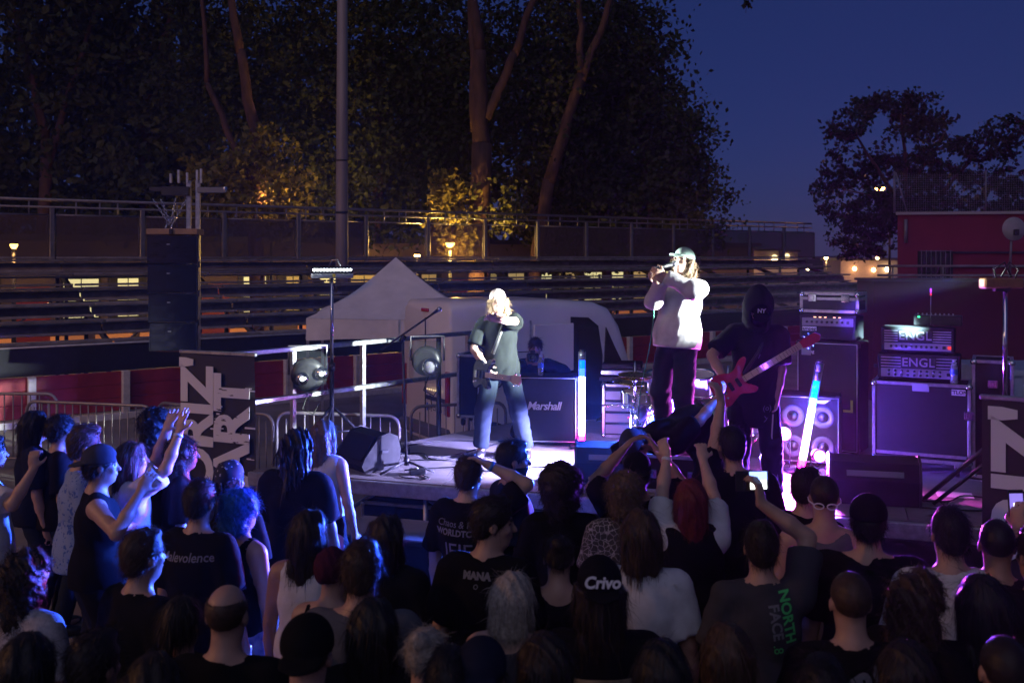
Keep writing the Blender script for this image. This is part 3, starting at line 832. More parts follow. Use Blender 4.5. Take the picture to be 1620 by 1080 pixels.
for sx in (-1, 1):
    for sy in (-1, 1):
        o = link('castor', cst, ec); o.location = (sx * (EW / 2 - .12), sy * (ED / 2 - .09), 0)
hx = thing('amplifier_head', 'lower silver-lined amplifier head in a rack case on the flight case', 'amplifier', locE + Vector((-.03, .0, CZ + EH + .002)), AMPROT, 'silver-lined guitar amplifier heads')
amp_head(hx, .74, .30, .25, .075, .085, m_psil, 9, 4, 'ENGL', (.0, -.170, .178), .115, 2)
hy = thing('amplifier_head', 'upper silver-lined amplifier head with a red switch, topmost of its stack', 'amplifier', locE + Vector((-.04, .0, CZ + EH + .268)), AMPROT, 'silver-lined guitar amplifier heads')
amp_head(hy, .66, .28, .24, .065, .07, m_psil, 10, 5, 'ENGL', (-.02, -.160, .168), .115)
MB().box((.285, -.15, .065), (.03, .01, .03)).build('power_switch', glow('red_switch', (1, .06, .03), .8), hy)
q = Matrix.Rotation(AMPROT, 3, 'Z') @ Vector((.29, -.21, 0))
bottle(locE + q + Vector((0, 0, CZ + EH + .002)), 'clear water bottle beside the lower silver-lined amplifier head')
q = Matrix.Rotation(AMPROT, 3, 'Z') @ Vector((.62, .12, 0))
rk = thing('rack_case', 'open black rack case standing beside the guitar amplifiers', 'case', locE + q, AMPROT, 'flight cases')
roadcase(rk, .36, .5, 1.12, latches=((.0, .8),))
# small aerial on the heads and a mixer with tiny lights
p0 = locE + Vector((.1, .05, CZ + EH + .522))
an = thing('aerial', 'thin wireless aerial with purple tip on the upper amplifier head', 'aerial', p0)
MB().lathe([(.03, 0), (.03, .008), (0, .012)], 12).build('base', m_blackp, an)
MB().tube([(0, 0, 0), (.003, 0, .33)], .004, 6).build('rod', m_steel, an)
MB().tube([(.003, 0, .33), (.003, 0, .37)], .009, 8).build('tip', glow('purple_led', (.45, .05, 1), 1.6), an)
MB().tube([(.003, 0, .30), (.003, 0, .325)], .009, 8).build('collar', glow('red_led', (1, .05, .1), .8), an)
mx = thing('pedal_unit', 'small black rack unit with a green light beside the aerial', 'rack unit', p0 + Vector((.22, -.05, 0)), AMPROT)
MB().box((-.16, .1, .05), (.44, .2, .10), bev=.006).build('housing', m_blackp, mx)
for i in range(9): MB().lathe([(.008, 0), (.007, .02), (0, .021)], 8, c=(-.34 + i * .04, .06, .10)).build('knob', m_alu, mx)
MB().box((-.33, -.002, .085), (.022, .008, .014)).build('indicator', glow('green_led', (.05, 1, .35), 2.5), mx)

# flight case and rack by the drums
p = W(749, 655, 12.3)
fc = thing('upright_flight_case', 'tall black flight case on castors left of the guitar cabinet', 'case', (p.x, 12.5, ZS), math.radians(-14), 'flight cases')
before = set(fc.children); roadcase(fc, .30, .5, .78, latches=())
for c in fc.children: c.location.z += .11
for sx in (-1, 1):
    for sy in (-1, 1):
        o = link('castor', cst, fc); o.location = (sx * .09, sy * .17, 0)
p = W(990, 690, 11.6)
rk = thing('effects_rack', 'open effects rack with green lights left of the bass drum', 'rack', (p.x, 11.7, ZS), math.radians(-10))
roadcase(rk, .50, .42, .62, latches=())
for i in range(4):
    u_ = MB().box((0, -.205, .10 + i * .13), (.42, .02, .10), bev=.004).build('rack_unit', m_pgrey, rk)
    for k_ in range(2): MB().box((.06 + k_ * .05, -.218, .11 + i * .13), (.03, .006, .02)).build('indicator', glow('green_rack_led', (.05, .9, .3), .7) if i != 1 else glow('red_rack_led', (1, .1, .2), .8), u_)
sh = thing('case_lids', 'stack of pale-edged case lids on the effects rack', 'case lid', (p.x - .02, 11.75, ZS + .63), math.radians(-10))
for i in range(3): MB().box((0, 0, .04 + i * .075), (.52 - i * .03, .4, .06), bev=.01).build('lid', m_alu if i == 1 else m_tolex, sh)

# ------------------------------------------------------------------ drum kit
m_shell = mat('clear_drum_shell', (.30, .30, .36), .18, .2, coat=.5)
m_skin = mat('drum_head', (.07, .075, .13), .3)
m_brass = mat('cymbal_brass', (.55, .40, .16), .28, .95, var=.15)
dk = thing('drum_kit', 'drum kit with large bass drum and chrome stands behind the singer', 'drum kit', (1.66, 9.95, ZS), math.radians(-12))
RX = Matrix.Rotation(math.radians(90), 3, 'X')
bd = MB().lathe([(.31, -.2), (.325, -.19), (.325, .19), (.31, .2)], 36, c=(0, 0, .36), R=RX).build('bass_drum', m_shell, dk)
for sy in (-1, 1): MB().lathe([(.345, -.02), (.36, -.01), (.36, .02), (.345, .03), (.33, .03), (.33, -.02)], 36, c=(0, sy * .21, .36), R=RX).build('hoop', m_chrome, bd)
MB().lathe([(.34, 0), (0, .002)], 36, c=(0, -.215, .36), R=RX).build('front_head', m_skin, bd)
for k_ in range(8):
    a = math.pi * 2 * k_ / 8
    MB().beam((.345 * math.cos(a), -.2, .36 + .345 * math.sin(a)), (.345 * math.cos(a), .2, .36 + .345 * math.sin(a)), .012, .012).build('tension_rod', m_chrome, bd)
def drum(x, y, z, r, h, tilt, name):
    R = Matrix.Rotation(math.radians(tilt), 3, 'X')
    d_ = MB().lathe([(r, -h / 2), (r, h / 2)], 26, c=(x, y, z), R=R).build(name, m_shell, dk)
    for sz in (-1, 1): MB().lathe([(r + .008, -.012), (r + .012, 0), (r + .008, .012), (r - .004, .012), (r - .004, -.012)], 26, c=Vector((x, y, z)) + R @ Vector((0, 0, sz * h / 2)), R=R).build('hoop', m_chrome, d_)
    MB().lathe([(r, 0), (0, .001)], 26, c=Vector((x, y, z)) + R @ Vector((0, 0, h / 2 - .004)), R=R).build('drum_head', mat('white_drum_head', (.5, .5, .52), .5), d_)
    for k_ in range(6):
        a = math.pi * 2 * k_ / 6
        o_ = Vector(((r + .012) * math.cos(a), (r + .012) * math.sin(a), 0))
        MB().beam(Vector((x, y, z)) + R @ (o_ + Vector((0, 0, -h * .45))), Vector((x, y, z)) + R @ (o_ + Vector((0, 0, h * .45))), .012, .02).build('lug', m_chrome, d_)
drum(.22, .02, .83, .14, .19, 14, 'tom')
drum(-.18, .02, .83, .13, .18, 14, 'tom')
drum(.62, .30, .50, .19, .36, 3, 'floor_tom')
drum(-.42, .35, .62, .17, .15, 4, 'snare_drum')
def cstand(x, y, h, cyms, lean=0, legs=True):
    s_ = MB()
    s_.tube([(x, y, .28), (x, y, h * .6)], .016, 10).tube([(x, y, h * .6), (x + lean, y, h)], .011, 10)
    for zz in (h * .36, h * .62, h * .8): s_.tube([(x + lean * max(0, (zz / h - .6)) / .4, y, zz), (x + lean * max(0, (zz / h - .6)) / .4, y, zz + .05)], .026, 10)
    for k_ in range(3):
        a = 2.1 * k_ + .5
        s_.tube([(x, y, .34), (x + .26 * math.cos(a), y + .26 * math.sin(a), .015)], .010, 8)
    s_.build('stand', m_chrome, dk)
    for (cz, r, tl) in cyms:
        MB().lathe([(0, .022), (.03, .018), (.045, .006), (r * .6, .0), (r, -.012), (r, -.014), (.04, .002), (0, .006)], 30, c=(x + lean * max(0, (cz / h - .6)) / .4, y, cz), R=Matrix.Rotation(math.radians(tl), 3, 'X') @ Matrix.Rotation(math.radians(tl * .4), 3, 'Y')).build('cymbal', m_brass, dk)
cstand(-.42, -.12, 1.05, ((.93, .17, 4), (.905, .17, 4)))
cstand(-.50, .40, .86, ((.80, .20, 6),), .0)
cstand(.47, -.02, 1.02, (), .02)
cstand(.80, .10, 1.12, ((1.08, .24, 8),), .05)
MB().tube([(-.75, -.1, .60), (-.1, -.1, .64)], .010, 8).build('boom_arm', m_chrome, dk)
MB().tube([(-.42, -.12, .88), (-.05, -.05, .80)], .010, 8).build('boom_arm', m_chrome, dk)
for (x, y) in ((.47, -.02), (.52, .08)):
    MB().tube([(x, y, .10), (x + .01, y, .9)], .022, 10).build('rack_tube', m_chrome, dk)

# ------------------------------------------------------------------ light stands and lamps
def tripod(t, h, spread, m, top_r=.018, base_z=.55):
    MB().tube([(0, 0, .25), (0, 0, h * .5)], .024, 10).build('lower_tube', m, t)
    MB().tube([(0, 0, h * .5), (0, 0, h)], top_r, 10).build('upper_tube', m_chrome, t)
    MB().tube([(0, 0, h * .5 - .04), (0, 0, h * .5 + .04)], .034, 10).build('clamp', m_blackp, t)
    for k_ in range(3):
        a = .4 + 2.094 * k_
        MB().tube([(0, 0, base_z), (spread * math.cos(a), spread * math.sin(a), .015)], .016, 8).build('leg', m, t)
        MB().tube([(0, 0, .27), (spread * .5 * math.cos(a), spread * .5 * math.sin(a), base_z * .5)], .009, 6).build('strut', m, t)
lsx = W(525, 428, 10.35)
ls = thing('light_stand', 'chrome light stand with a lit white LED bar left of the guitarist', 'light stand', (lsx.x, 10.35, ZS), 0, 'LED bar light stands')
LH = lsx.z - ZS - .05
tripod(ls, LH, .52, m_dark)
bR = math.radians(18)
RZ = Matrix.Rotation(bR, 3, 'Z')
MB().box((0, 0, LH - .005), (.44, .07, .05), bev=.006, R=RZ).build('bar_bracket', m_alu, ls)
hs = MB().box((0, 0, LH + .055), (.42, .075, .075), bev=.01, R=RZ).build('bar_housing', m_blackp, ls)
m_led = glow('white_led', (.92, 1.0, 1.0), 30)
for i in range(12):
    q = RZ @ Vector((-.187 + i * .034, -.041, LH + .058))
    MB().lathe([(.0125, 0), (.011, .006), (0, .008)], 10, c=q, R=RZ @ RX).build('led', m_led, hs)
MB().tube([(-.04, .03, LH + .09), (0.0, .02, LH + .16), (.06, 0, LH + .165), (.09, 0, LH + .1)], .007, 6).build('cable_loop', m_alu, ls)
tape = MB().box((.03, -.04, LH + .0), (.03, .012, .035)).build('tape', mat('yellow_tape', (.6, .5, .05), .6), ls)

rsx = W(1590, 448, 8.05)
rstd = thing('light_stand', 'chrome light stand with LED bar seen from behind at the right edge', 'light stand', (rsx.x, 8.05, ZS), 0, 'LED bar light stands')
RH = rsx.z - ZS - .05
tripod(rstd, RH, .55, m_dark)
aimdir = Vector((0.3, 10.3, 1.9)) - Vector((rsx.x, 8.05, rsx.z)); yaw = math.atan2(aimdir.y, aimdir.x)
RZ2 = Matrix.Rotation(math.radians(12), 3, 'Z')
hs2 = MB().box((-.03, 0, RH + .05), (.36, .09, .085), bev=.012, R=RZ2).build('bar_housing', mat('ochre_housing', (.30, .15, .05), .5, var=.2), rstd)
for i in range(9):
    q = RZ2 @ Vector((-.17 + i * .034, .050, RH + .05))
    MB().lathe([(.0125, 0), (.011, .006), (0, .008)], 10, c=q, R=RZ2 @ Matrix.Rotation(math.radians(-90), 3, 'X')).build('led', m_led, hs2)
for s_ in (-1, 1): MB().tube([(s_ * .05, 0, RH + .02), (s_ * .10, -.02, RH + .16), (s_ * .02, -.03, RH + .22), (-.04 * s_, -.02, RH + .1)], .008, 6).build('cable_loop', m_cable, rstd)
MB().box((-.03, 0, RH + .0), (.12, .05, .03)).build('bar_bracket', m_dark, rstd)
# narrow beams of the two bars
BAR_R = Vector((rsx.x - .05, 8.12, rsx.z + .02)) - Vector((rsx.x, 8.05, ZS))
def beam_light(t, base, off, target, energy, ang, col=(0.90, 1.0, 0.98), blend=1.0):
    loc = Vector(off); aim = Vector(target) - Vector(base)
    lamp('beam', 'SPOT', loc, energy, col, t, .05, aim, math.radians(ang), blend)
RB = (rsx.x, 8.05, ZS); LB = (lsx.x, 10.35, ZS)
beam_light(rstd, RB, BAR_R + Vector((-.1, .1, 0)), (-.08, 10.4, 2.22), 24000, 19)
beam_light(rstd, RB, BAR_R + Vector((0, .1, 0)), (1.52, 9.0, 2.62), 9500, 20)
beam_light(rstd, RB, BAR_R + Vector((.05, .1, 0)), (3.80, 10.7, 2.05), 16000, 10.5, (.6, .95, 1.0))
beam_light(ls, LB, Vector((.10, -.12, LH + .06)), (-.10, 10.4, 2.3), 500, 26)
beam_light(ls, LB, Vector((.12, -.12, LH + .06)), (1.38, 9.0, 2.93), 6500, 8)
beam_light(rstd, RB, BAR_R + Vector((-.26, -.10, .02)), (-3.0, 6.4, 1.5), 8000, 30, (.03, .09, 1.0))  # assumed blue beam, added for the blue light on the left crowd

# two wrapped flood lamps on the guard rail and one on a pole
m_foil = mat('clear_rain_cover', (.035, .04, .045), .22, .0, bump=.9, bscale=14, alpha=.16)
def flood(loc, rz, label, on, w=.44, h=.5, pole=None):
    t = thing('flood_lamp', label, 'flood lamp', loc, rz, 'flood lamps by the guard rail')
    MB().lathe([(0, -.13), (w * .36, -.12), (w * .47, -.05), (w * .5, .06), (w * .46, .12), (w * .3, .125), (0, .125)], 26, R=RX).build('housing', m_blackp, t)
    MB().tube([(-w / 2 - .02, 0, 0), (-w / 2 - .02, 0, h / 2 + .07), (w / 2 + .02, 0, h / 2 + .07), (w / 2 + .02, 0, 0)], .014, 8).build('yoke', m_steel, t)
    for sx in (((-.06, -.03), (.15, .02)) if on == 2 else ((.06, -.06),)):
        r = .030 if on == 2 else .075
        rf = MB().lathe([(r * (2.6 if on == 2 else 1.5), 0), (r * (2.3 if on == 2 else 1.35), .03), (r, .05)], 18, c=(sx[0], -.125, sx[1]), R=RX).build('reflector', m_chrome, t)
        MB().lathe([(r, .0), (r * .8, .02), (0, .03)], 16, c=(sx[0], -.14, sx[1]), R=RX).build('lens', glow('flood_lens_on', (.85, .95, 1), 3) if on == 2 else mat('grey_lens', (.30, .30, .34), .15), t)
    mb = MB()
    for i in range(9):
        for j in range(7): pass
    mb.box((0, -.02, -.01), (w + .05, .34, h + .05), bev=.07)
    mb.build('rain_cover', m_foil, t)
    if pole: MB().tube([(w / 2 - .06, .12, h / 2 + .06), (w / 2 - .06, .12, -pole)], .03, 8).build('pole', m_dark, t)
    MB().tube([(0, .1, -h / 2 + .02), (-.06, .1, -h / 2 - .15), (.06, .12, -h / 2 - .22), (.13, .12, -h / 2 - .1)], .008, 6).build('cable', m_cable, t)
    return t
p = W(487, 592, 11.2); flood((p.x, p.y, p.z), math.radians(12), 'flood lamp in clear rain cover with two lit bulbs on the left rail', 2, .38, .50)
p = W(676, 570, 11.9); flood((p.x, p.y, p.z), math.radians(-4), 'unlit black flood lamp with one grey lens behind the microphone stand', 1, .36, .44, p.z - .02)

# LED tubes standing on the stage
def led_tube(base, top, label, cols, on_from=0.0):
    base, top = Vector(base), Vector(top)
    t = thing('led_tube', label, 'light tube', base, 0, 'LED light tubes')
    ax = top - base
    L = ax.length
    MB().box((0, 0, .012), (.26, .2, .024), bev=.006).build('base_plate', m_blackp, t)
    side = ax.normalized().cross(Vector((0, 1, 0))).normalized()
    MB().tube([side * -.036 + ax * .03, side * -.036 + ax], .006, 6).tube([side * .036 + ax * .03, side * .036 + ax], .006, 6).build('frame_rail', m_alu, t)
    n = len(cols)
    for i, c in enumerate(cols):
        a, b = ax * (.04 + .96 * i / n), ax * (.04 + .96 * (i + 1) / n - .004)
        mm = mat('led_grid_off', (.35, .37, .42), .35, .6, bump=.6, bscale=90) if c is None else glow('led_%s' % '_'.join('%g' % v for v in c), c[:3], c[3])
        MB().tube([a, b], .030, 12).build('led_segment', mm, t)
    MB().tube([ax * .999, ax * 1.0 + ax.normalized() * .02], .032, 10).build('end_cap', m_blackp, t)
    return t
PW, PK, BL, CY = (.62, .38, 1.0, 75.), (1.0, .006, .5, 70.), (.001, .004, 1.0, 130.), (.0, .009, 1.0, 110.)
LW = (.20, .24, 1.0, 120.)
p = W(920, 705, 10.95); q = W(921, 556, 10.95)
led_tube((p.x, p.y, ZS), (q.x, q.y, q.z), 'upright light tube fading from blue to pink beside the guitar cabinet', [PK, PW, PW, PW, PW, PW, LW, LW, BL, (.0, .06, 1.0, 6.), None])
p = W(1266, 741, 9.68); q = W(1297, 574, 9.68)
led_tube((p.x, 9.68, ZS), (q.x, 9.68, q.z), 'tilted light tube glowing white and cyan in front of the bass stack', [PK, PW, PW, PW, PW, LW, LW, (.02, .10, 1.0, 100.), CY, (.0, .12, 1.0, 8.), None, None])

def par_can(px, py, Y, label, col, estr, energy, aim, r=.05, loc=None, spot=150):
    p = W(px, py, Y) if loc is None else Vector(loc)
    t = thing('par_can', label, 'stage light', (p.x, p.y, ZS), 0, 'small coloured stage lights')
    z = p.z - ZS
    d = (Vector(aim) - p).normalized()
    R = d.to_track_quat('Z', 'Y').to_matrix()
    MB().lathe([(r * .6, -.14), (r * 1.15, -.12), (r * 1.2, .0), (r * 1.05, .0)], 16, c=(0, 0, z), R=R).build('can', m_blackp, t)
    MB().lathe([(r * 1.05, -.004), (r * .7, .008), (0, .012)], 16, c=(0, 0, z), R=R).build('lens', glow('par_%d_%d_%d_%d' % (*[int(c * 9) for c in col], estr), col, estr), t)
    MB().box((0, .05, .01), (.16, .14, .02), bev=.004).tube([(-.07, .05, .01), (-.07, .03, z)], .008, 6).tube([(.07, .05, .01), (.07, .03, z)], .008, 6).build('bracket', m_dark, t)
    if energy: lamp('beam', 'SPOT', Vector((0, 0, z)) + d * .03, energy, col, t, .04, Vector((0, 0, z)) + d, math.radians(spot), .6)
    return t
par_can(1240, 686, 9.75, 'small magenta stage light glowing between the bassist and the bass stack', (1.0, .10, .90), 140, 1500, (1.6, 6.0, .8), .062)
par_can(936, 716, 10.2, 'tiny pink stage light at the foot of the upright light tube', (1.0, .25, .85), 40, 100, (0.3, 7.0, .8), .025)
par_can(0, 0, 0, 'blue wash light behind the singer\'s legs pointing at the crowd', (.03, .10, 1.0), 60, 13000, (-2.9, 5.75, 1.75), .06, (1.36, 9.52, 1.42), 72)  # assumed hidden fixture for the blue edges on the left crowd
par_can(0, 0, 0, 'violet wash light behind the singer\'s legs pointing back at the drums', (.12, .05, 1.0), 60, 5200, (2.2, 11.5, 1.2), .06, (1.58, 9.50, 1.36), 170)  # assumed hidden fixture for the blue-violet light on the drums
par_can(0, 0, 0, 'added violet wash light low on the deck left of the right monitor wedge', (.22, .05, 1.0), 30, 2300, (2.2, 4.5, 1.7), .05, (2.74, 8.86, 1.22), 150)  # added fixture that tints the right side of the crowd
par_can(0, 0, 0, 'added pink wash light pointing over the deck behind the centre wedge', (.42, .40, 1.0), 25, 5000, (.55, 10.0, .9), .05, (1.24, 9.80, 1.42), 82)  # added fixture that makes the bright pool on the deck

# microphone stand with boom
p = W(643, 745, Yz(745, ZS))
ms = thing('microphone_stand', 'black boom microphone stand at the front of the stage', 'microphone stand', (p.x, p.y, ZS), 0)
for k_ in range(3):
    a = -.35 + 2.094 * k_
    MB().tube([(0, 0, .10), (.30 * math.cos(a), .30 * math.sin(a), .012)], .011, 8).build('leg', m_dark, ms)
MB().tube([(0, 0, .06), (0, 0, .14)], .028, 10).build('hub', m_blackp, ms)
q = W(637, 537, p.y)
MB().tube([(0, 0, .1), (q.x - p.x, 0, q.z - ZS)], .013, 8).build('upright', m_dark, ms)
a, b = W(603, 553, p.y), W(684, 497, p.y)
O_ = Vector((p.x, p.y, ZS))
MB().tube([a - O_, b - O_], .010, 8).build('boom', m_dark, ms)
MB().tube([W(634, 541, p.y) - O_, W(641, 531, p.y) - O_], .024, 8).build('clutch', m_blackp, ms)
mc_ = MB().tube([W(682, 498, p.y) - O_, W(692, 491, p.y) - O_], [.011, .018], 10).build('microphone', m_dark, ms)
MB().lathe([(0, .03), (.022, .02), (.027, 0), (.02, -.02), (0, -.025)], 12, c=W(695, 490, p.y) - O_).build('grille_ball', m_chrome, mc_)
pd = thing('effects_pedal', 'small black effects pedal lying by the microphone stand foot', 'pedal', (p.x + .12, p.y - .12, ZS), .2)
MB().box((0, 0, .025), (.16, .12, .05), bev=.01).build('housing', m_blackp, pd); MB().lathe([(.012, .05), (.011, .062), (0, .063)], 8).build('switch', m_chrome, pd)
pb = thing('pedal_board', 'flat pedal board beside the left monitor wedge', 'pedal board', W(622, 716, Yz(716, ZS)) , .1)
MB().box((0, .05, .02), (.36, .16, .035), bev=.006).build('board', m_dark, pb)
for i in range(5): MB().box((-.14 + i * .07, .05, .055), (.055, .1, .035), bev=.006).build('pedal', m_pgrey if i % 2 else m_blackp, pb)

# cables snaking over the deck
def cable(label, pts, r=.007, m=None):
    pts = [Vector((*q, ZS + r)) if len(q) == 2 else Vector(q) for q in pts]
    out = []
    for i in range(len(pts) - 1):
        p0, p1, p2, p3 = pts[max(0, i - 1)], pts[i], pts[i + 1], pts[min(len(pts) - 1, i + 2)]
        for k_ in range(8):
            t = k_ / 8
            out.append(0.5 * ((2 * p1) + (p2 - p0) * t + (2 * p0 - 5 * p1 + 4 * p2 - p3) * t * t + (3 * p1 - p0 - 3 * p2 + p3) * t ** 3))
    out.append(pts[-1])
    return tag(MB().tube(out, r, 6).build('cable', m or m_cable), label, 'cable', 'cables on the stage')
cable('black cable curving across the deck left of the guitarist', [(-1.6, 10.2), (-1.0, 10.6), (-.8, 10.3), (-.3, 10.9), (-.1, 11.2)])
cable('black cable running along the back of the deck towards the guitar cabinet', [(-1.2, 11.0), (-.7, 11.3), (-.2, 11.25), (.3, 11.6)])
cable('black cable looping over the deck in front of the guitarist', [(-1.05, 9.75), (-.5, 9.9), (-.2, 9.7), (.3, 9.9), (.5, 9.6)])
cable('black cable lying on the deck behind the right monitor wedge', [(3.3, 8.6), (3.7, 8.5), (4.0, 8.7), (4.5, 8.3), (4.9, 8.5)])
cable('second black cable across the right end of the deck', [(3.4, 8.3), (3.9, 8.2), (4.3, 8.5), (4.7, 8.05)])
cable('white cable coiled under the large flight case', [(4.35, 9.2), (4.5, 9.1), (4.62, 9.25), (4.5, 9.38), (4.38, 9.28), (4.55, 9.15)], .008, mat('white_cable', (.55, .55, .55), .5))
rc_ = random.Random(5)
names_ = ('thin black cable from the left wedge towards the light stand', 'black cable crossing under the boom microphone stand', 'black cable bundle along the front of the guitar cabinet', 'black cable winding between the drums and the centre wedge', 'black cable leading to the tilted light tube', 'black cable running back to the large flight case')
for k_, (x_, y_) in enumerate(((-1.7, 10.3), (-.9, 9.6), (.0, 10.7), (.6, 9.9), (2.2, 9.7), (3.2, 9.4))):
    q_ = []; ang_ = rc_.uniform(0, 6.28)
    for n_ in range(9):
        q_.append((x_, y_)); ang_ += rc_.uniform(-1.1, 1.1); x_ += .16 * math.cos(ang_) + .05; y_ = max(y_ + .10 * math.sin(ang_), 9.80 - .327 * (x_ + 2.55) + .12)
    cable(names_[k_], q_, .006)
for k_, (x_, y_, a_) in enumerate(((-.5, 10.1, .4), (.35, 9.5, -.5), (2.9, 8.9, .1))):
    tag(MB().box((x_, y_, ZS + .003), (.16, .03, .002), R=Matrix.Rotation(a_, 3, 'Z')).build('tape_strip', mat('white_gaffer_tape', (.55, .55, .56), .7)), ('short white tape strip on the deck left of the guitarist', 'short white tape strip on the deck near centre stage', 'short white tape strip on the deck by the right wedge')[k_], 'tape', 'tape marks on the deck')
pp = W(1510, 783, Yz(783, ZS))
tag(MB().box((pp.x, pp.y, ZS + .004), (.30, .21, .002), R=Matrix.Rotation(-.3, 3, 'Z')).build('paper_sheet', mat('paper', (.7, .7, .7), .8)), 'white sheet of paper lying on the right end of the deck', 'paper')
pole = thing('slanted_pole', 'dark pole propped aslant from the deck towards the right banner', 'pole', W(1460, 792, Yz(792, ZS)))
MB().tube([(0, 0, .01), W(1562, 706, 7.8) - W(1460, 792, Yz(792, ZS))], .02, 8).build('shaft', m_dark, pole)
MB().tube([(-.01, 0, .0), (.02, 0, .03)], .03, 8).build('rubber_foot', m_blackp, pole)
# ================================================================== props around the stage
# --- pop-up canopy
m_canvas = mat('white_tent_canvas', (0.82, 0.77, 0.74), 0.85, var=0.10, vscale=3, bump=.3, bscale=9)
tc_ = W(600, 500, 16.6)
tent = thing('canopy_tent', 'white pointed canopy tent behind the guard rail', 'tent', (-2.10, 18.0, 0), math.radians(6))
hw, ze, zv, za = 1.45, 1.98, 1.62, 2.98
def lerp(a, b, t): return Vector(a).lerp(Vector(b), t)
apex = Vector((0, 0, za)); cs = [Vector((sx * hw, sy * hw, ze)) for sx, sy in ((-1, -1), (1, -1), (1, 1), (-1, 1))]
mb = MB(); n = 8
for k in range(4):
    a, b = cs[k], cs[(k + 1) % 4]
    grid = []
    for i in range(n + 1):
        row = []
        for j in range(n + 1):
            e = a.lerp(b, j / n); e.z -= .035 * math.sin(math.pi * j / n)
            t = i / n; p = e.lerp(apex, t); p.z -= .13 * math.sin(math.pi * t) * (1 - .3 * t)
            row.append(p)
        grid.append(row)
    vs = [p for r in grid for p in r]
    mb.add(vs, [(i * (n + 1) + j, i * (n + 1) + j + 1, (i + 1) * (n + 1) + j + 1, (i + 1) * (n + 1) + j) for i in range(n) for j in range(n)], 0, True)
mb.build('roof_canvas', m_canvas, tent)
for k in range(4):
    a, b = cs[k], cs[(k + 1) % 4]; nn = 12; vs = []
    out = Vector(((a + b) / 2).to_tuple()); out.z = 0; out.normalize()
    for j in range(nn + 1):
        e = a.lerp(b, j / nn); dz = -.035 * math.sin(math.pi * j / nn)
        wv = .02 * math.sin(j * 2.2 + k)
        vs += [e + Vector((0, 0, dz - .004)) + out * .006, e + Vector((0, 0, -(ze - zv) - .01 * math.cos(j))) + out * (.02 + wv)]
    MB().add(vs, [(2 * j, 2 * j + 1, 2 * j + 3, 2 * j + 2) for j in range(nn)], 0, True).build('valance', m_canvas, tent)
MB().box((.0, -hw - .035, (ze + zv) / 2 - .02), (.12, .012, ze - zv - .03)).build('valance_tape', m_canvas, tent)
for c in cs: MB().box((c.x * .985, c.y * .985, ze / 2 - .02), (.045, .045, ze - .04)).build('leg', m_steel, tent)

# --- white van
m_van = mat('white_van_paint', (0.82, 0.80, 0.78), 0.32, var=0.06, vscale=1.2, coat=.4)
m_seam = mat('dark_panel_gap', (.02, .02, .024), .8)
m_glass = mat('dark_glass', (.012, .014, .02), .06, spec=.8)
VL, VW = 3.35, 1.62
van = thing('van', 'white panel van with open side door parked behind the stage', 'van', (-.83, 13.75, 0), math.radians(31))
secs = [(0.0, .36, 2.29, .03), (.05, .32, 2.36, .0), (.9, .30, 2.37, .0), (1.8, .30, 2.36, .0), (2.50, .30, 2.31, .01), (2.76, .30, 2.22, .02), (2.95, .30, 1.98, .03), (3.10, .30, 1.60, .05), (3.20, .30, 1.32, .06), (3.38, .32, 1.18, .09), (3.44, .40, .9, .15)]
vs = []; NR = 24
for (x, z0, z1, ins) in secs:
    for k in range(NR):
        a = 2 * math.pi * (k + .5) / NR
        ca, sa = math.cos(a), math.sin(a)
        e = .15
        yy = math.copysign(abs(ca) ** e, ca); zz = math.copysign(abs(sa) ** e, sa)
        tum = .06 * max(0, (zz + .1))           # walls lean in towards the roof
        vs.append((x, VW / 2 + yy * (VW / 2 - ins - tum), (z0 + z1) / 2 + zz * (z1 - z0) / 2))
fs = []
for i in range(len(secs) - 1):
    for k in range(NR):
        k2 = (k + 1) % NR; fs.append((i * NR + k, i * NR + k2, (i + 1) * NR + k2, (i + 1) * NR + k))
fs.append(tuple(range(NR))); fs.append(tuple(range((len(secs) - 1) * NR, len(secs) * NR)))
MB().add(vs, fs, 0, True).build('body', m_van, van)
# rear: doors, bumper, plate, lights
MB().box((-.012, VW / 2, 1.30), (.012, .012, 1.62)).build('door_gap', m_seam, van)
MB().box((-.03, VW / 2, .50), (.14, VW - .08, .18), bev=.04).build('rear_bumper', mat('grey_bumper', (.09, .09, .1), .6), van)
pl = MB().box((-.022, .46, .84), (.02, .52, .115), bev=.004).build('number_plate', mat('plate_white', (.62, .62, .60), .5), van)
MB().box((-.034, .70, .84), (.004, .045, .113)).build('plate_band', m_blue, pl)
text_obj('plate_text', 'DJ-257-TS', pl, m_blackp, frame((-.0345, .44, .84), (0, -1, 0), (0, 0, 1)), .105, bold=.001, extrude=.001, spacing=.95)
MB().box((-.02, .46, .97), (.02, .62, .06), bev=.006).build('plate_trim', m_blackp, van)
for sy in (.10, VW - .10): MB().box((-.012, sy, 1.08), (.05, .10, .62), bev=.012).build('tail_lamp', mat('red_tail_lamp', (.28, .015, .012), .2, coat=.6), van)
MB().box((-.016, VW / 2, 2.22), (.03, .22, .05), bev=.008).build('brake_lamp', mat('red_brake_lamp', (.42, .02, .015), .25), van)
MB().tube([(-.05, .30, 1.05), (-.09, .28, .92), (-.05, .52, .88), (-.04, .6, 1.02)], .008, 6).build('hanging_cable', m_cable, van)
for i in range(7): MB().lathe([(.012, 0), (0, .01)], 8, c=(-.025, .30 + i * .07, 1.09), R=Matrix.Rotation(math.radians(-90), 3, 'Y')).build('marker_lamp', glow('warm_marker', (1, .72, .35), 2.0), van)
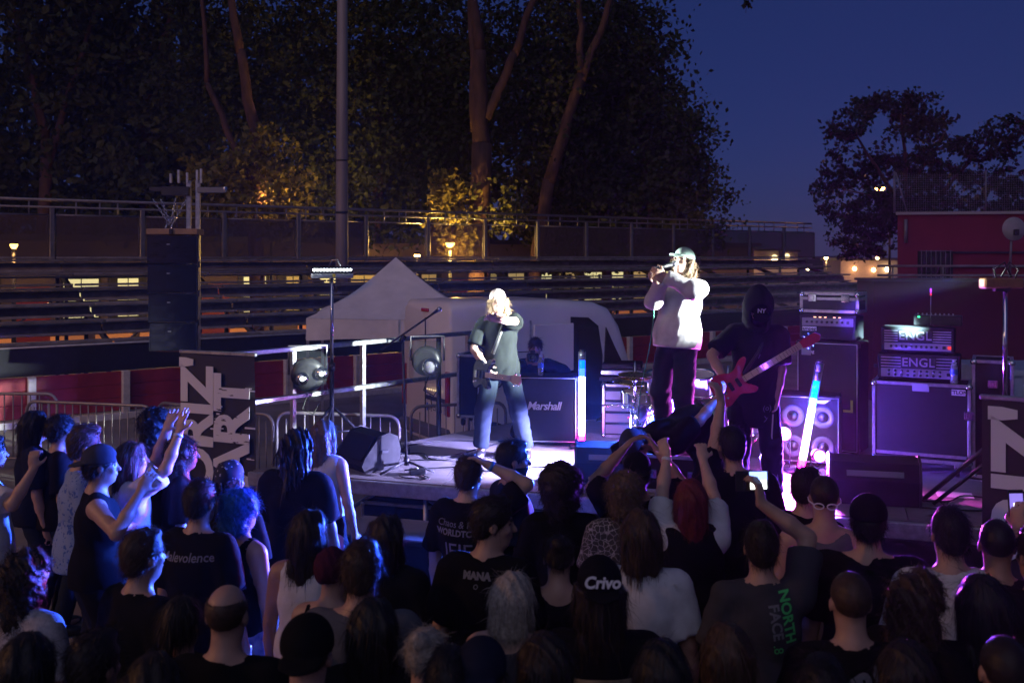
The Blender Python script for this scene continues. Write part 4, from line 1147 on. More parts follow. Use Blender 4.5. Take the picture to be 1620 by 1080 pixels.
# right side: waist groove, sliding door moved back, dark sheet painted as the shaded opening, wheels
for z in (1.62, 1.50): MB().box((.95, -.004, z), (1.75, .010, .012)).build('swage_line', m_seam, van)
MB().box((1.26, -.030, 1.42), (.03, .02, 1.30), bev=.004).build('door_rail', m_alu, van)
MB().box((1.66, -.035, 1.66), (.70, .035, .70), bev=.012).build('sliding_door', m_van, van)
MB().box((1.62, -.0345, .86), (.62, .03, .88), bev=.01).build('door_lower_panel', mat('blue_grey_panel', (.16, .17, .22), .5), van)
MB().prism([(1.98, .55), (2.54, .55), (2.56, 1.5), (2.48, 1.95), (2.30, 2.08), (1.98, 2.10)], (0, -.012, 0), (1, 0, 0), (0, 0, 1), (0, 1, 0), .01).build('opening_shade', m_glass, van)
MB().prism([(2.62, 1.28), (3.02, 1.28), (2.82, 1.62), (2.66, 1.92)], (0, .03, 0), (1, 0, 0), (0, 0, 1), (0, 1, 0), .02).build('side_window', m_glass, van)
text_obj('lettering', 'SOUND', van, mat('dark_lettering', (.05, .05, .07), .6), frame((.93, -.008, 1.20), (1, 0, 0), (0, 0, 1)), .24, extrude=.002, spacing=.95)
for x in (.62, 2.72):
    wv = MB().lathe([(.12, -.06), (.20, -.10), (.30, -.10), (.33, -.07), (.33, .07), (.30, .10), (.12, .1)], 24, c=(x, .06, .33), R=RX).build('wheel', m_blackp, van)
    MB().lathe([(.0, -.0), (.17, .02), (.2, .0)], 18, c=(x, -.04, .33), R=RX).build('rim', m_alu, wv)
MB().lathe([(.05, 0), (.04, .02), (0, .03)], 12, c=(3.30, .14, .98), R=Matrix.Rotation(math.radians(90), 3, 'Y')).build('indicator', glow('amber_indicator', (1, .35, .1), 1.5), van)

# --- speaker tower with four line-array boxes
pt = W(278, 365, 15.3)
tw_ = thing('lifting_tower', 'steel lifting tower with chain hoist behind the left banner', 'tower', (pt.x + .16, 15.45, 0), math.radians(4))
TH = CAMZ + (405 - 285) / FPX * 15.4
for sx in (-.07, .07): MB().beam((sx + .05, .05, 0.1), (sx + .05, .05, TH), .05, .07, bev=.006).build('mast_profile', m_alu, tw_)
mb = MB()
for sx, sy in ((-1, -1), (1, -1), (1, 1), (-1, 1)): mb.beam((0, 0, .12), (sx * .8, sy * .8, .04), .06, .06)
mb.build('outrigger', m_steel, tw_)
for (x, h) in ((-.30, .14), (-.18, .2), (-.05, .16), (.10, .2), (.16, .22)): MB().box((x + .02, 0, TH - .02 + h / 2 - .02), (.03, .05, h)).build('profile_end', m_alu, tw_)
MB().box((-.20, -.02, TH - .17), (.42, .10, .14), bev=.008).build('hoist_block', m_dark, tw_)
MB().box((.34, -.02, TH - .15), (.42, .06, .09), bev=.008).build('cross_arm', mat('grey_arm', (.22, .22, .23), .5, .5), tw_)
MB().box((-.45, -.02, TH - .14), (.3, .05, .07), bev=.008).build('cross_arm', m_dark, tw_)
MB().lathe([(.03, -.04), (.04, 0), (.03, .04)], 10, c=(.55, -.02, TH - .14)).build('arm_bolt', m_chrome, tw_)
def chain(a, b, name='chain'):
    a, b = Vector(a), Vector(b); L = (b - a).length; nl = max(2, int(L / .055)); mb = MB(); d = (b - a).normalized()
    s1 = d.cross(Vector((0, 1, 0))).normalized(); s2 = d.cross(s1)
    for i in range(nl):
        c = a.lerp(b, (i + .5) / nl); s = s1 if i % 2 else s2
        pts = []
        for k in range(11):
            an = 2 * math.pi * k / 10
            pts.append(c + d * (.036 * math.cos(an)) + s * (.017 * math.sin(an)))
        mb.tube(pts, .0055, 6, cap=False)
    mb.build(name, m_chrome, tw_)
xb = -.30
chain((xb - .22, -.1, TH - .30), (xb + .02, -.1, TH - .68)); chain((xb - .10, -.12, TH - .30), (xb + .04, -.12, TH - .66))
chain((xb + .12, -.1, TH - .28), (xb + .05, -.1, TH - .66)); chain((xb + .28, -.1, TH - .30), (xb + .07, -.1, TH - .68))
mb = MB()
for dx in (-.03, .05): mb.tube([(xb + dx + .02, -.1, TH - .68), (xb + dx - .01, -.1, TH - .76), (xb + dx + .05, -.1, TH - .80)], .012, 8)
mb.build('shackle', m_chrome, tw_)
zt = 3 + (405 - 372) / FPX * 15.3
MB().box((-.17, -.15, zt + .05), (.76, .42, .09), bev=.01).build('array_frame', mat('ochre_wood', (.34, .22, .13), .7, var=.2), tw_)
MB().box((-.18, -.375, zt + .05), (.05, .03, .08)).build('frame_hook', m_blackp, tw_)
m_film = mat('black_plastic_film', (.012, .012, .015), .16, bump=.8, bscale=7, coat=.3)
ang = 0.0; z = zt; y = 0
lab = ('topmost of the four black line-array speakers on the tower', 'second from top of the four black line-array speakers', 'third from top of the four black line-array speakers', 'lowest of the four black line-array speakers on the tower')
for k in range(4):
    hh = .445
    b = thing('line_array_speaker', lab[k], 'speaker', (pt.x, 15.3 + y, z - hh / 2), math.radians(6), 'line-array speakers on the tower')
    b.rotation_euler = (math.radians(-2.5 * k), 0, math.radians(6))
    w0 = .74 - .012 * k
    MB().prism([(-w0 / 2, -.22), (w0 / 2, -.22), (w0 / 2 - .07, .24), (-w0 / 2 + .07, .24)], (0, 0, -hh / 2 + .012), (1, 0, 0), (0, 1, 0), (0, 0, 1), hh - .024).build('cabinet', m_film, b)
    mb = MB()
    for i in range(7):
        a0 = -w0 / 2 + .03 + i * (w0 - .06) / 7; a1 = a0 + (w0 - .06) / 7
        d0 = -.232 - .018 * math.sin(math.pi * i / 7); d1 = -.232 - .018 * math.sin(math.pi * (i + 1) / 7)
        mb.add([(a0, d0, -hh / 2 + .03), (a1, d1, -hh / 2 + .03), (a1, d1, hh / 2 - .03), (a0, d0, hh / 2 - .03)], [(0, 1, 2, 3)], 0, True)
    mb.build('grille', m_film, b)
    MB().box((w0 / 2 - .008, -.1, 0), (.02, .08, hh * .8), bev=.004).build('rigging_plate', m_steel, b)
    MB().box((-.05, -.262, .08), (.05, .012, .02), bev=.004).build('badge', m_alu, b)
    z -= hh + .006; y += .012 * k

# --- roll-up banners
m_ban = mat('banner_vinyl', (.022, .019, .020), .6, var=.12, vscale=3)
m_ink = mat('white_ink', (.72, .70, .72), .6)
m_grunge = bpy.data.materials.new('brushed_white_ink'); m_grunge.use_nodes = True
nt = m_grunge.node_tree; bs = nt.nodes['Principled BSDF']; bs.inputs['Roughness'].default_value = .6
tcn = nt.nodes.new('ShaderNodeTexCoord'); mpn = nt.nodes.new('ShaderNodeMapping'); mpn.inputs['Scale'].default_value = (6, 1, 26)
nz = nt.nodes.new('ShaderNodeTexNoise'); nz.inputs['Scale'].default_value = 1.0; nz.inputs['Detail'].default_value = 8
rp = nt.nodes.new('ShaderNodeValToRGB'); rp.color_ramp.elements[0].position = .34; rp.color_ramp.elements[1].position = .38
rp.color_ramp.elements[0].color = (.022, .019, .020, 1); rp.color_ramp.elements[1].color = (.72, .70, .72, 1)
nt.links.new(tcn.outputs['Object'], mpn.inputs[0]); nt.links.new(mpn.outputs[0], nz.inputs['Vector']); nt.links.new(nz.outputs['Fac'], rp.inputs[0]); nt.links.new(rp.outputs[0], bs.inputs['Base Color'])
def banner(loc, rz, label, w=1.04, h=2.0):
    t = thing('roll_up_banner', label, 'banner', loc, rz, 'roll-up banners beside the stage')
    mb = MB(); nx, nz_ = 6, 14; vs = []
    for j in range(nz_ + 1):
        for i in range(nx + 1):
            x = -w / 2 + w * i / nx; vs.append((x, .012 * math.sin(i * .9 + j * .35), .08 + (h - .08) * j / nz_))
    mb.add(vs, [(j * (nx + 1) + i, j * (nx + 1) + i + 1, (j + 1) * (nx + 1) + i + 1, (j + 1) * (nx + 1) + i) for j in range(nz_) for i in range(nx)], 0, True)
    mb.build('print', m_ban, t)
    MB().box((0, 0, h + .012), (w + .03, .04, .035), bev=.006).build('top_bar', m_alu, t)
    MB().box((0, 0, .04), (w + .04, .16, .08), bev=.02).build('base_cassette', m_alu, t)
    MB().tube([(0, .05, .06), (0, .05, h)], .012, 8).build('support_pole', m_alu, t)
    text_obj('lettering', "HORIZ'", t, m_ink, frame((-.225, -.022, h - .04), (0, 0, 1), (-1, 0, 0)), .56, bold=.022, extrude=.003, ax='RIGHT', spacing=.98, res=4)
    text_obj('lettering', "ART", t, m_grunge, frame((.22, -.022, h - .20), (0, 0, 1), (-1, 0, 0)), .60, bold=.022, extrude=.003, ax='RIGHT', spacing=.95, res=4)
    mb = MB()
    for i in range(26):
        zc = RND.uniform(h - 1.5, h - .3); xx = RND.choice((.02, .43)) + RND.uniform(-.03, .03)
        L = RND.uniform(.03, .14)
        mb.box((xx, -.027, zc), (L, .002, RND.uniform(.004, .018)))
    tag(mb.build('brush_marks', m_ink, t), kind='stuff')
    return t
banner(W(344, 870, 10.15).to_tuple()[:2] + (0,), math.radians(-24), 'dark roll-up banner with large white letters left of the stage', .95)
q_ = W(1563, 700, 6.95)
banner((q_.x + .42, 6.72, 0), math.radians(-33), 'dark roll-up banner with large white letters cut by the right edge')

# --- crowd barriers
m_zinc = mat('dull_zinc_tube', (.30, .28, .27), .5, .7, var=.2, vscale=6)
def barrier(p0, p1, label, h=1.08):
    p0, p1 = Vector(p0), Vector(p1); L = (p1 - p0).length
    t = thing('crowd_barrier', label, 'barrier', (p0.x, p0.y, 0), math.atan2(p1.y - p0.y, p1.x - p0.x), 'steel crowd barriers')
    r = .14; pts = [(0, 0, .18), (0, 0, h - r)]
    for k in range(1, 5): a = math.pi / 2 * k / 4; pts.append((r - r * math.cos(a), 0, h - r + r * math.sin(a)))
    for k in range(0, 5): a = math.pi / 2 * k / 4; pts.append((L - r + r * math.sin(a), 0, h - r + r * math.cos(a)))
    pts += [(L, 0, .18), (0, 0, .18)]
    MB().tube(pts, .021, 8).build('frame', m_zinc, t)
    n = int(L / .115); bar = MB().tube([(0, 0, .18), (0, 0, h)], .0085, 6).mesh('bar', m_zinc)
    for i in range(1, n):
        o = link('bar', bar, t); o.location = (L * i / n, 0, 0)
        if i in (1, n - 1): o.scale.z = .93
    for x in (.25, L - .25): MB().beam((x, -.28, .02), (x, .28, .02), .05, .03).box((x, 0, .1), (.03, .03, .16)).build('foot', m_zinc, t)
barrier(W(-90, 615, 13.9), W(90, 617, 13.9), 'steel crowd barrier cut by the left edge')
barrier(W(42, 632, 13.2), W(241, 640, 12.75), 'steel crowd barrier in front of the red wall at left')
barrier(W(250, 636, 13.1), W(432, 648, 12.0), 'steel crowd barrier half hidden by the left banner')
barrier(W(438, 650, 12.25), W(632, 655, 11.95), 'steel crowd barrier behind the left light stand')
barrier(W(650, 655, 12.7), W(800, 650, 13.1), 'steel crowd barrier behind the van number plate and guitarist')

# --- subwoofers on pallets in front of the stage
m_pallet = mat('grey_pallet_wood', (.26, .24, .22), .85, var=.25, vscale=5, bump=.4, bscale=30)
def pallet(loc, rz, label):
    t = thing('pallet', label, 'pallet', loc, rz, 'wooden pallets under the subwoofers')
    top = MB().box((0, 0, .132), (1.15, .10, .02), bev=.003).mesh('board', m_pallet)
    for i in range(5):
        o = link('board', top, t); o.location.y = -.34 + i * .17
    bl_ = MB().box((0, 0, .062), (.12, .12, .12), bev=.004).mesh('block', m_pallet)
    for i in (-1, 0, 1):
        for j in (-1, 0, 1):
            o = link('block', bl_, t); o.location = (i * .5, j * .33, .0)
    for j in (-1, 0, 1): MB().box((0, j * .33, .010), (1.15, .10, .018)).build('runner', m_pallet, t)
def subwoofer(loc, rz, label, w=1.05, d=.6, h=.52):
    t = thing('subwoofer', label, 'subwoofer', loc, rz, 'subwoofers in front of the stage')
    MB().box((0, 0, h / 2), (w, d, h), bev=.01).build('cabinet', m_tolex, t)
    MB().box((0, -d / 2 - .004, h / 2), (w - .06, .012, h - .06), bev=.004).build('grille', m_grille, t)
    MB().box((0, 0, h + .006), (w - .01, d - .01, .012), bev=.002).build('top_board', m_deck, t)
    for sx in (-1, 1): MB().box((sx * (w / 2 + .002), 0, h * .6), (.012, .16, .06), bev=.004).build('handle', m_dark, t)
p = W(635, 985, 8.3); pallet((p.x, 8.5, 0), STROT, 'grey wooden pallet under the left subwoofer'); subwoofer((p.x, 8.5, .143), STROT, 'black subwoofer with wooden top in front of the stage left of centre')
p = W(1450, 985, 6.9); pallet((p.x, 7.0, 0), STROT, 'grey wooden pallet under the right subwoofer'); subwoofer((p.x, 7.0, .143), STROT, 'black subwoofer in front of the stage near the right banner')
ub = thing('stacked_case', 'dark equipment case stored under the stage left of centre', 'case', (-.9, 10.1, 0), STROT, 'flight cases')
roadcase(ub, 1.1, .6, .55, latches=())

# --- red building with podium on the right
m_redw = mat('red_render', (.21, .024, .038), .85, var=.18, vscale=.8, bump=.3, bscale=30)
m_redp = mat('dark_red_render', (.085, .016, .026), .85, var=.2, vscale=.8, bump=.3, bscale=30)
m_cop = mat('pale_coping', (.42, .36, .36), .8)
bx0 = W(1420, 340, 22); 
rb_ = thing('red_building', 'red rendered building with barred window at the right edge', 'building', (bx0.x, 22, 0), math.radians(-10))
BH = bx0.z
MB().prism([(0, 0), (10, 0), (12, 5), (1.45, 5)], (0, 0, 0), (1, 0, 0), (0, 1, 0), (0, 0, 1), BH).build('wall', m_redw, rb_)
MB().prism([(-.05, -.06), (10, -.06), (12, 5), (1.40, 5)], (0, 0, BH + .002), (1, 0, 0), (0, 1, 0), (0, 0, 1), .06).build('coping', m_cop, rb_)
wz = W(1455, 423, 22).z
fr = MB().box((.78, -.02, wz + .05), (.72, .06, .62)).build('window', m_seam, rb_)
MB().box((.78, -.055, wz + .05), (.62, .012, .54)).build('pane', m_glass, fr)
for i in range(7): MB().tube([(.48 + i * .1, -.09, wz - .3), (.48 + i * .1, -.09, wz + .38)], .010, 6).build('window_bar', m_rail, fr)
for z_ in (-.28, .36): MB().tube([(.44, -.09, wz + z_), (1.12, -.09, wz + z_)], .010, 6).build('window_bar', m_rail, fr)
MB().tube([(.16, -.06, BH - .1), (.16, -.06, BH - .62)], .04, 8).build('drain_pipe', m_rail, rb_)
for z_ in (wz + .33, wz + .02): MB().box((3.2, -.03, z_), (4.2, .05, .045)).build('wall_rail', m_dark, rb_)
# roof fence
rf_ = thing('roof_fence', 'tall wire mesh fence with posts on the roof of the red building', 'fence', (bx0.x + .1, 22.5, BH + .06), math.radians(-6))
for x in (.02, 2.0, 4.4): MB().tube([(x, 0, 0), (x, 0, .95)], .022, 8).build('post', m_rail, rf_)
MB().tube([(.05, 0, .92), (.30, 0, 0)], .016, 8).build('strut', m_rail, rf_)
mb = MB()
for i in range(90): mb.beam((i * .05, 0, 0), (i * .05, 0, .9), .004, .004)
for j in range(18): mb.beam((0, 0, j * .05), (4.5, 0, j * .05), .004, .004)
tag(mb.build('wire_mesh', m_rail, rf_), kind='stuff')
# podium wall and its railing
px0 = W(1382, 445, 20.5)
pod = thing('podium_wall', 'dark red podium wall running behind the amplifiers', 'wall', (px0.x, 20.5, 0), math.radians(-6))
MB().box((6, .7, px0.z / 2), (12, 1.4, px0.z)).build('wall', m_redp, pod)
MB().box((6, .7, px0.z + .02), (12.1, 1.5, .05)).build('coping', mat('dark_coping', (.12, .09, .10), .8), pod)
MB().box((6, -.03, .75), (12, .06, .06)).build('ledge', m_dark, pod)
pr = thing('podium_railing', 'pale horizontal railing on top of the podium wall', 'railing', (px0.x + .1, 20.55, px0.z + .045), math.radians(-6))
for z_ in (.08, .27): MB().tube([(0, 0, z_), (9, 0, z_)], .025, 8).build('rail', m_rail, pr)
for i in range(10): MB().box((i * 1.0 + .3, 0, .14), (.04, .03, .28)).build('post', m_rail, pr)
# round dish on a thin post
dp = W(1604, 366, 20.2)
ds = thing('round_dish', 'round pale dish on a thin post in front of the red building', 'dish', (dp.x, 20.2, px0.z + .05), 0)
MB().tube([(-.06, .05, 0), (-.02, .05, dp.z - px0.z)], .025, 8).build('post', m_rail, ds)
MB().lathe([(.24, 0), (.22, .025), (.12, .06), (0, .075)], 26, c=(0, 0, dp.z - px0.z), R=RX).build('dish', mat('pale_dish', (.34, .31, .32), .6, var=.15, vscale=6), ds)
MB().box((0, -.1, dp.z - px0.z - .07), (.10, .06, .12), bev=.01).build('bracket', m_dark, ds)
# pale blue container
cb = thing('container', 'pale blue metal container behind the right light stand', 'container', (W(1556, 600, 12.6).x, 12.6, 0), math.radians(-8))
CH = W(1556, 586, 12.6).z
MB().box((1.4, .7, CH / 2), (2.8, 1.4, CH), bev=.01).build('shell', mat('pale_blue_paint', (.22, .34, .46), .5, var=.15), cb)
for i in range(14): MB().box((.1 + i * .2, -.015, CH / 2), (.07, .03, CH - .1), bev=.008).build('rib', mat('pale_blue_paint'), cb)
MB().box((1.4, -.02, CH - .02), (2.84, .05, .07)).build('top_rail', mat('pale_blue_rail', (.28, .38, .5), .5), cb)
# ================================================================== people: smooth distance-field bodies
def axis(lo, hi, h, fine=()):
    xs = [lo]
    while xs[-1] < hi:
        x = xs[-1]; st = h
        for (a, b, hf) in fine:
            if a - st < x < b: st = min(st, hf)
        xs.append(x + st)
    return np.array(xs)

class Field:
    def __init__(s, ax, ay, az):
        s.a = (ax, ay, az)
        s.D = np.full((len(ax), len(ay), len(az)), 0.25, np.float32)
    def sl(s, lo, hi):
        r = []
        for k in range(3):
            i0 = max(0, int(np.searchsorted(s.a[k], lo[k])) - 2); i1 = min(len(s.a[k]), int(np.searchsorted(s.a[k], hi[k])) + 2)
            if i1 - i0 < 1: return None
            r.append(slice(i0, i1))
        return tuple(r)
    def grid(s, q):
        return (s.a[0][q[0]][:, None, None], s.a[1][q[1]][None, :, None], s.a[2][q[2]][None, None, :])
    def put(s, q, d, k, op):
        A = s.D[q]; d = d.astype(np.float32)
        if op == 'u':
            if k > 0:
                h = np.maximum(k - np.abs(A - d), 0) / k
                s.D[q] = np.minimum(A, d) - h * h * k * .25
            else: s.D[q] = np.minimum(A, d)
        else:
            d = -d
            if k > 0:
                h = np.maximum(k - np.abs(A - d), 0) / k
                s.D[q] = np.maximum(A, d) + h * h * k * .25
            else: s.D[q] = np.maximum(A, d)
    def cone(s, a, b, ra, rb, k=.02, op='u', flat=False, flat0=False):
        a, b = np.array(a, float), np.array(b, float); m = max(ra, rb) + k + .02
        q = s.sl(np.minimum(a, b) - m, np.maximum(a, b) + m)
        if q is None: return s
        X, Y, Z = s.grid(q); ba = b - a; L2 = max(1e-9, ba @ ba); L = math.sqrt(L2)
        t0 = ((X - a[0]) * ba[0] + (Y - a[1]) * ba[1] + (Z - a[2]) * ba[2]) / L2
        t = np.clip(t0, 0, 1)
        d = np.sqrt((X - a[0] - t * ba[0]) ** 2 + (Y - a[1] - t * ba[1]) ** 2 + (Z - a[2] - t * ba[2]) ** 2) - (ra + (rb - ra) * t)
        if flat: d = np.maximum(d, (t0 - 1) * L)
        if flat0: d = np.maximum(d, -t0 * L)
        s.put(q, d, k, op); return s
    def ell(s, c, r, R=None, k=.02, op='u'):
        c = np.array(c, float); r = np.array(r, float); m = r.max() + k + .02
        q = s.sl(c - m, c + m)
        if q is None: return s
        X, Y, Z = s.grid(q); x, y, z = X - c[0], Y - c[1], Z - c[2]
        if R is not None:
            R = np.array(R, float)
            x, y, z = (x * R[0, 0] + y * R[1, 0] + z * R[2, 0], x * R[0, 1] + y * R[1, 1] + z * R[2, 1], x * R[0, 2] + y * R[1, 2] + z * R[2, 2])
        k0 = np.sqrt((x / r[0]) ** 2 + (y / r[1]) ** 2 + (z / r[2]) ** 2)
        k1 = np.sqrt((x / r[0] ** 2) ** 2 + (y / r[1] ** 2) ** 2 + (z / r[2] ** 2) ** 2) + 1e-6
        s.put(q, k0 * (k0 - 1) / k1, k, op); return s
    def plane(s, p, n, lo=None, hi=None):
        """cut away the side the normal points to"""
        q = (slice(None),) * 3 if lo is None else s.sl(lo, hi)
        if q is None: return s
        X, Y, Z = s.grid(q); n = np.array(n, float); n /= np.linalg.norm(n)
        d = (X - p[0]) * n[0] + (Y - p[1]) * n[1] + (Z - p[2]) * n[2]
        s.D[q] = np.maximum(s.D[q], d.astype(np.float32)); return s
    def ripple(s, seed, amp, waves, sharp=False):
        """cloth folds / hair lumps: sum of warped sine waves; waves = [(kx,ky,kz)...]"""
        rg = np.random.default_rng(seed)
        X, Y, Z = s.grid((slice(None),) * 3)
        f = 0
        for (kx, ky, kz) in waves:
            ph = rg.uniform(0, 6.28, 4)
            w = 1.3 * np.sin(X * ky * .4 + Z * kx * .37 + Y * 5 + ph[1])
            a = np.sin(X * kx * rg.uniform(.7, 1.3) + Y * ky * rg.uniform(.7, 1.3) + Z * kz * rg.uniform(.7, 1.3) + w + ph[0])
            f = f + (a if not sharp else 1.15 - 2.2 * np.sqrt(np.abs(a)) )
        s.D += (amp / math.sqrt(len(waves)) * f).astype(np.float32); return s
    def mesh(s):
        """naive surface nets on the (uneven) grid"""
        D = s.D
        D[0], D[-1], D[:, 0], D[:, -1], D[:, :, 0], D[:, :, -1] = (.05,) * 6
        S = (D < 0)
        c = np.zeros(tuple(n - 1 for n in D.shape), np.int8)
        for i in (0, 1):
            for j in (0, 1):
                for k in (0, 1): c += S[i:D.shape[0] - 1 + i, j:D.shape[1] - 1 + j, k:D.shape[2] - 1 + k]
        act = (c > 0) & (c < 8)
        I = np.argwhere(act); n = len(I)
        idx = np.full(act.shape, -1, np.int64); idx[act] = np.arange(n)
        acc = np.zeros((n, 3)); cnt = np.zeros(n)
        E = []
        for a in np.ndindex(2, 2, 2):
            for ax in range(3):
                if a[ax] == 0:
                    b = list(a); b[ax] = 1; E.append((a, tuple(b)))
        for a, b in E:
            da = D[I[:, 0] + a[0], I[:, 1] + a[1], I[:, 2] + a[2]]; db = D[I[:, 0] + b[0], I[:, 1] + b[1], I[:, 2] + b[2]]
            m = (da < 0) != (db < 0); t = da[m] / (da[m] - db[m])
            A_, B_ = np.array(a, float), np.array(b, float)
            acc[m] += A_ + (B_ - A_) * t[:, None]; cnt[m] += 1
        f = acc / cnt[:, None]
        V = np.empty((n, 3))
        for k in range(3):
            g = s.a[k]; V[:, k] = g[I[:, k]] + f[:, k] * (g[I[:, k] + 1] - g[I[:, k]])
        F = []
        nx, ny, nz = D.shape
        for ax in range(3):
            sl0 = [slice(1, -1)] * 3; sl0[ax] = slice(0, -1); sl1 = [slice(1, -1)] * 3; sl1[ax] = slice(1, None)
            s0, s1 = S[tuple(sl0)], S[tuple(sl1)]
            P = np.argwhere(s0 != s1)
            if len(P) == 0: continue
            off = np.ones(3, int); off[ax] = 0; P = P + off
            o1, o2 = (ax + 1) % 3, (ax + 2) % 3
            def cell(d1, d2):
                Q = P.copy(); Q[:, o1] -= d1; Q[:, o2] -= d2; return idx[Q[:, 0], Q[:, 1], Q[:, 2]]
            q = np.stack([cell(1, 1), cell(0, 1), cell(0, 0), cell(1, 0)], 1)
            ins = S[P[:, 0], P[:, 1], P[:, 2]]
            q[~ins] = q[~ins][:, ::-1]
            F.append(q)
        F = np.concatenate(F); F = F[(F >= 0).all(1)]
        return V, F

def relax(V, F, it=1, f=.5):
    for _ in range(it):
        acc = np.zeros_like(V); cnt = np.zeros(len(V))
        for a, b in ((0, 1), (1, 2), (2, 3), (3, 0)):
            np.add.at(acc, F[:, a], V[F[:, b]]); np.add.at(acc, F[:, b], V[F[:, a]])
            cnt += np.bincount(F[:, a], minlength=len(V)) + np.bincount(F[:, b], minlength=len(V))
        V = V * (1 - f) + f * acc / np.maximum(cnt, 1)[:, None]
    return V

def normals(V, F):
    fn = np.cross(V[F[:, 2]] - V[F[:, 0]], V[F[:, 3]] - V[F[:, 1]])
    N = np.zeros_like(V)
    for k in range(4): np.add.at(N, F[:, k], fn)
    return N / (np.linalg.norm(N, axis=1)[:, None] + 1e-9)

# ---- colours of skin, hair and cloth
def skin(name, c): return mat('skin_' + name, c, 0.5, var=.10, vscale=14, bump=.08, bscale=120)
SK = [skin('fair', (.47, .29, .22)), skin('light', (.40, .235, .17)), skin('tan', (.30, .165, .11)), skin('brown', (.16, .085, .055))]
m_lip = mat('lips', (.30, .10, .09), .45); m_eye = mat('eye_dark', (.03, .02, .018), .2)
def hairm(name, c, r=.55): return mat('hair_' + name, c, r, var=.35, vscale=60, spec=.35)
HC = dict(black=hairm('black', (.010, .009, .009)), dark=hairm('dark', (.020, .013, .010)), brown=hairm('brown', (.050, .028, .017)), lbrown=hairm('light_brown', (.12, .075, .042)),
          blond=hairm('blond', (.27, .18, .10)), ash=hairm('ash_blond', (.34, .30, .25)), red=hairm('red', (.13, .016, .016)), blue=hairm('blue', (.02, .13, .42)), plum=hairm('plum', (.07, .012, .03)))
def cloth(name, c, **kw):
    a = dict(rough=.88, var=.14, vscale=9, bump=.25, bscale=260, spec=.08); a.update(kw)
    return mat('cloth_' + name, c, **a)
CL = dict(black=cloth('black', (.0075, .0075, .009)), black2=cloth('washed_black', (.013, .0125, .015)), navy=cloth('navy', (.013, .016, .032)), white=cloth('white', (.56, .55, .56)), grey=cloth('grey', (.10, .10, .115)),
          dgrey=cloth('dark_grey', (.045, .045, .055)), green=cloth('bottle_green', (.0085, .0105, .0105)), jacket=cloth('pale_jacket', (.50, .48, .50)), denim=cloth('denim', (.017, .024, .038)), wash=cloth('faded_denim', (.10, .13, .19)),
          khaki=cloth('khaki', (.12, .10, .075)), plum=cloth('plum', (.06, .014, .03), bump=.8, bscale=70),
          tiedye=cloth('tie_dye', (.10, .13, .30), col2=(.42, .42, .46), vscale=16), pale=cloth('speckled_pale', (.26, .25, .27), col2=(.42, .40, .42), vscale=38), lblue=cloth('light_blue', (.16, .22, .36)))
# printed shirts
def pattern(name, c1, c2, kind, scale):
    m = bpy.data.materials.new(name); m.use_nodes = True; nt = m.node_tree; b = nt.nodes['Principled BSDF']; b.inputs['Roughness'].default_value = .85
    t = nt.nodes.new('ShaderNodeTexCoord'); v = nt.nodes.new('ShaderNodeTexVoronoi'); v.inputs['Scale'].default_value = scale
    r = nt.nodes.new('ShaderNodeValToRGB'); r.color_ramp.interpolation = 'CONSTANT'
    src = v.outputs['Distance']
    if kind == 'lines': v.feature = 'DISTANCE_TO_EDGE'; v.distance = 'EUCLIDEAN'
    n = nt.nodes.new('ShaderNodeTexNoise'); n.inputs['Scale'].default_value = scale * .8
    ad = nt.nodes.new('ShaderNodeMixRGB'); ad.inputs[0].default_value = .12 if kind == 'floral' else .03
    nt.links.new(t.outputs['Object'], n.inputs['Vector']); nt.links.new(t.outputs['Object'], ad.inputs[1]); nt.links.new(n.outputs['Color'], ad.inputs[2]); nt.links.new(ad.outputs[0], v.inputs['Vector'])
    nt.links.new(src, r.inputs[0]); r.color_ramp.elements[0].color = (*c1, 1); r.color_ramp.elements[1].color = (*c2, 1)
    r.color_ramp.elements[0].position = 0; r.color_ramp.elements[1].position = .33 if kind == 'floral' else (.05 if kind == 'lines' else .22)
    nt.links.new(r.outputs[0], b.inputs['Base Color'])
    return m
CL['hawaii'] = pattern('blue_floral_print', (.045, .10, .34), (.20, .27, .46), 'floral', 26)
CL['maze'] = pattern('maze_print', (.30, .28, .30), (.035, .032, .04), 'lines', 34)
CL['bandana'] = pattern('paisley_bandana', (.38, .36, .40), (.022, .020, .035), 'dots', 34)

def rot(pitch=0, roll=0, yaw=0):
    """pitch > 0 leans forward (towards +Y)"""
    return Matrix.Rotation(math.radians(yaw), 3, 'Z') @ Matrix.Rotation(math.radians(-pitch), 3, 'X') @ Matrix.Rotation(math.radians(roll), 3, 'Y')

def ik(S, T, l1, l2, hint):
    S, T = Vector(S), Vector(T); d = T - S; L = d.length
    mx = (l1 + l2) * .995
    if L > mx: T = S + d * (mx / L); d = T - S; L = mx
    L = max(L, abs(l1 - l2) + .02)
    a = (l1 * l1 - l2 * l2 + L * L) / (2 * L); h = math.sqrt(max(0, l1 * l1 - a * a))
    u = d.normalized(); v = Vector(hint) - u * Vector(hint).dot(u)
    if v.length < 1e-4: v = u.orthogonal()
    return S + u * a + v.normalized() * h, T

TROUSERS = {}; SHOE = []; HS = 0.93
def shoe_mesh():
    if not SHOE:
        f = Field(axis(-.08, .08, .012), axis(-.14, .22, .014), axis(-.02, .14, .012))
        f.ell((0, .05, .035), (.047, .145, .05)).ell((0, -.035, .06), (.042, .065, .065)).plane((0, 0, .004), (0, 0, -1)).plane((0, 0, .115), (0, 0, 1))
        V, F = f.mesh(); SHOE.append(np_mesh('shoe', V, F, [m_blackp], None, True))
    return SHOE[0]

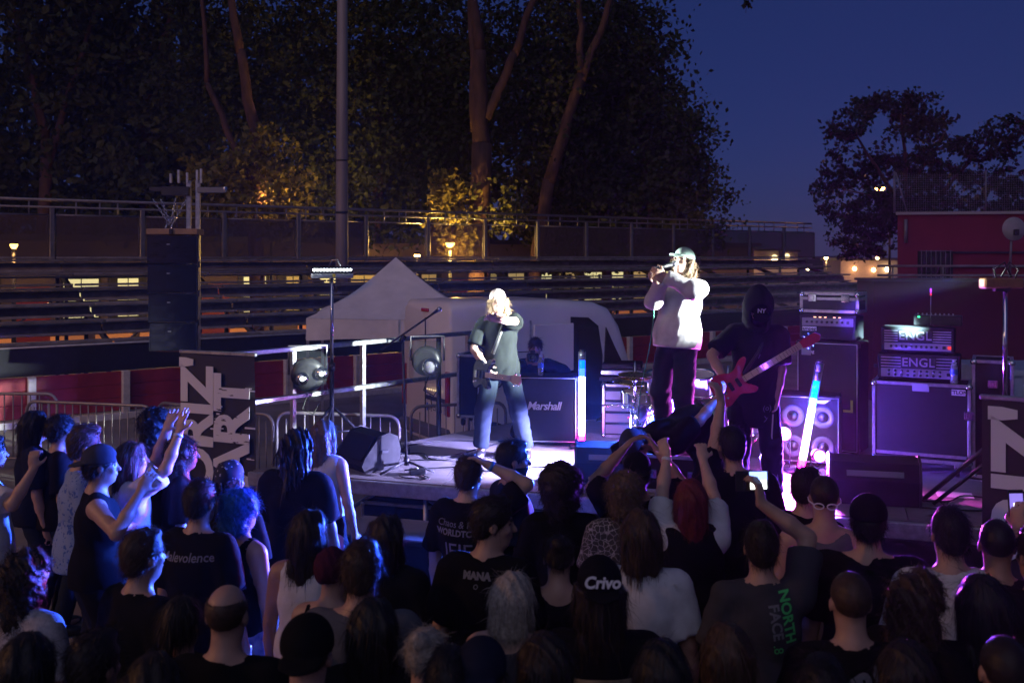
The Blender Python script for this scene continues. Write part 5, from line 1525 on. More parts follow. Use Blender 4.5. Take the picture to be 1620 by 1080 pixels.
def person(label, head=None, h=1.75, face=0.0, top=('tee', 'black'), bottom='denim', skin_i=1, hair=('short', 'dark'), hat=None, lean=(0, 0, 0), hd=(0, 0, 0),
           armL=None, armR=None, feet=None, crouch=0.0, girth=1.0, loc=None, group='concert crowd', fineface=False, seed=None, hands='relaxed', baseZ=0.0,
           prints=(), elbowL=None, elbowR=None, handL=None, handR=None, beard=False, cat='person', extra=None, hem=None, pin_head=True, inner=None, shade=False, legs='slim'):
    seed = seed if seed is not None else abs(hash(label)) % 9973 if False else sum(ord(c) * (i + 1) for i, c in enumerate(label)) % 9973
    rg = random.Random(seed); s = h / 1.75
    Rt = rot(*lean); piv = Vector((0, 0, .95 - crouch))
    T = lambda x, y, z: Rt @ Vector((x, y, z - .95)) + piv
    Rh = Rt @ rot(hd[1], hd[2], hd[0])
    H0 = T(0, -.005, 1.525); O = H0 + Rh @ Vector((0, .023, .098))
    HT = lambda x, y, z: O + Rh @ Vector((x, y, z)) * HS
    Rz = Matrix.Rotation(math.radians(face), 3, 'Z')
    if loc is None:
        ztop = h + (O.z + .125 * HS - 1.755) * s + baseZ + (.02 if hat else .012)
        Y = FPX * (CAMZ - ztop) / (head[1] - HOR); X = (head[0] - 810) / FPX * Y
        off = Rz @ Vector((O.x, O.y, 0)) * s
        loc = (X - off.x, Y - off.y, baseZ)
    loc = Vector(loc)
    def local(w): return (Rz.transposed() @ (Vector(w) - loc)) / s
    def target(a):
        if a is None: return None
        if a[0] == 'px': return local(W(a[1], a[2], loc.y + a[3]))
        if a[0] == 'w': return local(a[1])
        return Vector(a)
    t = thing('person', label, cat, loc, math.radians(face), group)
    t.scale = (s, s, s)
    G = girth
    # joints
    SL, SR = T(-.172 * G, -.01, 1.40), T(.172 * G, -.01, 1.40)
    tl = target(armL) or T(-.235 * G - .02, .06, .84); tr = target(armR) or T(.235 * G + .02, .06, .84)
    EL, WL = ik(SL, tl, .285, .265, elbowL or Rt @ Vector((-.5, -1, -.3))); ER, WR = ik(SR, tr, .285, .265, elbowR or Rt @ Vector((.5, -1, -.3)))
    HL, HR = piv + Vector((-.09, 0, -.04)), piv + Vector((.09, 0, -.04))
    fl, fr = (target(feet[0]), target(feet[1])) if feet else (Vector((-.12, 0, .0)), Vector((.12, .0, .0)))
    KL, AL = ik(HL, fl + Vector((0, 0, .085)), .425, .425, Vector((-.12, 1, 0))); KR, AR = ik(HR, fr + Vector((0, 0, .085)), .425, .425, Vector((.12, 1, 0)))
    pts = [HL, HR, KL, KR, AL, AR, SL, SR, EL, ER, WL, WR, O, T(0, 0, 1.2)]
    lo = np.array([min(p[k] for p in pts) for k in range(3)]) - .17; hi = np.array([max(p[k] for p in pts) for k in range(3)]) + .17
    lo[2] = min(lo[2], min(AL.z, AR.z) - .12)
    hf = .0084 if fineface else .0125
    hr = [(O[k] - .125, O[k] + .14, hf) for k in range(3)]
    fx, fy, fz = [[hr[k]] for k in range(3)]
    for (wr, el, hp, on) in ((WL, EL, handL, armL), (WR, ER, handR, armR)):
        if on is not None and (hands != 'none'):
            for k, L_ in ((0, fx), (1, fy), (2, fz)): L_.append((wr[k] - .13, wr[k] + .13, .0098))
    hc = .0245
    fz.append((lo[2], piv.z - .15, .028)) if False else None
    f = Field(axis(lo[0], hi[0], hc, fx), axis(lo[1], hi[1], hc, fy), axis(lo[2], hi[2], hc, fz))
    # torso
    f.ell(piv + Vector((0, 0, .01)), (.16 * G, .112 * G, .12)).ell(T(0, .008, 1.10), (.14 * G, .105 * G, .17), Rt).ell(T(0, 0, 1.28), (.163 * G, .116 * G, .18), Rt)
    f.cone(T(-.14 * G, -.012, 1.402), T(.14 * G, -.012, 1.402), .06, .06, .04)
    for sx in (-1, 1): f.cone(T(0, -.02, 1.455), T(sx * .12 * G, -.012, 1.43), .052, .045, .03)
    f.cone(T(0, -.012, 1.43), H0 + Rh @ Vector((0, .012, .03)), .060, .055, .03)
    # head
    f.ell(HT(0, -.012, .035), (.076 * HS, .096 * HS, .091 * HS), Rh, .03).ell(HT(0, .028, -.03), (.059 * HS, .066 * HS, .086 * HS), Rh, .03).ell(HT(0, .048, -.088), (.036 * HS, .04 * HS, .03 * HS), Rh, .03)
    f.cone(HT(-.033, .082, .030), HT(.033, .082, .030), .012, .012, .015)
    f.cone(HT(0, .090, .012), HT(0, .113, -.026), .0085, .0135, .012)
    f.ell(HT(0, .092, -.056), (.024 * HS, .012 * HS, .011 * HS), Rh, .012)
    for sx in (-1, 1):
        f.ell(HT(sx * .033, .104, .010), (.016 * HS, .014 * HS, .011 * HS), Rh, .012, 'c')
        f.ell(HT(sx * .079, -.008, -.004), (.011 * HS, .021 * HS, .032 * HS), Rh, .008)
        f.ell(HT(sx * .042, .066, -.022), (.02 * HS, .02 * HS, .016 * HS), Rh, .02)
    # arms and hands
    for sx, S_, E_, W_, hp in ((-1, SL, EL, WL, handL), (1, SR, ER, WR, handR)):
        f.cone(S_, E_, .053 * G, .040, .035).cone(E_, E_ + (W_ - E_) * .4, .041, .040, .02).cone(E_ + (W_ - E_) * .4, W_, .040, .027, .02)
        d = (W_ - E_).normalized()
        hp = hp or {}
        if 'dir' in hp: d = (Rz.transposed() @ Vector(hp['dir'])).normalized()
        pn = Vector(hp.get('palm', (0, 0, 0)))
        pn = (Rz.transposed() @ pn) if pn.length else Vector((-sx, .3, 0))
        pn = pn - d * pn.dot(d); pn = pn.normalized() if pn.length > 1e-3 else d.orthogonal()
        sd_ = d.cross(pn)                      # across the palm
        if (sd_.dot(Vector((0, 1, 0.3))) < 0) ^ bool(hp.get('flip')): sd_ = -sd_      # thumb side
        Rm = Matrix((sd_, d, pn)).transposed()
        f.ell(W_ + d * .05, (.040, .052, .018), Rm, .02)
        curl = hp.get('curl', 22); spread = hp.get('spread', 5)
        for i, (ox, ln) in enumerate(((.030, .92), (.010, 1.0), (-.010, .94), (-.029, .76))):
            p = W_ + d * .088 + sd_ * ox; an = 0.0
            fd = (d + sd_ * math.tan(math.radians(spread)) * (1.5 - i) * .7).normalized()
            for (L_, r_) in ((.040, .0098), (.028, .0090), (.020, .0082)):
                an += math.radians(curl); dd = fd * math.cos(an) + pn * math.sin(an)
                q = p + dd * L_ * ln; f.cone(p, q, r_, r_ * .93, .006); p = q
        p = W_ + d * .028 + sd_ * .030; dd = (d * .55 + sd_ * .75 + pn * .3).normalized()
        q = p + dd * .042; f.cone(p, q, .0125, .0105, .012); f.cone(q, q + (d * .85 + sd_ * .25 + pn * (.3 + curl / 60)).normalized() * .034, .0105, .009, .006)
    # legs and feet
    for H_, K_, A_ in ((HL, KL, AL), (HR, KR, AR)):
        f.cone(H_, K_, .080, .055, .04).cone(K_, K_ + (A_ - K_) * .35, .055, .052, .02).cone(K_ + (A_ - K_) * .35, A_, .052, .036, .02)
        f.ell(A_ + Vector((0, .06, -.05)), (.042, .12, .034), None, .03)
    V, F = f.mesh()
    V = relax(V, F, 1, .35)
    C = (V[F].mean(1) - np.array(O)) @ np.array(Rh) / HS
    mi = np.zeros(len(F), int)
    ax_, y_, z_ = np.abs(C[:, 0]), C[:, 1], C[:, 2]
    mi[(ax_ < .024) & (y_ > .085) & (z_ > -.067) & (z_ < -.047)] = 1
    mi[(np.abs(ax_ - .033) < .0125) & (y_ > .070) & (np.abs(z_ - .009) < .0068)] = 2
    mi[(np.abs(ax_ - .034) < .022) & (y_ > .074) & (np.abs(z_ - .0335) < .0065)] = 3
    hm = HC[hair[1]] if hair else HC['dark']
    if beard: mi[(z_ < -.035) & (z_ > -.125) & (y_ > -.01) & (ax_ < .07) & ~((ax_ < .022) & (z_ > -.066) & (z_ < -.047))] = 3
    link('body', np_mesh('body', V, F, [SK[skin_i], m_lip, m_eye, hm], mi, True), t)
    # ------------------------------------------------ top
    kind, cm = top
    mtop = CL[cm] if isinstance(cm, str) else cm
    hem = hem if hem is not None else (.86 if kind in ('tee', 'long', 'hoodie', 'open') else .90)
    off = dict(tee=.024, long=.034, hoodie=.036, tank=.014, sleeveless=.020, crop=.014, open=.03)[kind]
    def make_top(kind, mtop, off, hem, name, cutlow=None, seed2=0):
        lo2 = np.minimum.reduce([np.array(p) for p in (T(-.3, -.25, hem - .05), T(.3, .25, 1.55), T(-.3, .25, 1.55), T(.3, -.25, hem - .05), SL, SR, EL, ER, WL, WR)]) - .12
        hi2 = np.maximum.reduce([np.array(p) for p in (T(-.3, -.25, hem - .05), T(.3, .25, 1.55), T(-.3, .25, 1.55), T(.3, -.25, hem - .05), SL, SR, EL, ER, WL, WR)]) + .12
        hh = .0135 if fineface else .019
        g = Field(axis(lo2[0], hi2[0], hh), axis(lo2[1], hi2[1], hh), axis(lo2[2], hi2[2], hh))
        o = off
        g.ell(T(0, 0, 1.27), (.162 * G + o * .75, .116 * G + o * .8, .19), Rt).ell(T(0, .006, 1.08), (.148 * G + o, .112 * G + o, .21), Rt, .04)
        g.cone(T(0, 0, 1.0), T(0, 0, hem - .08), .13 * G + o, .135 * G + o * 1.3, .05)
        g.ell(T(0, 0, hem + .08), (.166 * G + o, .125 * G + o, .2), Rt, .05)
        g.cone(T(-.14 * G, -.012, 1.400), T(.14 * G, -.012, 1.400), .0605 + o * .22, .0605 + o * .22, .04)
        for sx in (-1, 1): g.cone(T(0, -.02, 1.44), T(sx * .12 * G, -.012, 1.42), .052 + o * .2, .048 + o * .2, .03)
        for S_, E_, W_ in ((SL, EL, WL), (SR, ER, WR)):
            if kind in ('tee', 'open'):
                g.cone(S_, S_ + (E_ - S_) * .80, .057 * G + o * .35, .056 + o * 1.05, .03, flat=True)
            elif kind in ('long', 'hoodie'):
                g.cone(S_, E_, .057 * G + o * .35, .050 + o * .6, .03).cone(E_, E_ + (W_ - E_) * .95, .050 + o * .6, .038 + o * .4, .02, flat=True)
        if kind in ('tee', 'open'):
            g.ripple(seed + seed2, .0070, [(8, 8, 3), (14, 12, 5), (22, 18, 6), (12, 9, 12), (18, 12, 18)], True)
        else: g.ripple(seed + seed2, .0050 if kind in ('tank', 'sleeveless', 'crop') else .0095, [(9, 9, 5), (15, 12, 7), (12, 9, 13), (20, 16, 18)], True)
        nrm = Rt @ Vector((0, 0, -1)); g.plane(T(0, 0, hem), nrm, *((None, None) if False else (None, None))) if kind not in () else None
        # neck hole
        g.cone(T(0, .01, 1.46), T(0, .03, 1.60), .070, .085, .01, 'c')
        if kind in ('tank', 'crop', 'sleeveless'):
            for sx in (-1, 1):
                if kind != 'sleeveless': g.ell(T(sx * .215 * G, -.01, 1.42), (.085, .16, .15), Rt, .01, 'c'); 
                else: g.ell(T(sx * .235 * G, -.01, 1.42), (.060, .14, .14), Rt, .01, 'c')
            if kind != 'sleeveless': g.ell(T(0, -.02, 1.49), (.085, .12, .085), Rt, .01, 'c')
        if cutlow: cutlow(g)
        V, F = g.mesh(); V = relax(V, F, 3, .45)
        me = np_mesh(name, V, F, [mtop], None, True)
        return link(name, me, t), V, F
    # plane() on the sleeves of raised arms would cut them too, so the hem cut is limited to the torso column
    _pl = Field.plane
    def hem_plane(self, p, n, lo=None, hi=None):
        X, Y, Z = self.grid((slice(None),) * 3); n = np.array(n, float); n /= np.linalg.norm(n)
        d = (X - p[0]) * n[0] + (Y - p[1]) * n[1] + (Z - p[2]) * n[2]
        ax3 = np.array(Rt @ Vector((0, 0, 1)))
        rel = (X - piv[0], Y - piv[1], Z - piv[2]); al = rel[0] * ax3[0] + rel[1] * ax3[1] + rel[2] * ax3[2]
        rad = np.sqrt(np.maximum(0, rel[0] ** 2 + rel[1] ** 2 + rel[2] ** 2 - al ** 2))
        self.D = np.where(rad < .235 * G + .02, np.maximum(self.D, d), np.where(d > .02, np.maximum(self.D, .01), self.D)).astype(np.float32) if kind not in ('long', 'hoodie') else np.where(rad < .225 * G + .02, np.maximum(self.D, d), self.D).astype(np.float32)
        return self
    Field.plane = hem_plane
    shirt, SV, SF = make_top(kind, mtop, off, hem, {'tee': 't_shirt', 'long': 'jacket', 'hoodie': 'hoodie', 'tank': 'tank_top', 'sleeveless': 'sleeveless_top', 'crop': 'crop_top', 'open': 'shirt'}[kind])
    if inner: make_top(inner[0], CL[inner[1]], off + inner[2], inner[3], inner[4], None, 5)
    Field.plane = _pl
    # ------------------------------------------------ trousers and shoes
    key = None if feet or crouch or lean[0] > 20 else (round(G, 1), legs, seed % 3)
    if key is None or key not in TROUSERS:
        lo3 = np.minimum.reduce([np.array(p) for p in (HL, HR, KL, KR, AL, AR)]) - .18; hi3 = np.maximum.reduce([np.array(p) for p in (HL, HR, KL, KR, AL, AR)]) + .2
        hh = .014 if (feet and fineface) else .019
        g = Field(axis(lo3[0], hi3[0], hh), axis(lo3[1], hi3[1], hh), axis(lo3[2], hi3[2], hh))
        g.ell(piv + Vector((0, 0, .0)), (.172 * G, .125 * G, .13), None, .03)
        w = .0 if legs == 'slim' else .010
        for H_, K_, A_ in ((HL, KL, AL), (HR, KR, AR)):
            e_ = K_ + (A_ - K_) * (.92 if legs != 'shorts' else .12)
            g.cone(H_, K_, .096, .076 + w, .03)
            g.cone(K_, e_, .076 + w, .064 + w, .02, flat=True)
        g.ripple(seed, .0055, [(7, 7, 12), (10, 9, 24), (8, 11, 34), (14, 14, 20)], True)
        g.plane(piv + Vector((0, 0, .09)), (0, 0, 1))
        V, F = g.mesh(); V = relax(V, F, 1, .3)
        me = np_mesh('trousers', V, F, [CL['denim']], None, True)
        if key: TROUSERS[key] = me
    else: me = TROUSERS[key]
    link('trousers' if legs != 'shorts' else 'shorts', me, t, CL[bottom])
    for A_, ang_ in ((AL, 6), (AR, -6)):
        o = link('shoe', shoe_mesh(), t); o.location = A_ - Vector((0, 0, .085)); o.rotation_euler = (0, 0, math.radians(ang_))
    # ------------------------------------------------ hair and hats
    if hair and hair[0] != 'none': make_hair(t, hair[0], hm, Rh, O, seed, bool(hat))
    if hat: make_hat(t, hat, Rh, O, seed)
    # ------------------------------------------------ prints on the shirt
    if prints:
        bv = BVHTree.FromPolygons([tuple(v) for v in SV], [tuple(int(i) for i in q) for q in SF])
        for (txt, size, x, z, ang, mm, side, kw) in prints:
            me = text_geo(txt, size, **kw) if isinstance(txt, str) else txt()
            bm = bmesh.new(); bm.from_mesh(me)
            bmesh.ops.triangulate(bm, faces=bm.faces)
            for _ in range(2):
                ed = [e for e in bm.edges if e.calc_length() > .03]
                if ed: bmesh.ops.subdivide_edges(bm, edges=ed, cuts=1); bmesh.ops.triangulate(bm, faces=bm.faces)
            ca, sa = math.cos(math.radians(ang)), math.sin(math.radians(ang))
            for v in bm.verts:
                a, b = v.co.x * ca - v.co.y * sa, v.co.x * sa + v.co.y * ca
                sg = -1 if side == 'back' else 1
                o_ = T(0, 0, z + b) + Rt @ Vector(((x + a) * (1 if side == 'back' else -1), sg * .6, 0))
                hit = bv.ray_cast(o_, Rt @ Vector((0, -sg, 0)))
                v.co = (hit[0] + Rt @ Vector((0, sg * .0035, 0))) if hit[0] is not None else o_ - Rt @ Vector((0, sg * .45, 0))
            bm.to_mesh(me); bm.free(); me.materials.clear(); me.materials.append(mm)
            link('shirt_print', me, t)
    t['_'] = 0; del t['_']
    info = dict(t=t, local=local, HT=HT, Rh=Rh, O=O, WL=WL, WR=WR, EL=EL, ER=ER, loc=loc, s=s, Rz=Rz, T=T, Rt=Rt)
    info['world'] = lambda v: loc + Rz @ (Vector(v) * s)
    return info

def strands(V, N, n, length, width, seed, out=.5, grav=.5, curl=0.0, segs=3, flow=None, mask=None, jit=.22, helix=0.0):
    rg = np.random.default_rng(seed)
    cand = np.arange(len(V)) if mask is None else np.nonzero(mask)[0]
    i = rg.choice(cand, n)
    P = V[i] + rg.normal(size=(n, 3)) * .004; Nn = N[i]
    fl = np.tile(np.array([0, -.15, -1.0]), (n, 1)) if flow is None else flow(P)
    tang = fl - Nn * (fl * Nn).sum(1)[:, None]; tang /= np.linalg.norm(tang, axis=1)[:, None] + 1e-6
    D = Nn * out + tang * (1 - out) + rg.normal(size=(n, 3)) * jit; D /= np.linalg.norm(D, axis=1)[:, None]
    side = np.cross(D, Nn + rg.normal(size=(n, 3)) * .5); side /= np.linalg.norm(side, axis=1)[:, None] + 1e-6
    L = length * rg.uniform(.5, 1.3, n)[:, None] / segs
    wd = width * rg.uniform(.6, 1.2, n)[:, None]
    P = P - D * L * .4
    rg_ph = rg.uniform(0, 6.28, n)
    rows = []
    for k in range(segs + 1):
        tp_ = 1.0 - .8 * (k / segs) ** 2
        Q = P
        if helix:
            ph = rg_ph + k * 1.5; nn_ = np.cross(side, D)
            Q = P + (side * np.cos(ph)[:, None] + nn_ * np.sin(ph)[:, None]) * helix
        rows.append((Q - side * wd * tp_ * .5, Q + side * wd * tp_ * .5))
        D = D + np.array([0, 0, -grav / segs]) + rg.normal(size=(n, 3)) * curl; D /= np.linalg.norm(D, axis=1)[:, None]
        P = P + D * L
    A_ = np.stack([np.stack(r, 1) for r in rows], 1).reshape(n, -1, 3)
    m = (segs + 1) * 2
    base = (np.arange(n) * m)[:, None]
    F = np.concatenate([base + np.array([2 * k, 2 * k + 1, 2 * k + 3, 2 * k + 2]) for k in range(segs)], 0)
    return A_.reshape(-1, 3), F

HAIRS = {}
def make_hair(t, style, m, Rh, O, seed, hatted=False):
    var = seed % 3
    key = (style, var, hatted)
    if key not in HAIRS:
        r = (.0105 if style not in ('afro', 'curly', 'curlylong') else .012)
        long_ = style in ('long', 'verylong', 'dreads', 'curlylong', 'ponytail')
        f = Field(axis(-.24, .24, r), axis(-.26, .2, r), axis(-.62 if style == 'verylong' else (-.46 if long_ else -.26), .24, r))
        sd = 100 + var * 7 + len(style)
        face = lambda: f.ell((0, .105, -.035), (.058, .085, .115), None, .01, 'c').ell((0, .06, -.12), (.05, .07, .09), None, .01, 'c')
        if style in ('short', 'buzz', 'quiff', 'bun', 'ponytail', 'crop_curl', 'balding'):
            e = dict(short=.010, buzz=.004, balding=.0045, quiff=.012, bun=.007, ponytail=.008, crop_curl=.022)[style]
            f.ell((0, -.014, .040), (.077 + e, .097 + e, .091 + e), None, .01)
            if style in ('short', 'crop_curl', 'quiff'): f.ell((0, -.05, -.01), (.068 + e * .5, .055 + e * .5, .075), None, .02)
            if style == 'quiff': f.ell((0.01, .055, .118), (.05, .05, .032), None, .03).ell((0, .0, .125), (.06, .07, .03), None, .02)
            if style == 'short': f.ell((.01 * (var - 1), .03, .11), (.055, .06, .028), None, .02)
            f.ripple(sd, .0014 if style != 'crop_curl' else .006, [(110, 110, 90), (160, 150, 120), (80, 120, 170)])
            n_ = np.array((0, -.66, .75)); f.plane(-n_ * .026, -n_)
            if style == 'balding': f.ell((0, .015, .125), (.088, .135, .098), None, .006, 'c')
            if style == 'bun': f.ell((0, -.085, .105), (.045, .045, .042), None, .012).ripple(sd + 1, .002, [(90, 80, 90)])
            if style == 'ponytail': f.ell((0, -.105, .05), (.03, .035, .035), None, .01).cone((0, -.12, .03), (0, -.14, -.16), .030, .016, .01)
        elif style in ('long', 'verylong', 'bob', 'shag', 'curlylong', 'dreads'):
            f.ell((0, -.014, .040), (.090, .109, .100), None, .01)
            bot = dict(long=-.26, verylong=-.46, bob=-.13, shag=-.15, curlylong=-.24, dreads=-.27)[style]
            for sx in (-1, 1):
                f.cone((sx * .070, -.01, .02), (sx * .078, -.02, bot * .75), .034, .028, .03)
                f.cone((sx * .045, -.075, .02), (sx * (.052 if style != 'curlylong' else .085), -.075, bot), .055, .040 if style not in ('verylong', 'curlylong') else .032, .03)
            f.cone((0, -.085, .02), (0, -.095, bot), .06, .045, .03)
            face()
            a = dict(long=.006, verylong=.006, bob=.005, shag=.009, curlylong=.016, dreads=.014)[style]
            f.ripple(sd, a, [(70, 60, 8), (110, 100, 14), (45, 50, 20)] if style not in ('curlylong', 'dreads') else ([(55, 55, 35), (95, 95, 80), (140, 130, 110), (35, 40, 25)] if style == 'curlylong' else [(150, 140, 6), (90, 100, 10)]))
        elif style in ('afro', 'curly'):
            R_ = .142 if style == 'afro' else .114
            f.ell((0, -.035, .045), (R_, R_ + .01, R_ * .95), None, .01).ell((0, -.07, -.06), (R_ * .85, R_ * .62, R_ * .85), None, .03)
            face(); f.ripple(sd, .011, [(95, 90, 95), (140, 130, 120), (170, 160, 180), (45, 50, 45)])
        # keep clear of the neck front
        if hatted: f.plane((0, 0, .034), (0, 0, 1))
        V, F = f.mesh()
        V = relax(V, F, 1, .3); N = normals(V, F); mk = (V[:, 2] < .028) if hatted else None
        ms = []
        if style in ('afro', 'curly', 'curlylong', 'crop_curl'): S_ = strands(V, N, 2400, .060 if style != 'crop_curl' else .03, .0032, sd, .32, .25, .12, 5, mask=mk, helix=.008)
        elif style in ('long', 'verylong', 'bob', 'shag', 'ponytail'): S_ = strands(V, N, 1900, .13 if style != 'bob' else .09, .0026, sd, .04, .8, .045, 4, jit=.10, mask=mk)
        elif style == 'dreads': S_ = strands(V, N, 330, .17, .011, sd, .05, .9, .07, 4, jit=.12, mask=mk)
        elif style in ('buzz', 'balding'): S_ = strands(V, N, 700, .010, .0016, sd, .8, .1, .1, 2, mask=mk)
        else: S_ = strands(V, N, 1700, .036, .0026, sd, .22, .2, .10, 3, flow=lambda P: np.stack([P[:, 0] * 3, P[:, 1] * 2 - .6, -np.ones(len(P)) * .4 + P[:, 2] * 2], 1), mask=mk)
        if style not in ('buzz', 'balding'):
            fa = strands(V, N, 260, .075 if style not in ('long', 'verylong') else .12, .0016, sd + 50, .42, .35, .16, 4, jit=.3, mask=mk)
            S_ = (np.concatenate([S_[0], fa[0]]), np.concatenate([S_[1], fa[1] + len(S_[0])]))
        HAIRS[key] = np_mesh('hair', np.concatenate([V, S_[0]]), np.concatenate([F, S_[1] + len(V)]), [m], None, True)
    o = link('hair', HAIRS[key], t, m)
    o.matrix_local = Matrix.Translation(O) @ Rh.to_4x4() @ Matrix.Scale(HS, 4)
    return o

HATS = {}
def make_hat(t, hat, Rh, O, seed):
    kind, hm = hat[0], hat[1]
    hm = CL[hm] if isinstance(hm, str) else hm
    if kind not in HATS:
        f = Field(axis(-.16, .16, .008), axis(-.25, .26, .008), axis(-.16, .22, .008))
        if kind in ('cap', 'backcap', 'cap_up'):
            f.ell((0, -.012, .052), (.093, .113, .100), None, .01).plane((0, 0, .030), (0, 0, -1))
            sg = -1 if kind == 'backcap' else 1
            c_ = (0, sg * .125, .030 + (0 if kind != 'cap_up' else .012))
            f.ell(c_, (.078, .082, .010), np.array(Matrix.Rotation(math.radians(-9 * sg), 3, 'X')), .006)
            if kind == 'backcap': f.ell((0, .11, .055), (.04, .03, .022), None, .006, 'c')
            f.ell((0, -.01, .152), (.009, .009, .006), None, .004)
        elif kind == 'beanie':
            f.ell((0, -.022, .050), (.094, .112, .112), None, .01).plane((0, 0, .0), (0, .25, -1)).ripple(4, .003, [(80, 70, 20), (120, 110, 30)])
            f.cone((-.06, -.01, .03), (.06, -.01, .03), .06, .06, .02) if False else None
        elif kind == 'bandana':
            f.ell((0, -.014, .046), (.088, .108, .098), None, .01).plane((0, 0, .028), (0, .2, -1)).ripple(9, .003, [(40, 40, 30), (70, 60, 60)])
            f.cone((-.01, -.115, .03), (-.03, -.14, -.04), .014, .010, .006).cone((.01, -.115, .03), (.035, -.135, -.03), .014, .008, .006)
        elif kind == 'hood':
            f.ell((0, -.035, .038), (.130, .155, .155), None, .01).ell((0, -.10, .13), (.055, .07, .055), None, .06).cone((0, -.06, -.02), (0, -.08, -.15), .115, .125, .05).cone((0, .0, -.10), (0, .02, -.15), .09, .11, .04)
            f.ripple(6, .006, [(20, 20, 16), (44, 36, 30)])
            f.ell((0, .10, .0), (.082, .13, .118), None, .012, 'c').ell((0, 0, -.0), (.083, .105, .11), None, .004, 'c')
        V, F = f.mesh(); V = relax(V, F, 1, .3)
        HATS[kind] = np_mesh(kind, V, F, [hm], None, True)
    nm = {'cap': 'cap', 'cap_up': 'cap', 'backcap': 'cap', 'beanie': 'beanie', 'bandana': 'bandana', 'hood': 'hood'}[kind]
    o = link(nm, HATS[kind], t, hm)
    o.matrix_local = Matrix.Translation(O) @ Rh.to_4x4() @ Matrix.Scale(HS, 4)
    return o
# ================================================================== performers
m_camo = mat('tan_camo_print', (.012, .011, .010), .8, col2=(.42, .33, .20), vscale=22, stretch=(.5, 1, 1.6))
def block_print(w, h):
    def f():
        me = bpy.data.meshes.new('b'); n = 8
        vs = [(-w / 2 + w * i / n, -h / 2 + h * j / n, 0) for j in range(n + 1) for i in range(n + 1)]
        me.from_pydata(vs, [], [(j * (n + 1) + i, j * (n + 1) + i + 1, (j + 1) * (n + 1) + i + 1, (j + 1) * (n + 1) + i) for j in range(n) for i in range(n)]); return me
    return f
m_pgr = mat('grey_ink', (.15, .15, .165), .8); m_pgreen = mat('green_ink', (.06, .50, .12), .7)
def strap(t, pts, r=.018, name='strap', m=None, wide=.03): return MB().tube(pts, r, 6).build(name, m or m_cable, t)

# --- guitarist
GP = W(795, 718, 10.45)
gt = person('long-haired guitarist in pale cap and dark shirt reaching one arm forward', h=1.78, face=176, loc=(GP.x - .02, 10.45, ZS), top=('tee', 'green'), bottom='denim', skin_i=0,
            hair=('curlylong', 'blond'), hat=('cap_up', mat('cloth_pale_cap', (.60, .50, .46), .85)), lean=(-3, 2, 0), hd=(4, -9, 4), feet=((-.27, .04, 0), (.20, .06, 0)), crouch=.035,
            armL=('px', 785, 506, -.46), elbowL=(-1, .3, .05), handL=dict(dir=(-.75, -.5, .35), palm=(0, -1, -.2), curl=20, spread=10), armR=('px', 768, 578, -.24), elbowR=(.8, -.6, .1), handR=dict(dir=(.5, -.2, -.8), palm=(.6, .6, 0), curl=40),
            fineface=True, group='band on stage', hem=.84, legs='loose')
MB().tube([gt['T'](-.07, .145, 1.44), gt['T'](0.0, .165, 1.25), gt['T'](.06, .175, 1.10)], .020, 6).build('guitar_strap', m_cable, gt['t'])
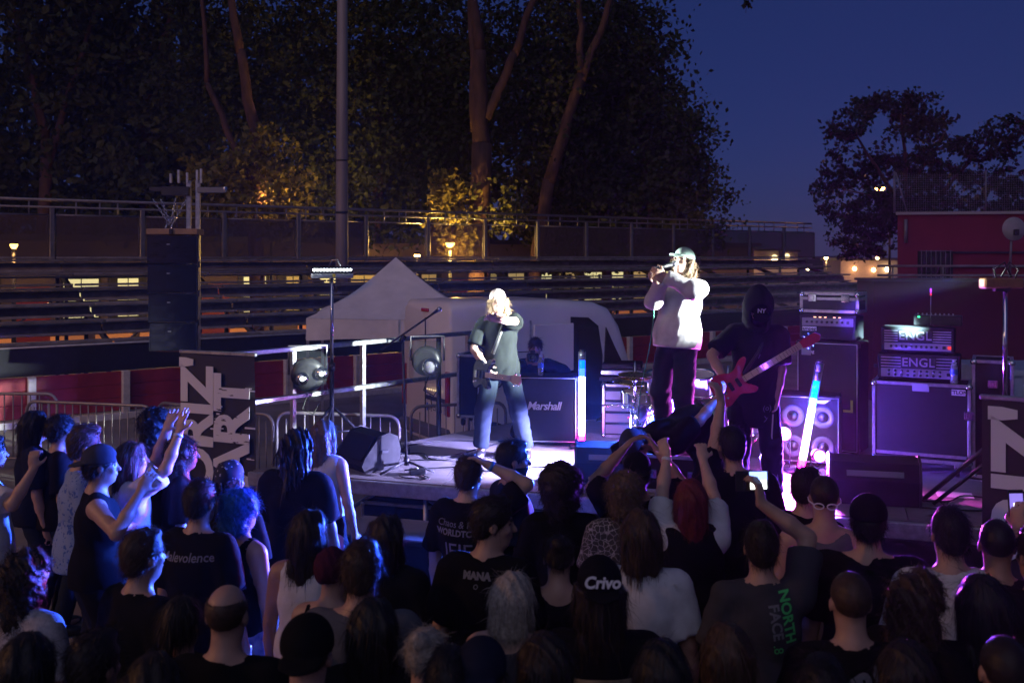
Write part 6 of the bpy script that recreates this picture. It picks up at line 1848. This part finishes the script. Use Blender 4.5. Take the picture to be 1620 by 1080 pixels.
# --- electric guitar
def guitar(label, center, neck_to, body_m, scale=1.0, thick=.045, name='electric_guitar', nstr=6, neck_len=None, facing=None):
    c, n = Vector(center), Vector(neck_to); ax = (n - c); L = ax.length; ex = ax.normalized()
    fz = Vector(facing or (0, -1, 0)); fz = (fz - ex * fz.dot(ex)).normalized(); ey = fz.cross(ex)
    t = thing(name, label, 'guitar', c)
    M = Matrix((ex, ey, fz)).transposed()
    base = [(-.20, 0.0), (-.19, .10), (-.12, .155), (-.03, .14), (.03, .112), (.09, .122), (.16, .165), (.225, .175), (.232, .14), (.17, .085), (.13, .045), (.12, -.04), (.15, -.075), (.185, -.125), (.15, -.152), (.08, -.13), (.02, -.105), (-.05, -.125), (-.13, -.15), (-.19, -.11)]
    pr = []; nb = len(base)
    for k in range(nb):
        p0, p1, p2, p3 = [Vector(base[(k + o) % nb]) for o in (-1, 0, 1, 2)]
        for u_ in (0, .33, .67):
            q_ = .5 * (2 * p1 + (p2 - p0) * u_ + (2 * p0 - 5 * p1 + 4 * p2 - p3) * u_ ** 2 + (3 * p1 - p0 - 3 * p2 + p3) * u_ ** 3)
            pr.append((q_.x * scale, q_.y * scale))
    bd_ = MB(); V3 = lambda x, y, z: M @ Vector((x, y, z))
    n_ = len(pr); ring = lambda q, z: [V3(x * q, y * q, z) for x, y in pr]
    vs = ring(.94, -thick / 2) + ring(1, -thick * .3) + ring(1, thick * .3) + ring(.94, thick / 2)
    fs = [tuple(range(n_))[::-1], tuple(range(3 * n_, 4 * n_))] + [(r * n_ + i, r * n_ + (i + 1) % n_, (r + 1) * n_ + (i + 1) % n_, (r + 1) * n_ + i) for r in range(3) for i in range(n_)]
    bd_.add(vs, fs, 0, False).build('body', body_m, t)
    wood = mat('maple_neck', (.58, .44, .31), .4, var=.12); dark = mat('rosewood', (.05, .03, .022), .5)
    Rb = M
    MB().box(V3((L + .1) / 2, 0, thick * .35), (L - .1, .055 * scale, .022), R=Rb).build('neck', wood, t)
    MB().box(V3((L + .1) / 2, 0, thick * .35 + .014), (L - .12, .052 * scale, .006), R=Rb).build('fingerboard', wood, t)
    for k in range(14): MB().box(V3(.12 + (L - .14) * (1 - .94 ** (k * 1.6)) / (1 - .94 ** 22.4), 0, thick * .35 + .0185), (.003, .05 * scale, .002), R=Rb).build('fret', m_chrome, t)
    hp = [(-.01, -.028), (.05, -.045), (.17, -.05), (.20, -.01), (.17, .035), (.05, .04), (-.01, .028)]
    MB().prism([(x * scale, y * scale) for x, y in hp], V3(L - .01, 0, thick * .1), M @ Vector((1, 0, 0)), M @ Vector((0, 1, 0)), M @ Vector((0, 0, 1)), .018).build('headstock', wood if name != 'bass_guitar' else body_m, t)
    for k in range(nstr):
        y = (-.5 + k / (nstr - 1)) * .036 * scale
        MB().tube([V3(-.11 * scale, y * 1.3, thick * .62), V3(L, y, thick * .35 + .022)], .0012, 4).build('string', m_chrome, t)
        MB().tube([V3(L + (.03 + .025 * k) * scale, (.04 if k % 2 else -.045) * scale, thick * .2), V3(L + (.03 + .025 * k) * scale, (.065 if k % 2 else -.07) * scale, thick * .2)], .006, 6).build('tuner', m_chrome, t)
    for x in (-.02, .06): MB().box(V3(x * scale, 0, thick * .55), (.03, .085 * scale, .014), bev=.004, R=Rb).build('pickup', m_blackp, t)
    MB().box(V3(-.11 * scale, 0, thick * .55), (.05, .08 * scale, .016), bev=.004, R=Rb).build('bridge', m_chrome, t)
    for k in range(2): MB().lathe([(.011, 0), (.010, .014), (0, .015)], 10, c=V3((-.10 - .05 * k) * scale, (-.075 - .01 * k) * scale, thick * .5), R=M).build('knob', m_chrome, t)
    return t
guitar('dark electric guitar slung at the guitarist\'s hip with pale neck', W(764, 592, 10.12), W(812, 599, 9.55), mat('dark_blue_lacquer', (.03, .035, .05), .2, coat=.6), .95, facing=(-.15, -1, .1))

# --- singer on the riser
SPX = W(1072, 720, 9.05)
sg = person('singer in pale oversized jacket and cap holding a microphone to his mouth', h=1.83, face=142, loc=(SPX.x - .0, 9.08, ZS + .345), top=('long', 'jacket'), bottom='denim', skin_i=0,
            hair=('curlylong', 'lbrown'), hat=('cap', mat('cloth_mint_cap', (.30, .42, .36), .85)), lean=(-5, -2, 0), hd=(-2, -14, 0), feet=((-.13, .05, 0), (.13, -.04, 0)),
            armL=('px', 1052, 436, -.30), elbowL=(-1, .2, -.5), handL=dict(dir=(-.9, -.3, .3), palm=(0, 1, 0), curl=50), armR=('px', 1046, 444, -.30), elbowR=(.3, .4, -1), handR=dict(dir=(-.8, -.2, .1), palm=(.3, -.5, .7), curl=42), fineface=True, group='band on stage', hem=.88, girth=1.06, legs='loose')
mw = sg['world'](sg['HT'](0, .135, -.058)); md = Vector((-.95, -.25, -.22)).normalized()
mi_ = thing('microphone', 'hand-held microphone at the singer\'s mouth with green cable', 'microphone', mw)
MB().tube([Vector((0, 0, 0)) + md * .03, md * .20], [.018, .012], 12).build('handle', m_blackp, mi_)
MB().lathe([(0, .03), (.02, .024), (.027, .006), (.026, -.01), (.019, -.026), (0, -.03)], 14, R=md.to_track_quat('Z', 'Y').to_matrix()).build('grille_ball', m_alu, mi_)
p0 = md * .20
pts = [p0, p0 + Vector((-.01, -.02, -.06))]
for i in range(12):
    tt = (i + 1) / 12; e_ = Vector((-.06 - .03 * math.sin(tt * 5), .25 * tt, -(mw.z - ZS) * tt + .0))
    pts.append(p0 + Vector((-.02 - .12 * tt + .04 * math.sin(tt * 7), .12 * tt, -(mw.z - .02 - ZS + p0.z) * tt * .99)))
MB().tube(pts, .006, 6).build('cable', mat('green_cable', (.04, .22, .15), .5), mi_)

# --- bassist
BP = W(1190, 795, 8.46)
bs_ = person('hooded bassist in black with bowed head and red bass guitar', h=1.80, face=168, loc=(BP.x + .02, 8.46, ZS), top=('tee', 'black2'), bottom='black', skin_i=1, hair=None, hat=('hood', mat('cloth_hood', (.017, .018, .019), .85, spec=.1, bump=.3, bscale=200)), lean=(6, -2, 0), hd=(8, 22, 0),
             feet=((-.15, .02, 0), (.14, .06, 0)), armR=('px', 1146, 600, -.30), elbowR=(1, -.3, .2), handR=dict(dir=(.6, -.3, -.5), palm=(.2, .8, 0), curl=38), armL=('px', 1226, 652, -.10), elbowL=(-1, -.6, 0), handL=dict(curl=30),
             fineface=True, group='band on stage', hem=.66, girth=1.08, legs='loose', prints=[('X', .07, .10, .74, 0, m_pgr, 'front', {}), ('(o)', .06, .10, .83, 0, m_pgr, 'front', {}), ('7', .05, .02, 1.25, 0, m_pgr, 'front', {})])
capm = make_hat(bs_['t'], ('cap', 'black'), bs_['Rh'], bs_['O'] + bs_['Rh'] @ Vector((0, .006, -.012)), 3)
text_obj('cap_emblem', 'NY', bs_['t'], m_print, Matrix.Translation(bs_['O']) @ bs_['Rh'].to_4x4() @ Matrix.Scale(HS, 4) @ frame((0, .108, .062), (-1, 0, 0), (0, -.25, 1)), .05, bold=.0015, extrude=.002)
fm = Field(axis(-.1, .1, .008), axis(-.08, .14, .008), axis(-.15, .02, .008)).ell((0, .028, -.055), (.067, .088, .082)).cone((0, .09, 0), (0, .122, -.026), .012, .017, .02).plane((0, 0, -.012), (0, -.15, 1)).plane((0, -.02, 0), (0, -1, 0))
fV, fF = fm.mesh(); fo = link('face_mask', np_mesh('face_mask', relax(fV, fF, 1, .3), fF, [CL['black']], None, True), bs_['t']); fo.matrix_local = Matrix.Translation(bs_['O']) @ bs_['Rh'].to_4x4() @ Matrix.Scale(HS, 4)
m_bass = mat('red_translucent_lacquer', (.42, .035, .075), .18, coat=.8, var=.15, vscale=10)
guitar('red bass guitar with long maple neck held by the hooded bassist', W(1160, 609, 8.06), W(1268, 545, 7.86), m_bass, .88, .042, 'bass_guitar', 4, facing=(-.12, -1, .12))
MB().tube([bs_['T'](-.10, -.14, 1.36), bs_['T'](-.09, .02, 1.47), bs_['T'](-.02, .17, 1.30), bs_['T'](.10, .20, 1.10)], .016, 6).build('bass_strap', m_cable, bs_['t'])
MB().tube([bs_['local'](W(1223, 655, 8.28)), bs_['local'](W(1221, 690, 8.25)), bs_['local'](W(1226, 730, 8.28)), bs_['local'](W(1232, 765, 8.30))], .006, 5).build('dangling_cord', mat('pale_cord', (.45, .4, .48), .6), bs_['t'])

# --- photographer crouching behind the guitar cabinet
ph = person('photographer in dark jacket crouching behind the guitar cabinet with camera raised', h=1.74, face=182, loc=(W(846, 560, 11.85).x, 11.85, ZS), top=('long', 'navy'), bottom='black', skin_i=1, hair=('short', 'dark'), lean=(14, 0, 0), hd=(0, -6, 0), crouch=.58,
            feet=((-.16, -.12, 0), (.16, -.12, 0)), armL=('px', 858, 574, -.32), elbowL=(-1, .1, -.4), armR=('px', 833, 574, -.32), elbowR=(1, .1, -.4), handL=dict(dir=(-.5, -.3, .5), palm=(-.4, 0, .6), curl=35), handR=dict(dir=(.4, -.3, .6), palm=(.5, 0, .5), curl=35), fineface=True, group='people at the stage edge')
cw = W(843, 566, 11.40)
cm_ = thing('camera', 'black camera with large lens held by the crouching photographer', 'camera', cw)
MB().box((0, .06, 0), (.14, .07, .10), bev=.015).build('body', m_blackp, cm_)
MB().lathe([(.038, 0), (.040, -.05), (.045, -.12), (.042, -.125)], 18, R=Matrix.Rotation(math.radians(-90), 3, 'X'), c=(0, .02, 0)).build('lens_barrel', m_blackp, cm_)
MB().lathe([(.040, 0), (.02, .008), (0, .01)], 16, R=RX, c=(0, -.098, 0)).build('lens_glass', m_glass, cm_)
MB().box((0, .06, .065), (.06, .05, .04), bev=.012).build('prism_housing', m_blackp, cm_)

# ================================================================== the crowd
def wristband(info, side, m, name='wristband', r=.033):
    W_, E_ = (info['WL'], info['EL']) if side == 'L' else (info['WR'], info['ER'])
    d = (E_ - W_).normalized()
    MB().tube([W_ + d * .015, W_ + d * .035], r, 12).build(name, m, info['t'])
m_wb = mat('blue_wristband', (.05, .20, .55), .5); m_wbw = mat('white_wristband', (.6, .6, .62), .5)
def phone(loc, label, rz, scr, tilt=0, w=.078, h=.155):
    t = thing('phone', label, 'phone', loc, rz, 'phones held up in the crowd')
    t.rotation_euler = (math.radians(tilt), 0, rz)
    MB().box((0, 0, 0), (w, .009, h), bev=.003).build('case', m_blackp, t)
    return t

person('person at the left edge in white T-shirt with a forearm raised', (-14, 690), 1.74, -55, ('tee', 'white'), skin_i=1, hair=('short', 'dark'), armR=('px', 53, 742, -.25), elbowR=(.2, -.4, -1), handR=dict(dir=(.0, 0, 1), palm=(0, 1, 0), curl=45), hands='x')
a = person('person with long dark hair and navy shirt near the left edge', (57, 650), 1.76, -58, ('tee', 'navy'), skin_i=1, hair=('long', 'black'), fineface=True)
person('person with dark curly hair between the long-haired one and the floral shirt', (97, 659), 1.72, -60, ('tee', 'black'), skin_i=1, hair=('crop_curl', 'black'), fineface=True)
person('man with brushed-up hair in a blue floral shirt', (135, 676), 1.85, -62, ('open', 'hawaii'), 'navy', 1, hair=('quiff', 'brown'), fineface=True, armR=(.12, .30, 1.12), elbowR=(.6, -.5, -.6))
person('man in backwards cap and black sleeveless top reaching one arm sideways', (160, 704), 1.80, -66, ('sleeveless', 'black'), 'black', 1, hair=('short', 'dark'), hat=('backcap', 'dgrey'), fineface=True, armR=('px', 222, 778, -.22), elbowR=(0, -.6, -.6), girth=1.04, handR=dict(curl=25))
u = person('long-haired person in white T-shirt raising both arms', (210, 699), 1.72, -58, ('tee', 'white'), 'wash', 0, hair=('long', 'brown'), fineface=True, armR=('px', 284, 683, -.05), elbowR=(.5, 0, -.8), armL=('px', 262, 682, .25), elbowL=(-.5, 0, -.8), handR=dict(dir=(.15, .1, 1), palm=(.5, .8, 0), curl=8, spread=11), handL=dict(dir=(.35, .1, .9), palm=(.3, .9, 0), curl=8, spread=11))
wristband(u, 'R', m_wbw)
person('tall person with big black curls behind the raised arms', (252, 648), 1.82, -50, ('tee', 'black'), skin_i=2, hair=('curly', 'black'))
person('woman in profile with dark curls left of the banner', (291, 692), 1.70, -72, ('tee', 'black2'), skin_i=0, hair=('curlylong', 'dark'), fineface=True)
person('person with dark hair and black shirt lettered Malevolence', (318, 760), 1.76, -20, ('tee', 'black'), skin_i=1, hair=('short', 'dark'), prints=[('Malevolence', .068, .0, 1.36, 4, m_pgr, 'back', dict(bold=.001, shear=.1))])
person('person in patterned bandana in front of the left banner', (364, 727), 1.76, -22, ('tee', 'black'), skin_i=2, hair=('short', 'black'), hat=('bandana', 'bandana'))
person('person with bright blue curls in black and tie-dye top', (384, 776), 1.66, -34, ('crop', 'black'), 'tiedye', 1, hair=('curly', 'blue'), fineface=True, inner=('tank', 'tiedye', -.004, .88, 'tie_dye_top'))
person('person with dark dreadlocks in black T-shirt', (471, 679), 1.83, -14, ('tee', 'black'), skin_i=3, hair=('dreads', 'black'), girth=1.05)
person('woman with very long light hair in white sleeveless top', (514, 664), 1.72, -24, ('sleeveless', 'white'), 'black', 0, hair=('verylong', 'lbrown'), fineface=True, hem=.72)
person('person with dark hair in white tank top below the long-haired woman', (490, 806), 1.68, -14, ('tank', 'white'), 'lblue', 2, hair=('long', 'dark'))
person('man with short brown hair and black T-shirt, purple light on his right side', (227, 838), 1.76, -36, ('tee', 'black'), skin_i=1, hair=('short', 'brown'), bottom='tiedye')
person('woman with wide dark hair in speckled pale T-shirt at the lower left', (45, 868), 1.66, -26, ('tee', 'pale'), skin_i=1, hair=('curlylong', 'dark'))
person('dark-haired head lowest in the bottom left corner', (45, 1002), 1.72, -10, ('tee', 'black'), hair=('bob', 'black'))
person('bald man in black T-shirt with pale print', (360, 922), 1.77, -4, ('tee', 'black'), skin_i=1, hair=('balding', 'brown'), prints=[('TTM', .09, 0, 1.35, 0, m_pgr, 'back', dict(bold=.004)), ('w', .15, 0, 1.29, 180, m_pgr, 'back', {})], girth=1.05)
person('dark-haired woman with ponytail left of the bald man', (288, 943), 1.62, -12, ('tee', 'black2'), hair=('ponytail', 'dark'))
person('person with round plum coloured hat beside the grey-shirted man', (527, 868), 1.60, -20, ('tank', 'black'), skin_i=1, hair=('none', 'dark'), hat=('beanie', 'plum'))
person('man with short brown hair in grey T-shirt', (572, 857), 1.80, -4, ('tee', 'grey'), skin_i=1, hair=('short', 'brown'), girth=1.06)
person('man in black backwards cap at the bottom left of centre', (487, 974), 1.80, 0, ('tee', 'black'), skin_i=1, hair=('buzz', 'dark'), hat=('backcap', 'black'))
person('woman with very long black hair in front of the grey-shirted man', (592, 946), 1.68, -6, ('tee', 'black'), hair=('verylong', 'black'))
person('person with ash blond bun low in the foreground', (674, 992), 1.62, -16, ('tank', 'black'), skin_i=0, hair=('bun', 'ash'))
person('dark head with a blue edge at the bottom left of centre', (712, 1028), 1.70, -10, ('tee', 'black'), hair=('short', 'black'))
y_ = person('young man with a hand on his head in black lettered T-shirt', (742, 722), 1.76, -24, ('tee', 'black'), skin_i=0, hair=('short', 'brown'), fineface=True, armR=('px', 772, 735, -.02), elbowR=(1, .4, -.1), handR=dict(dir=(-.6, .1, .3), palm=(-.4, 0, -.8), curl=25), prints=[('Chaos & Ruin', .055, 0, 1.36, 0, m_pgr, 'back', {}), ('WORLDTOUR', .05, 0, 1.31, 0, m_pgr, 'back', dict(bold=.002)), ('IEIE', .13, 0, 1.20, 0, m_pgr, 'back', {})])
wristband(y_, 'R', m_wb)
person('bearded man in profile facing right at the front of the crowd', (812, 697), 1.82, -74, ('tee', 'navy'), skin_i=2, hair=('short', 'black'), fineface=True, beard=True, hd=(-4, 0, 0))
person('dark-haired man smiling in profile, black T-shirt with small back logo', (780, 787), 1.83, -14, ('tee', 'black'), skin_i=1, hair=('short', 'dark'), fineface=True, hd=(-68, 4, 0), prints=[('MANA', .045, -.02, 1.41, 0, m_pgr, 'back', dict(bold=.003)), ('o', .045, -.02, 1.37, 0, m_pgr, 'back', {})])
person('person with a large dark afro at the centre of the crowd', (886, 741), 1.72, 2, ('tee', 'black'), skin_i=3, hair=('afro', 'dark'))
person('woman with dark hair bun and bare shoulders', (884, 846), 1.64, -4, ('tank', 'black'), skin_i=1, hair=('bun', 'dark'))
person('woman with ash blond bob in dark strapped top', (812, 905), 1.64, -16, ('tank', 'dgrey'), skin_i=0, hair=('bob', 'ash'))
person('person with light curly hair in maze-patterned shirt', (988, 749), 1.72, 0, ('open', 'maze'), skin_i=1, hair=('curly', 'lbrown'))
person('person with shaggy brown hair in plain white T-shirt', (1014, 806), 1.77, -6, ('tee', 'white'), 'khaki', 1, hair=('shag', 'brown'))
cr = person('man in black lettered cap and black T-shirt with tan print, centre foreground', (948, 881), 1.80, 0, ('tee', 'black'), skin_i=1, hair=('long', 'dark'), hat=('backcap', 'black'), girth=1.06, prints=[(block_print(.30, .15), 0, 0, 1.27, 0, m_camo, 'back', {})])
text_obj('cap_lettering', 'Crivo', cr['t'], m_print, Matrix.Translation(cr['O']) @ cr['Rh'].to_4x4() @ Matrix.Scale(HS, 4) @ frame((0, -.124, .073), (1, 0, 0), (0, .35, 1)), .064, bold=.002, shear=.2, extrude=.003)
rw = person('woman with long red hair in black vest over white T-shirt, arms up', (1092, 758), 1.70, -2, ('tee', 'white'), 'black', 0, hair=('verylong', 'red'), armL=('px', 1056, 712, .35), elbowL=(-.4, -.3, -1), armR=('px', 1106, 700, .45), elbowR=(.6, -.3, -1), handL=dict(dir=(-.2, .5, .7), palm=(0, .7, .5), curl=32, spread=3), handR=dict(dir=(0, .5, .7), palm=(0, .7, .5), curl=32, spread=3), inner=('sleeveless', 'black', .024, .90, 'vest'))
wristband(rw, 'L', m_wbw)
sp = person('dark-capped man under the stage diver with both arms lifted', (1008, 716), 1.76, -4, ('tee', 'black'), skin_i=2, hair=('short', 'black'), hat=('backcap', 'black'), armL=('px', 985, 712, .30), elbowL=(-.8, 0, -.6), armR=('px', 1040, 712, .30), elbowR=(.8, 0, -.6))
bg_ = person('broad man in dark shirt clasping hands with the stage diver', (1158, 676), 1.88, 6, ('tee', 'black'), 'black', 1, hair=('short', 'black'), girth=1.14, armL=('px', 1141, 637, .25), elbowL=(-.2, -.2, -1), handL=dict(dir=(-.2, .2, 1), palm=(-.6, .6, 0), curl=30), lean=(6, 0, 0))
# stage diver leaning off the stage over the crowd
fL, fR = ('w', (1.72, 8.44, ZS + .03)), ('w', (2.0, 8.36, ZS + .03))
dv = person('stage diver in black T-shirt and cap stretched out over the crowd', h=1.76, face=131, loc=(1.42, 7.82, .70), top=('tee', 'black'), bottom='black', skin_i=1, hair=('short', 'dark'), hat=('cap', 'dgrey'), lean=(97, 0, 0), hd=(0, -28, 0), feet=(fL, fR),
            armR=('px', 930, 772, -.55), elbowR=(.6, .4, -.5), armL=('px', 1137, 628, -.15), elbowL=(-.6, .5, -.4), handR=dict(curl=25), handL=dict(curl=30, dir=(.5, -.2, .8)), fineface=True, group='people at the stage edge')
nf = person('man in charcoal T-shirt with green lettering holding up a phone', (1204, 826), 1.75, -6, ('tee', 'dgrey'), skin_i=1, hair=('short', 'dark'), armR=('px', 1204, 796, .10), elbowR=(1, 0, -.6), handR=dict(dir=(-.1, .1, 1), palm=(-.7, .5, 0), curl=38), fineface=False,
            prints=[('NORTH', .066, .10, 1.35, -82, m_pgreen, 'back', dict(bold=.002)), ('FACE', .066, .045, 1.33, -82, m_pgr, 'back', dict(bold=.002)), ('.8', .062, .055, 1.21, -82, m_pgreen, 'back', {})])
hp_ = nf['world'](nf['WR'] + Vector((-.035, .055, .095)))
pt_ = phone(hp_, 'bright phone filming the stage beside the charcoal T-shirt', math.radians(6), None, -6, .165, .098)
MB().box((.03, -.0052, .024), (.088, .001, .040)).build('screen_top', glow('phone_blue', (.30, .45, 1.0), 2.2), pt_)
MB().box((.03, -.0052, -.018), (.082, .001, .042)).build('screen_bottom', glow('phone_white', (.95, 1.0, .92), 3.2), pt_)
MB().box((-.03, -.0052, 0), (.03, .001, .085)).build('camera_bump', m_glass, pt_)
sgm = person('man in grey tank top with white sunglasses on the back of his head', (1304, 752), 1.80, -14, ('tank', 'grey'), 'denim', 1, hair=('buzz', 'dark'), girth=1.06)
gl = MB()
Hs = sgm['HT']
for sx in (-1, 1):
    gl.tube([Hs(sx * .008, -.116, -.015)] + [Hs(sx * (.036 + .027 * math.cos(a)), -.116 + .010 * abs(math.cos(a)) * (1 if math.cos(a) > 0 else 0), -.018 + .016 * math.sin(a)) for a in [math.pi - k * math.pi / 6 for k in range(13)]], .0035, 6)
    gl.tube([Hs(sx * .062, -.10, -.013), Hs(sx * .088, -.05, -.005), Hs(sx * .088, .02, .0)], .0035, 6)
gl.build('sunglasses', mat('white_frame', (.7, .68, .72), .3), sgm['t'])
person('dark-haired person half hidden left of the sunglasses man', (1276, 740), 1.76, -40, ('tee', 'black'), skin_i=1, hair=('short', 'black'))
person('heavy man in black cap and black T-shirt below the right wedge', (1374, 783), 1.82, -20, ('tee', 'black'), skin_i=1, hair=('short', 'black'), hat=('cap', 'black'), girth=1.18)
person('man with short dark hair in white T-shirt near the right banner', (1502, 804), 1.82, -4, ('tee', 'white'), skin_i=1, hair=('short', 'black'), girth=1.10)
person('man with shaved head in dark shirt beside the right banner', (1577, 821), 1.78, -18, ('tee', 'black'), skin_i=2, hair=('buzz', 'black'), girth=1.05)
person('balding man in black T-shirt with bubble lettering', (1345, 904), 1.77, -4, ('tee', 'black'), skin_i=1, hair=('buzz', 'brown'), girth=1.06, prints=[('AURO', .115, .0, 1.35, 28, m_pgr, 'back', dict(bold=.006)), ('oo', .07, .07, 1.26, 20, m_pgr, 'back', dict(bold=.005))])
person('person with wide brown curls in profile in the lower right', (1456, 903), 1.74, -58, ('tee', 'black'), skin_i=1, hair=('curlylong', 'brown'), fineface=True)
person('person with smooth black hair at the lower right', (1552, 909), 1.72, -6, ('tee', 'black'), hair=('long', 'black'))
person('person with long brown hair low in the foreground right of centre', (1150, 985), 1.66, -2, ('tee', 'black'), hair=('long', 'brown'))
ed = person('person at the right edge holding a phone with both hands', (1640, 838), 1.76, 8, ('tee', 'black'), skin_i=1, hair=('short', 'dark'), armL=('px', 1612, 838, .22), elbowL=(-.6, 0, -1), handL=dict(dir=(0, .2, 1), palm=(.6, .4, 0), curl=35))
hp_ = ed['world'](ed['WL'] + Vector((.02, .05, .10)))
pt_ = phone(hp_, 'dark phone showing the stage at the right edge', math.radians(4), None, -6)
MB().box((0, -.0052, .01), (.066, .001, .10)).build('screen', glow('phone_violet', (.30, .22, .8), .9), pt_)
MB().box((0, -.0060, .0), (.03, .001, .03)).build('screen_highlight', glow('phone_white', (.95, 1.0, .92), 3.2), pt_)

person('dark-haired man low at the bottom between the bald man and the left corner', (150, 1000), 1.70, -20, ('tee', 'dgrey'), hair=('short', 'dark'))
person('woman with dark shoulder-length hair at the bottom below the bald man', (245, 1032), 1.66, -10, ('tee', 'black'), hair=('bob', 'dark'))
person('person in dark cap at the bottom left of the woman with ash blond bob', (762, 1010), 1.72, -8, ('tee', 'navy'), hair=('short', 'dark'), hat=('backcap', 'navy'))
person('dark-haired person at the bottom between the blond bob and the lettered cap', (862, 1002), 1.66, 4, ('tee', 'black'), hair=('shag', 'dark'))
person('person with black bob at the bottom right of the lettered cap', (1046, 1012), 1.68, 0, ('tee', 'black2'), hair=('bob', 'black'))
person('dark-haired man at the bottom below the green lettering', (1300, 1040), 1.70, -6, ('tee', 'black'), hair=('short', 'black'))
person('woman with long dark hair at the bottom right of the bubble lettering', (1432, 1012), 1.66, -10, ('tee', 'black2'), hair=('long', 'dark'))
person('short-haired man lowest in the bottom right corner', (1588, 1006), 1.74, -8, ('tee', 'black'), hair=('buzz', 'dark'))
person('person with dark wavy hair between the white tank top and the subwoofer', (612, 815), 1.66, -12, ('tee', 'black2'), hair=('shag', 'dark'))
# thin haze added as a stand-in for lens bloom round the stage lights
hz_m = bpy.data.materials.new('bloom_haze'); hz_m.use_nodes = True
nt = hz_m.node_tree; nt.nodes.clear()
vo = nt.nodes.new('ShaderNodeOutputMaterial'); pv = nt.nodes.new('ShaderNodeVolumePrincipled')
pv.inputs['Color'].default_value = (.9, .9, .95, 1); pv.inputs['Density'].default_value = 0.00042; pv.inputs['Anisotropy'].default_value = 0.5
nt.links.new(pv.outputs[0], vo.inputs['Volume'])
hb = MB().box((0, 140, 10.0), (646, 366, 22)).build('haze', hz_m)
tag(hb, 'faint haze added for bloom round the stage lights', None, None, 'stuff')
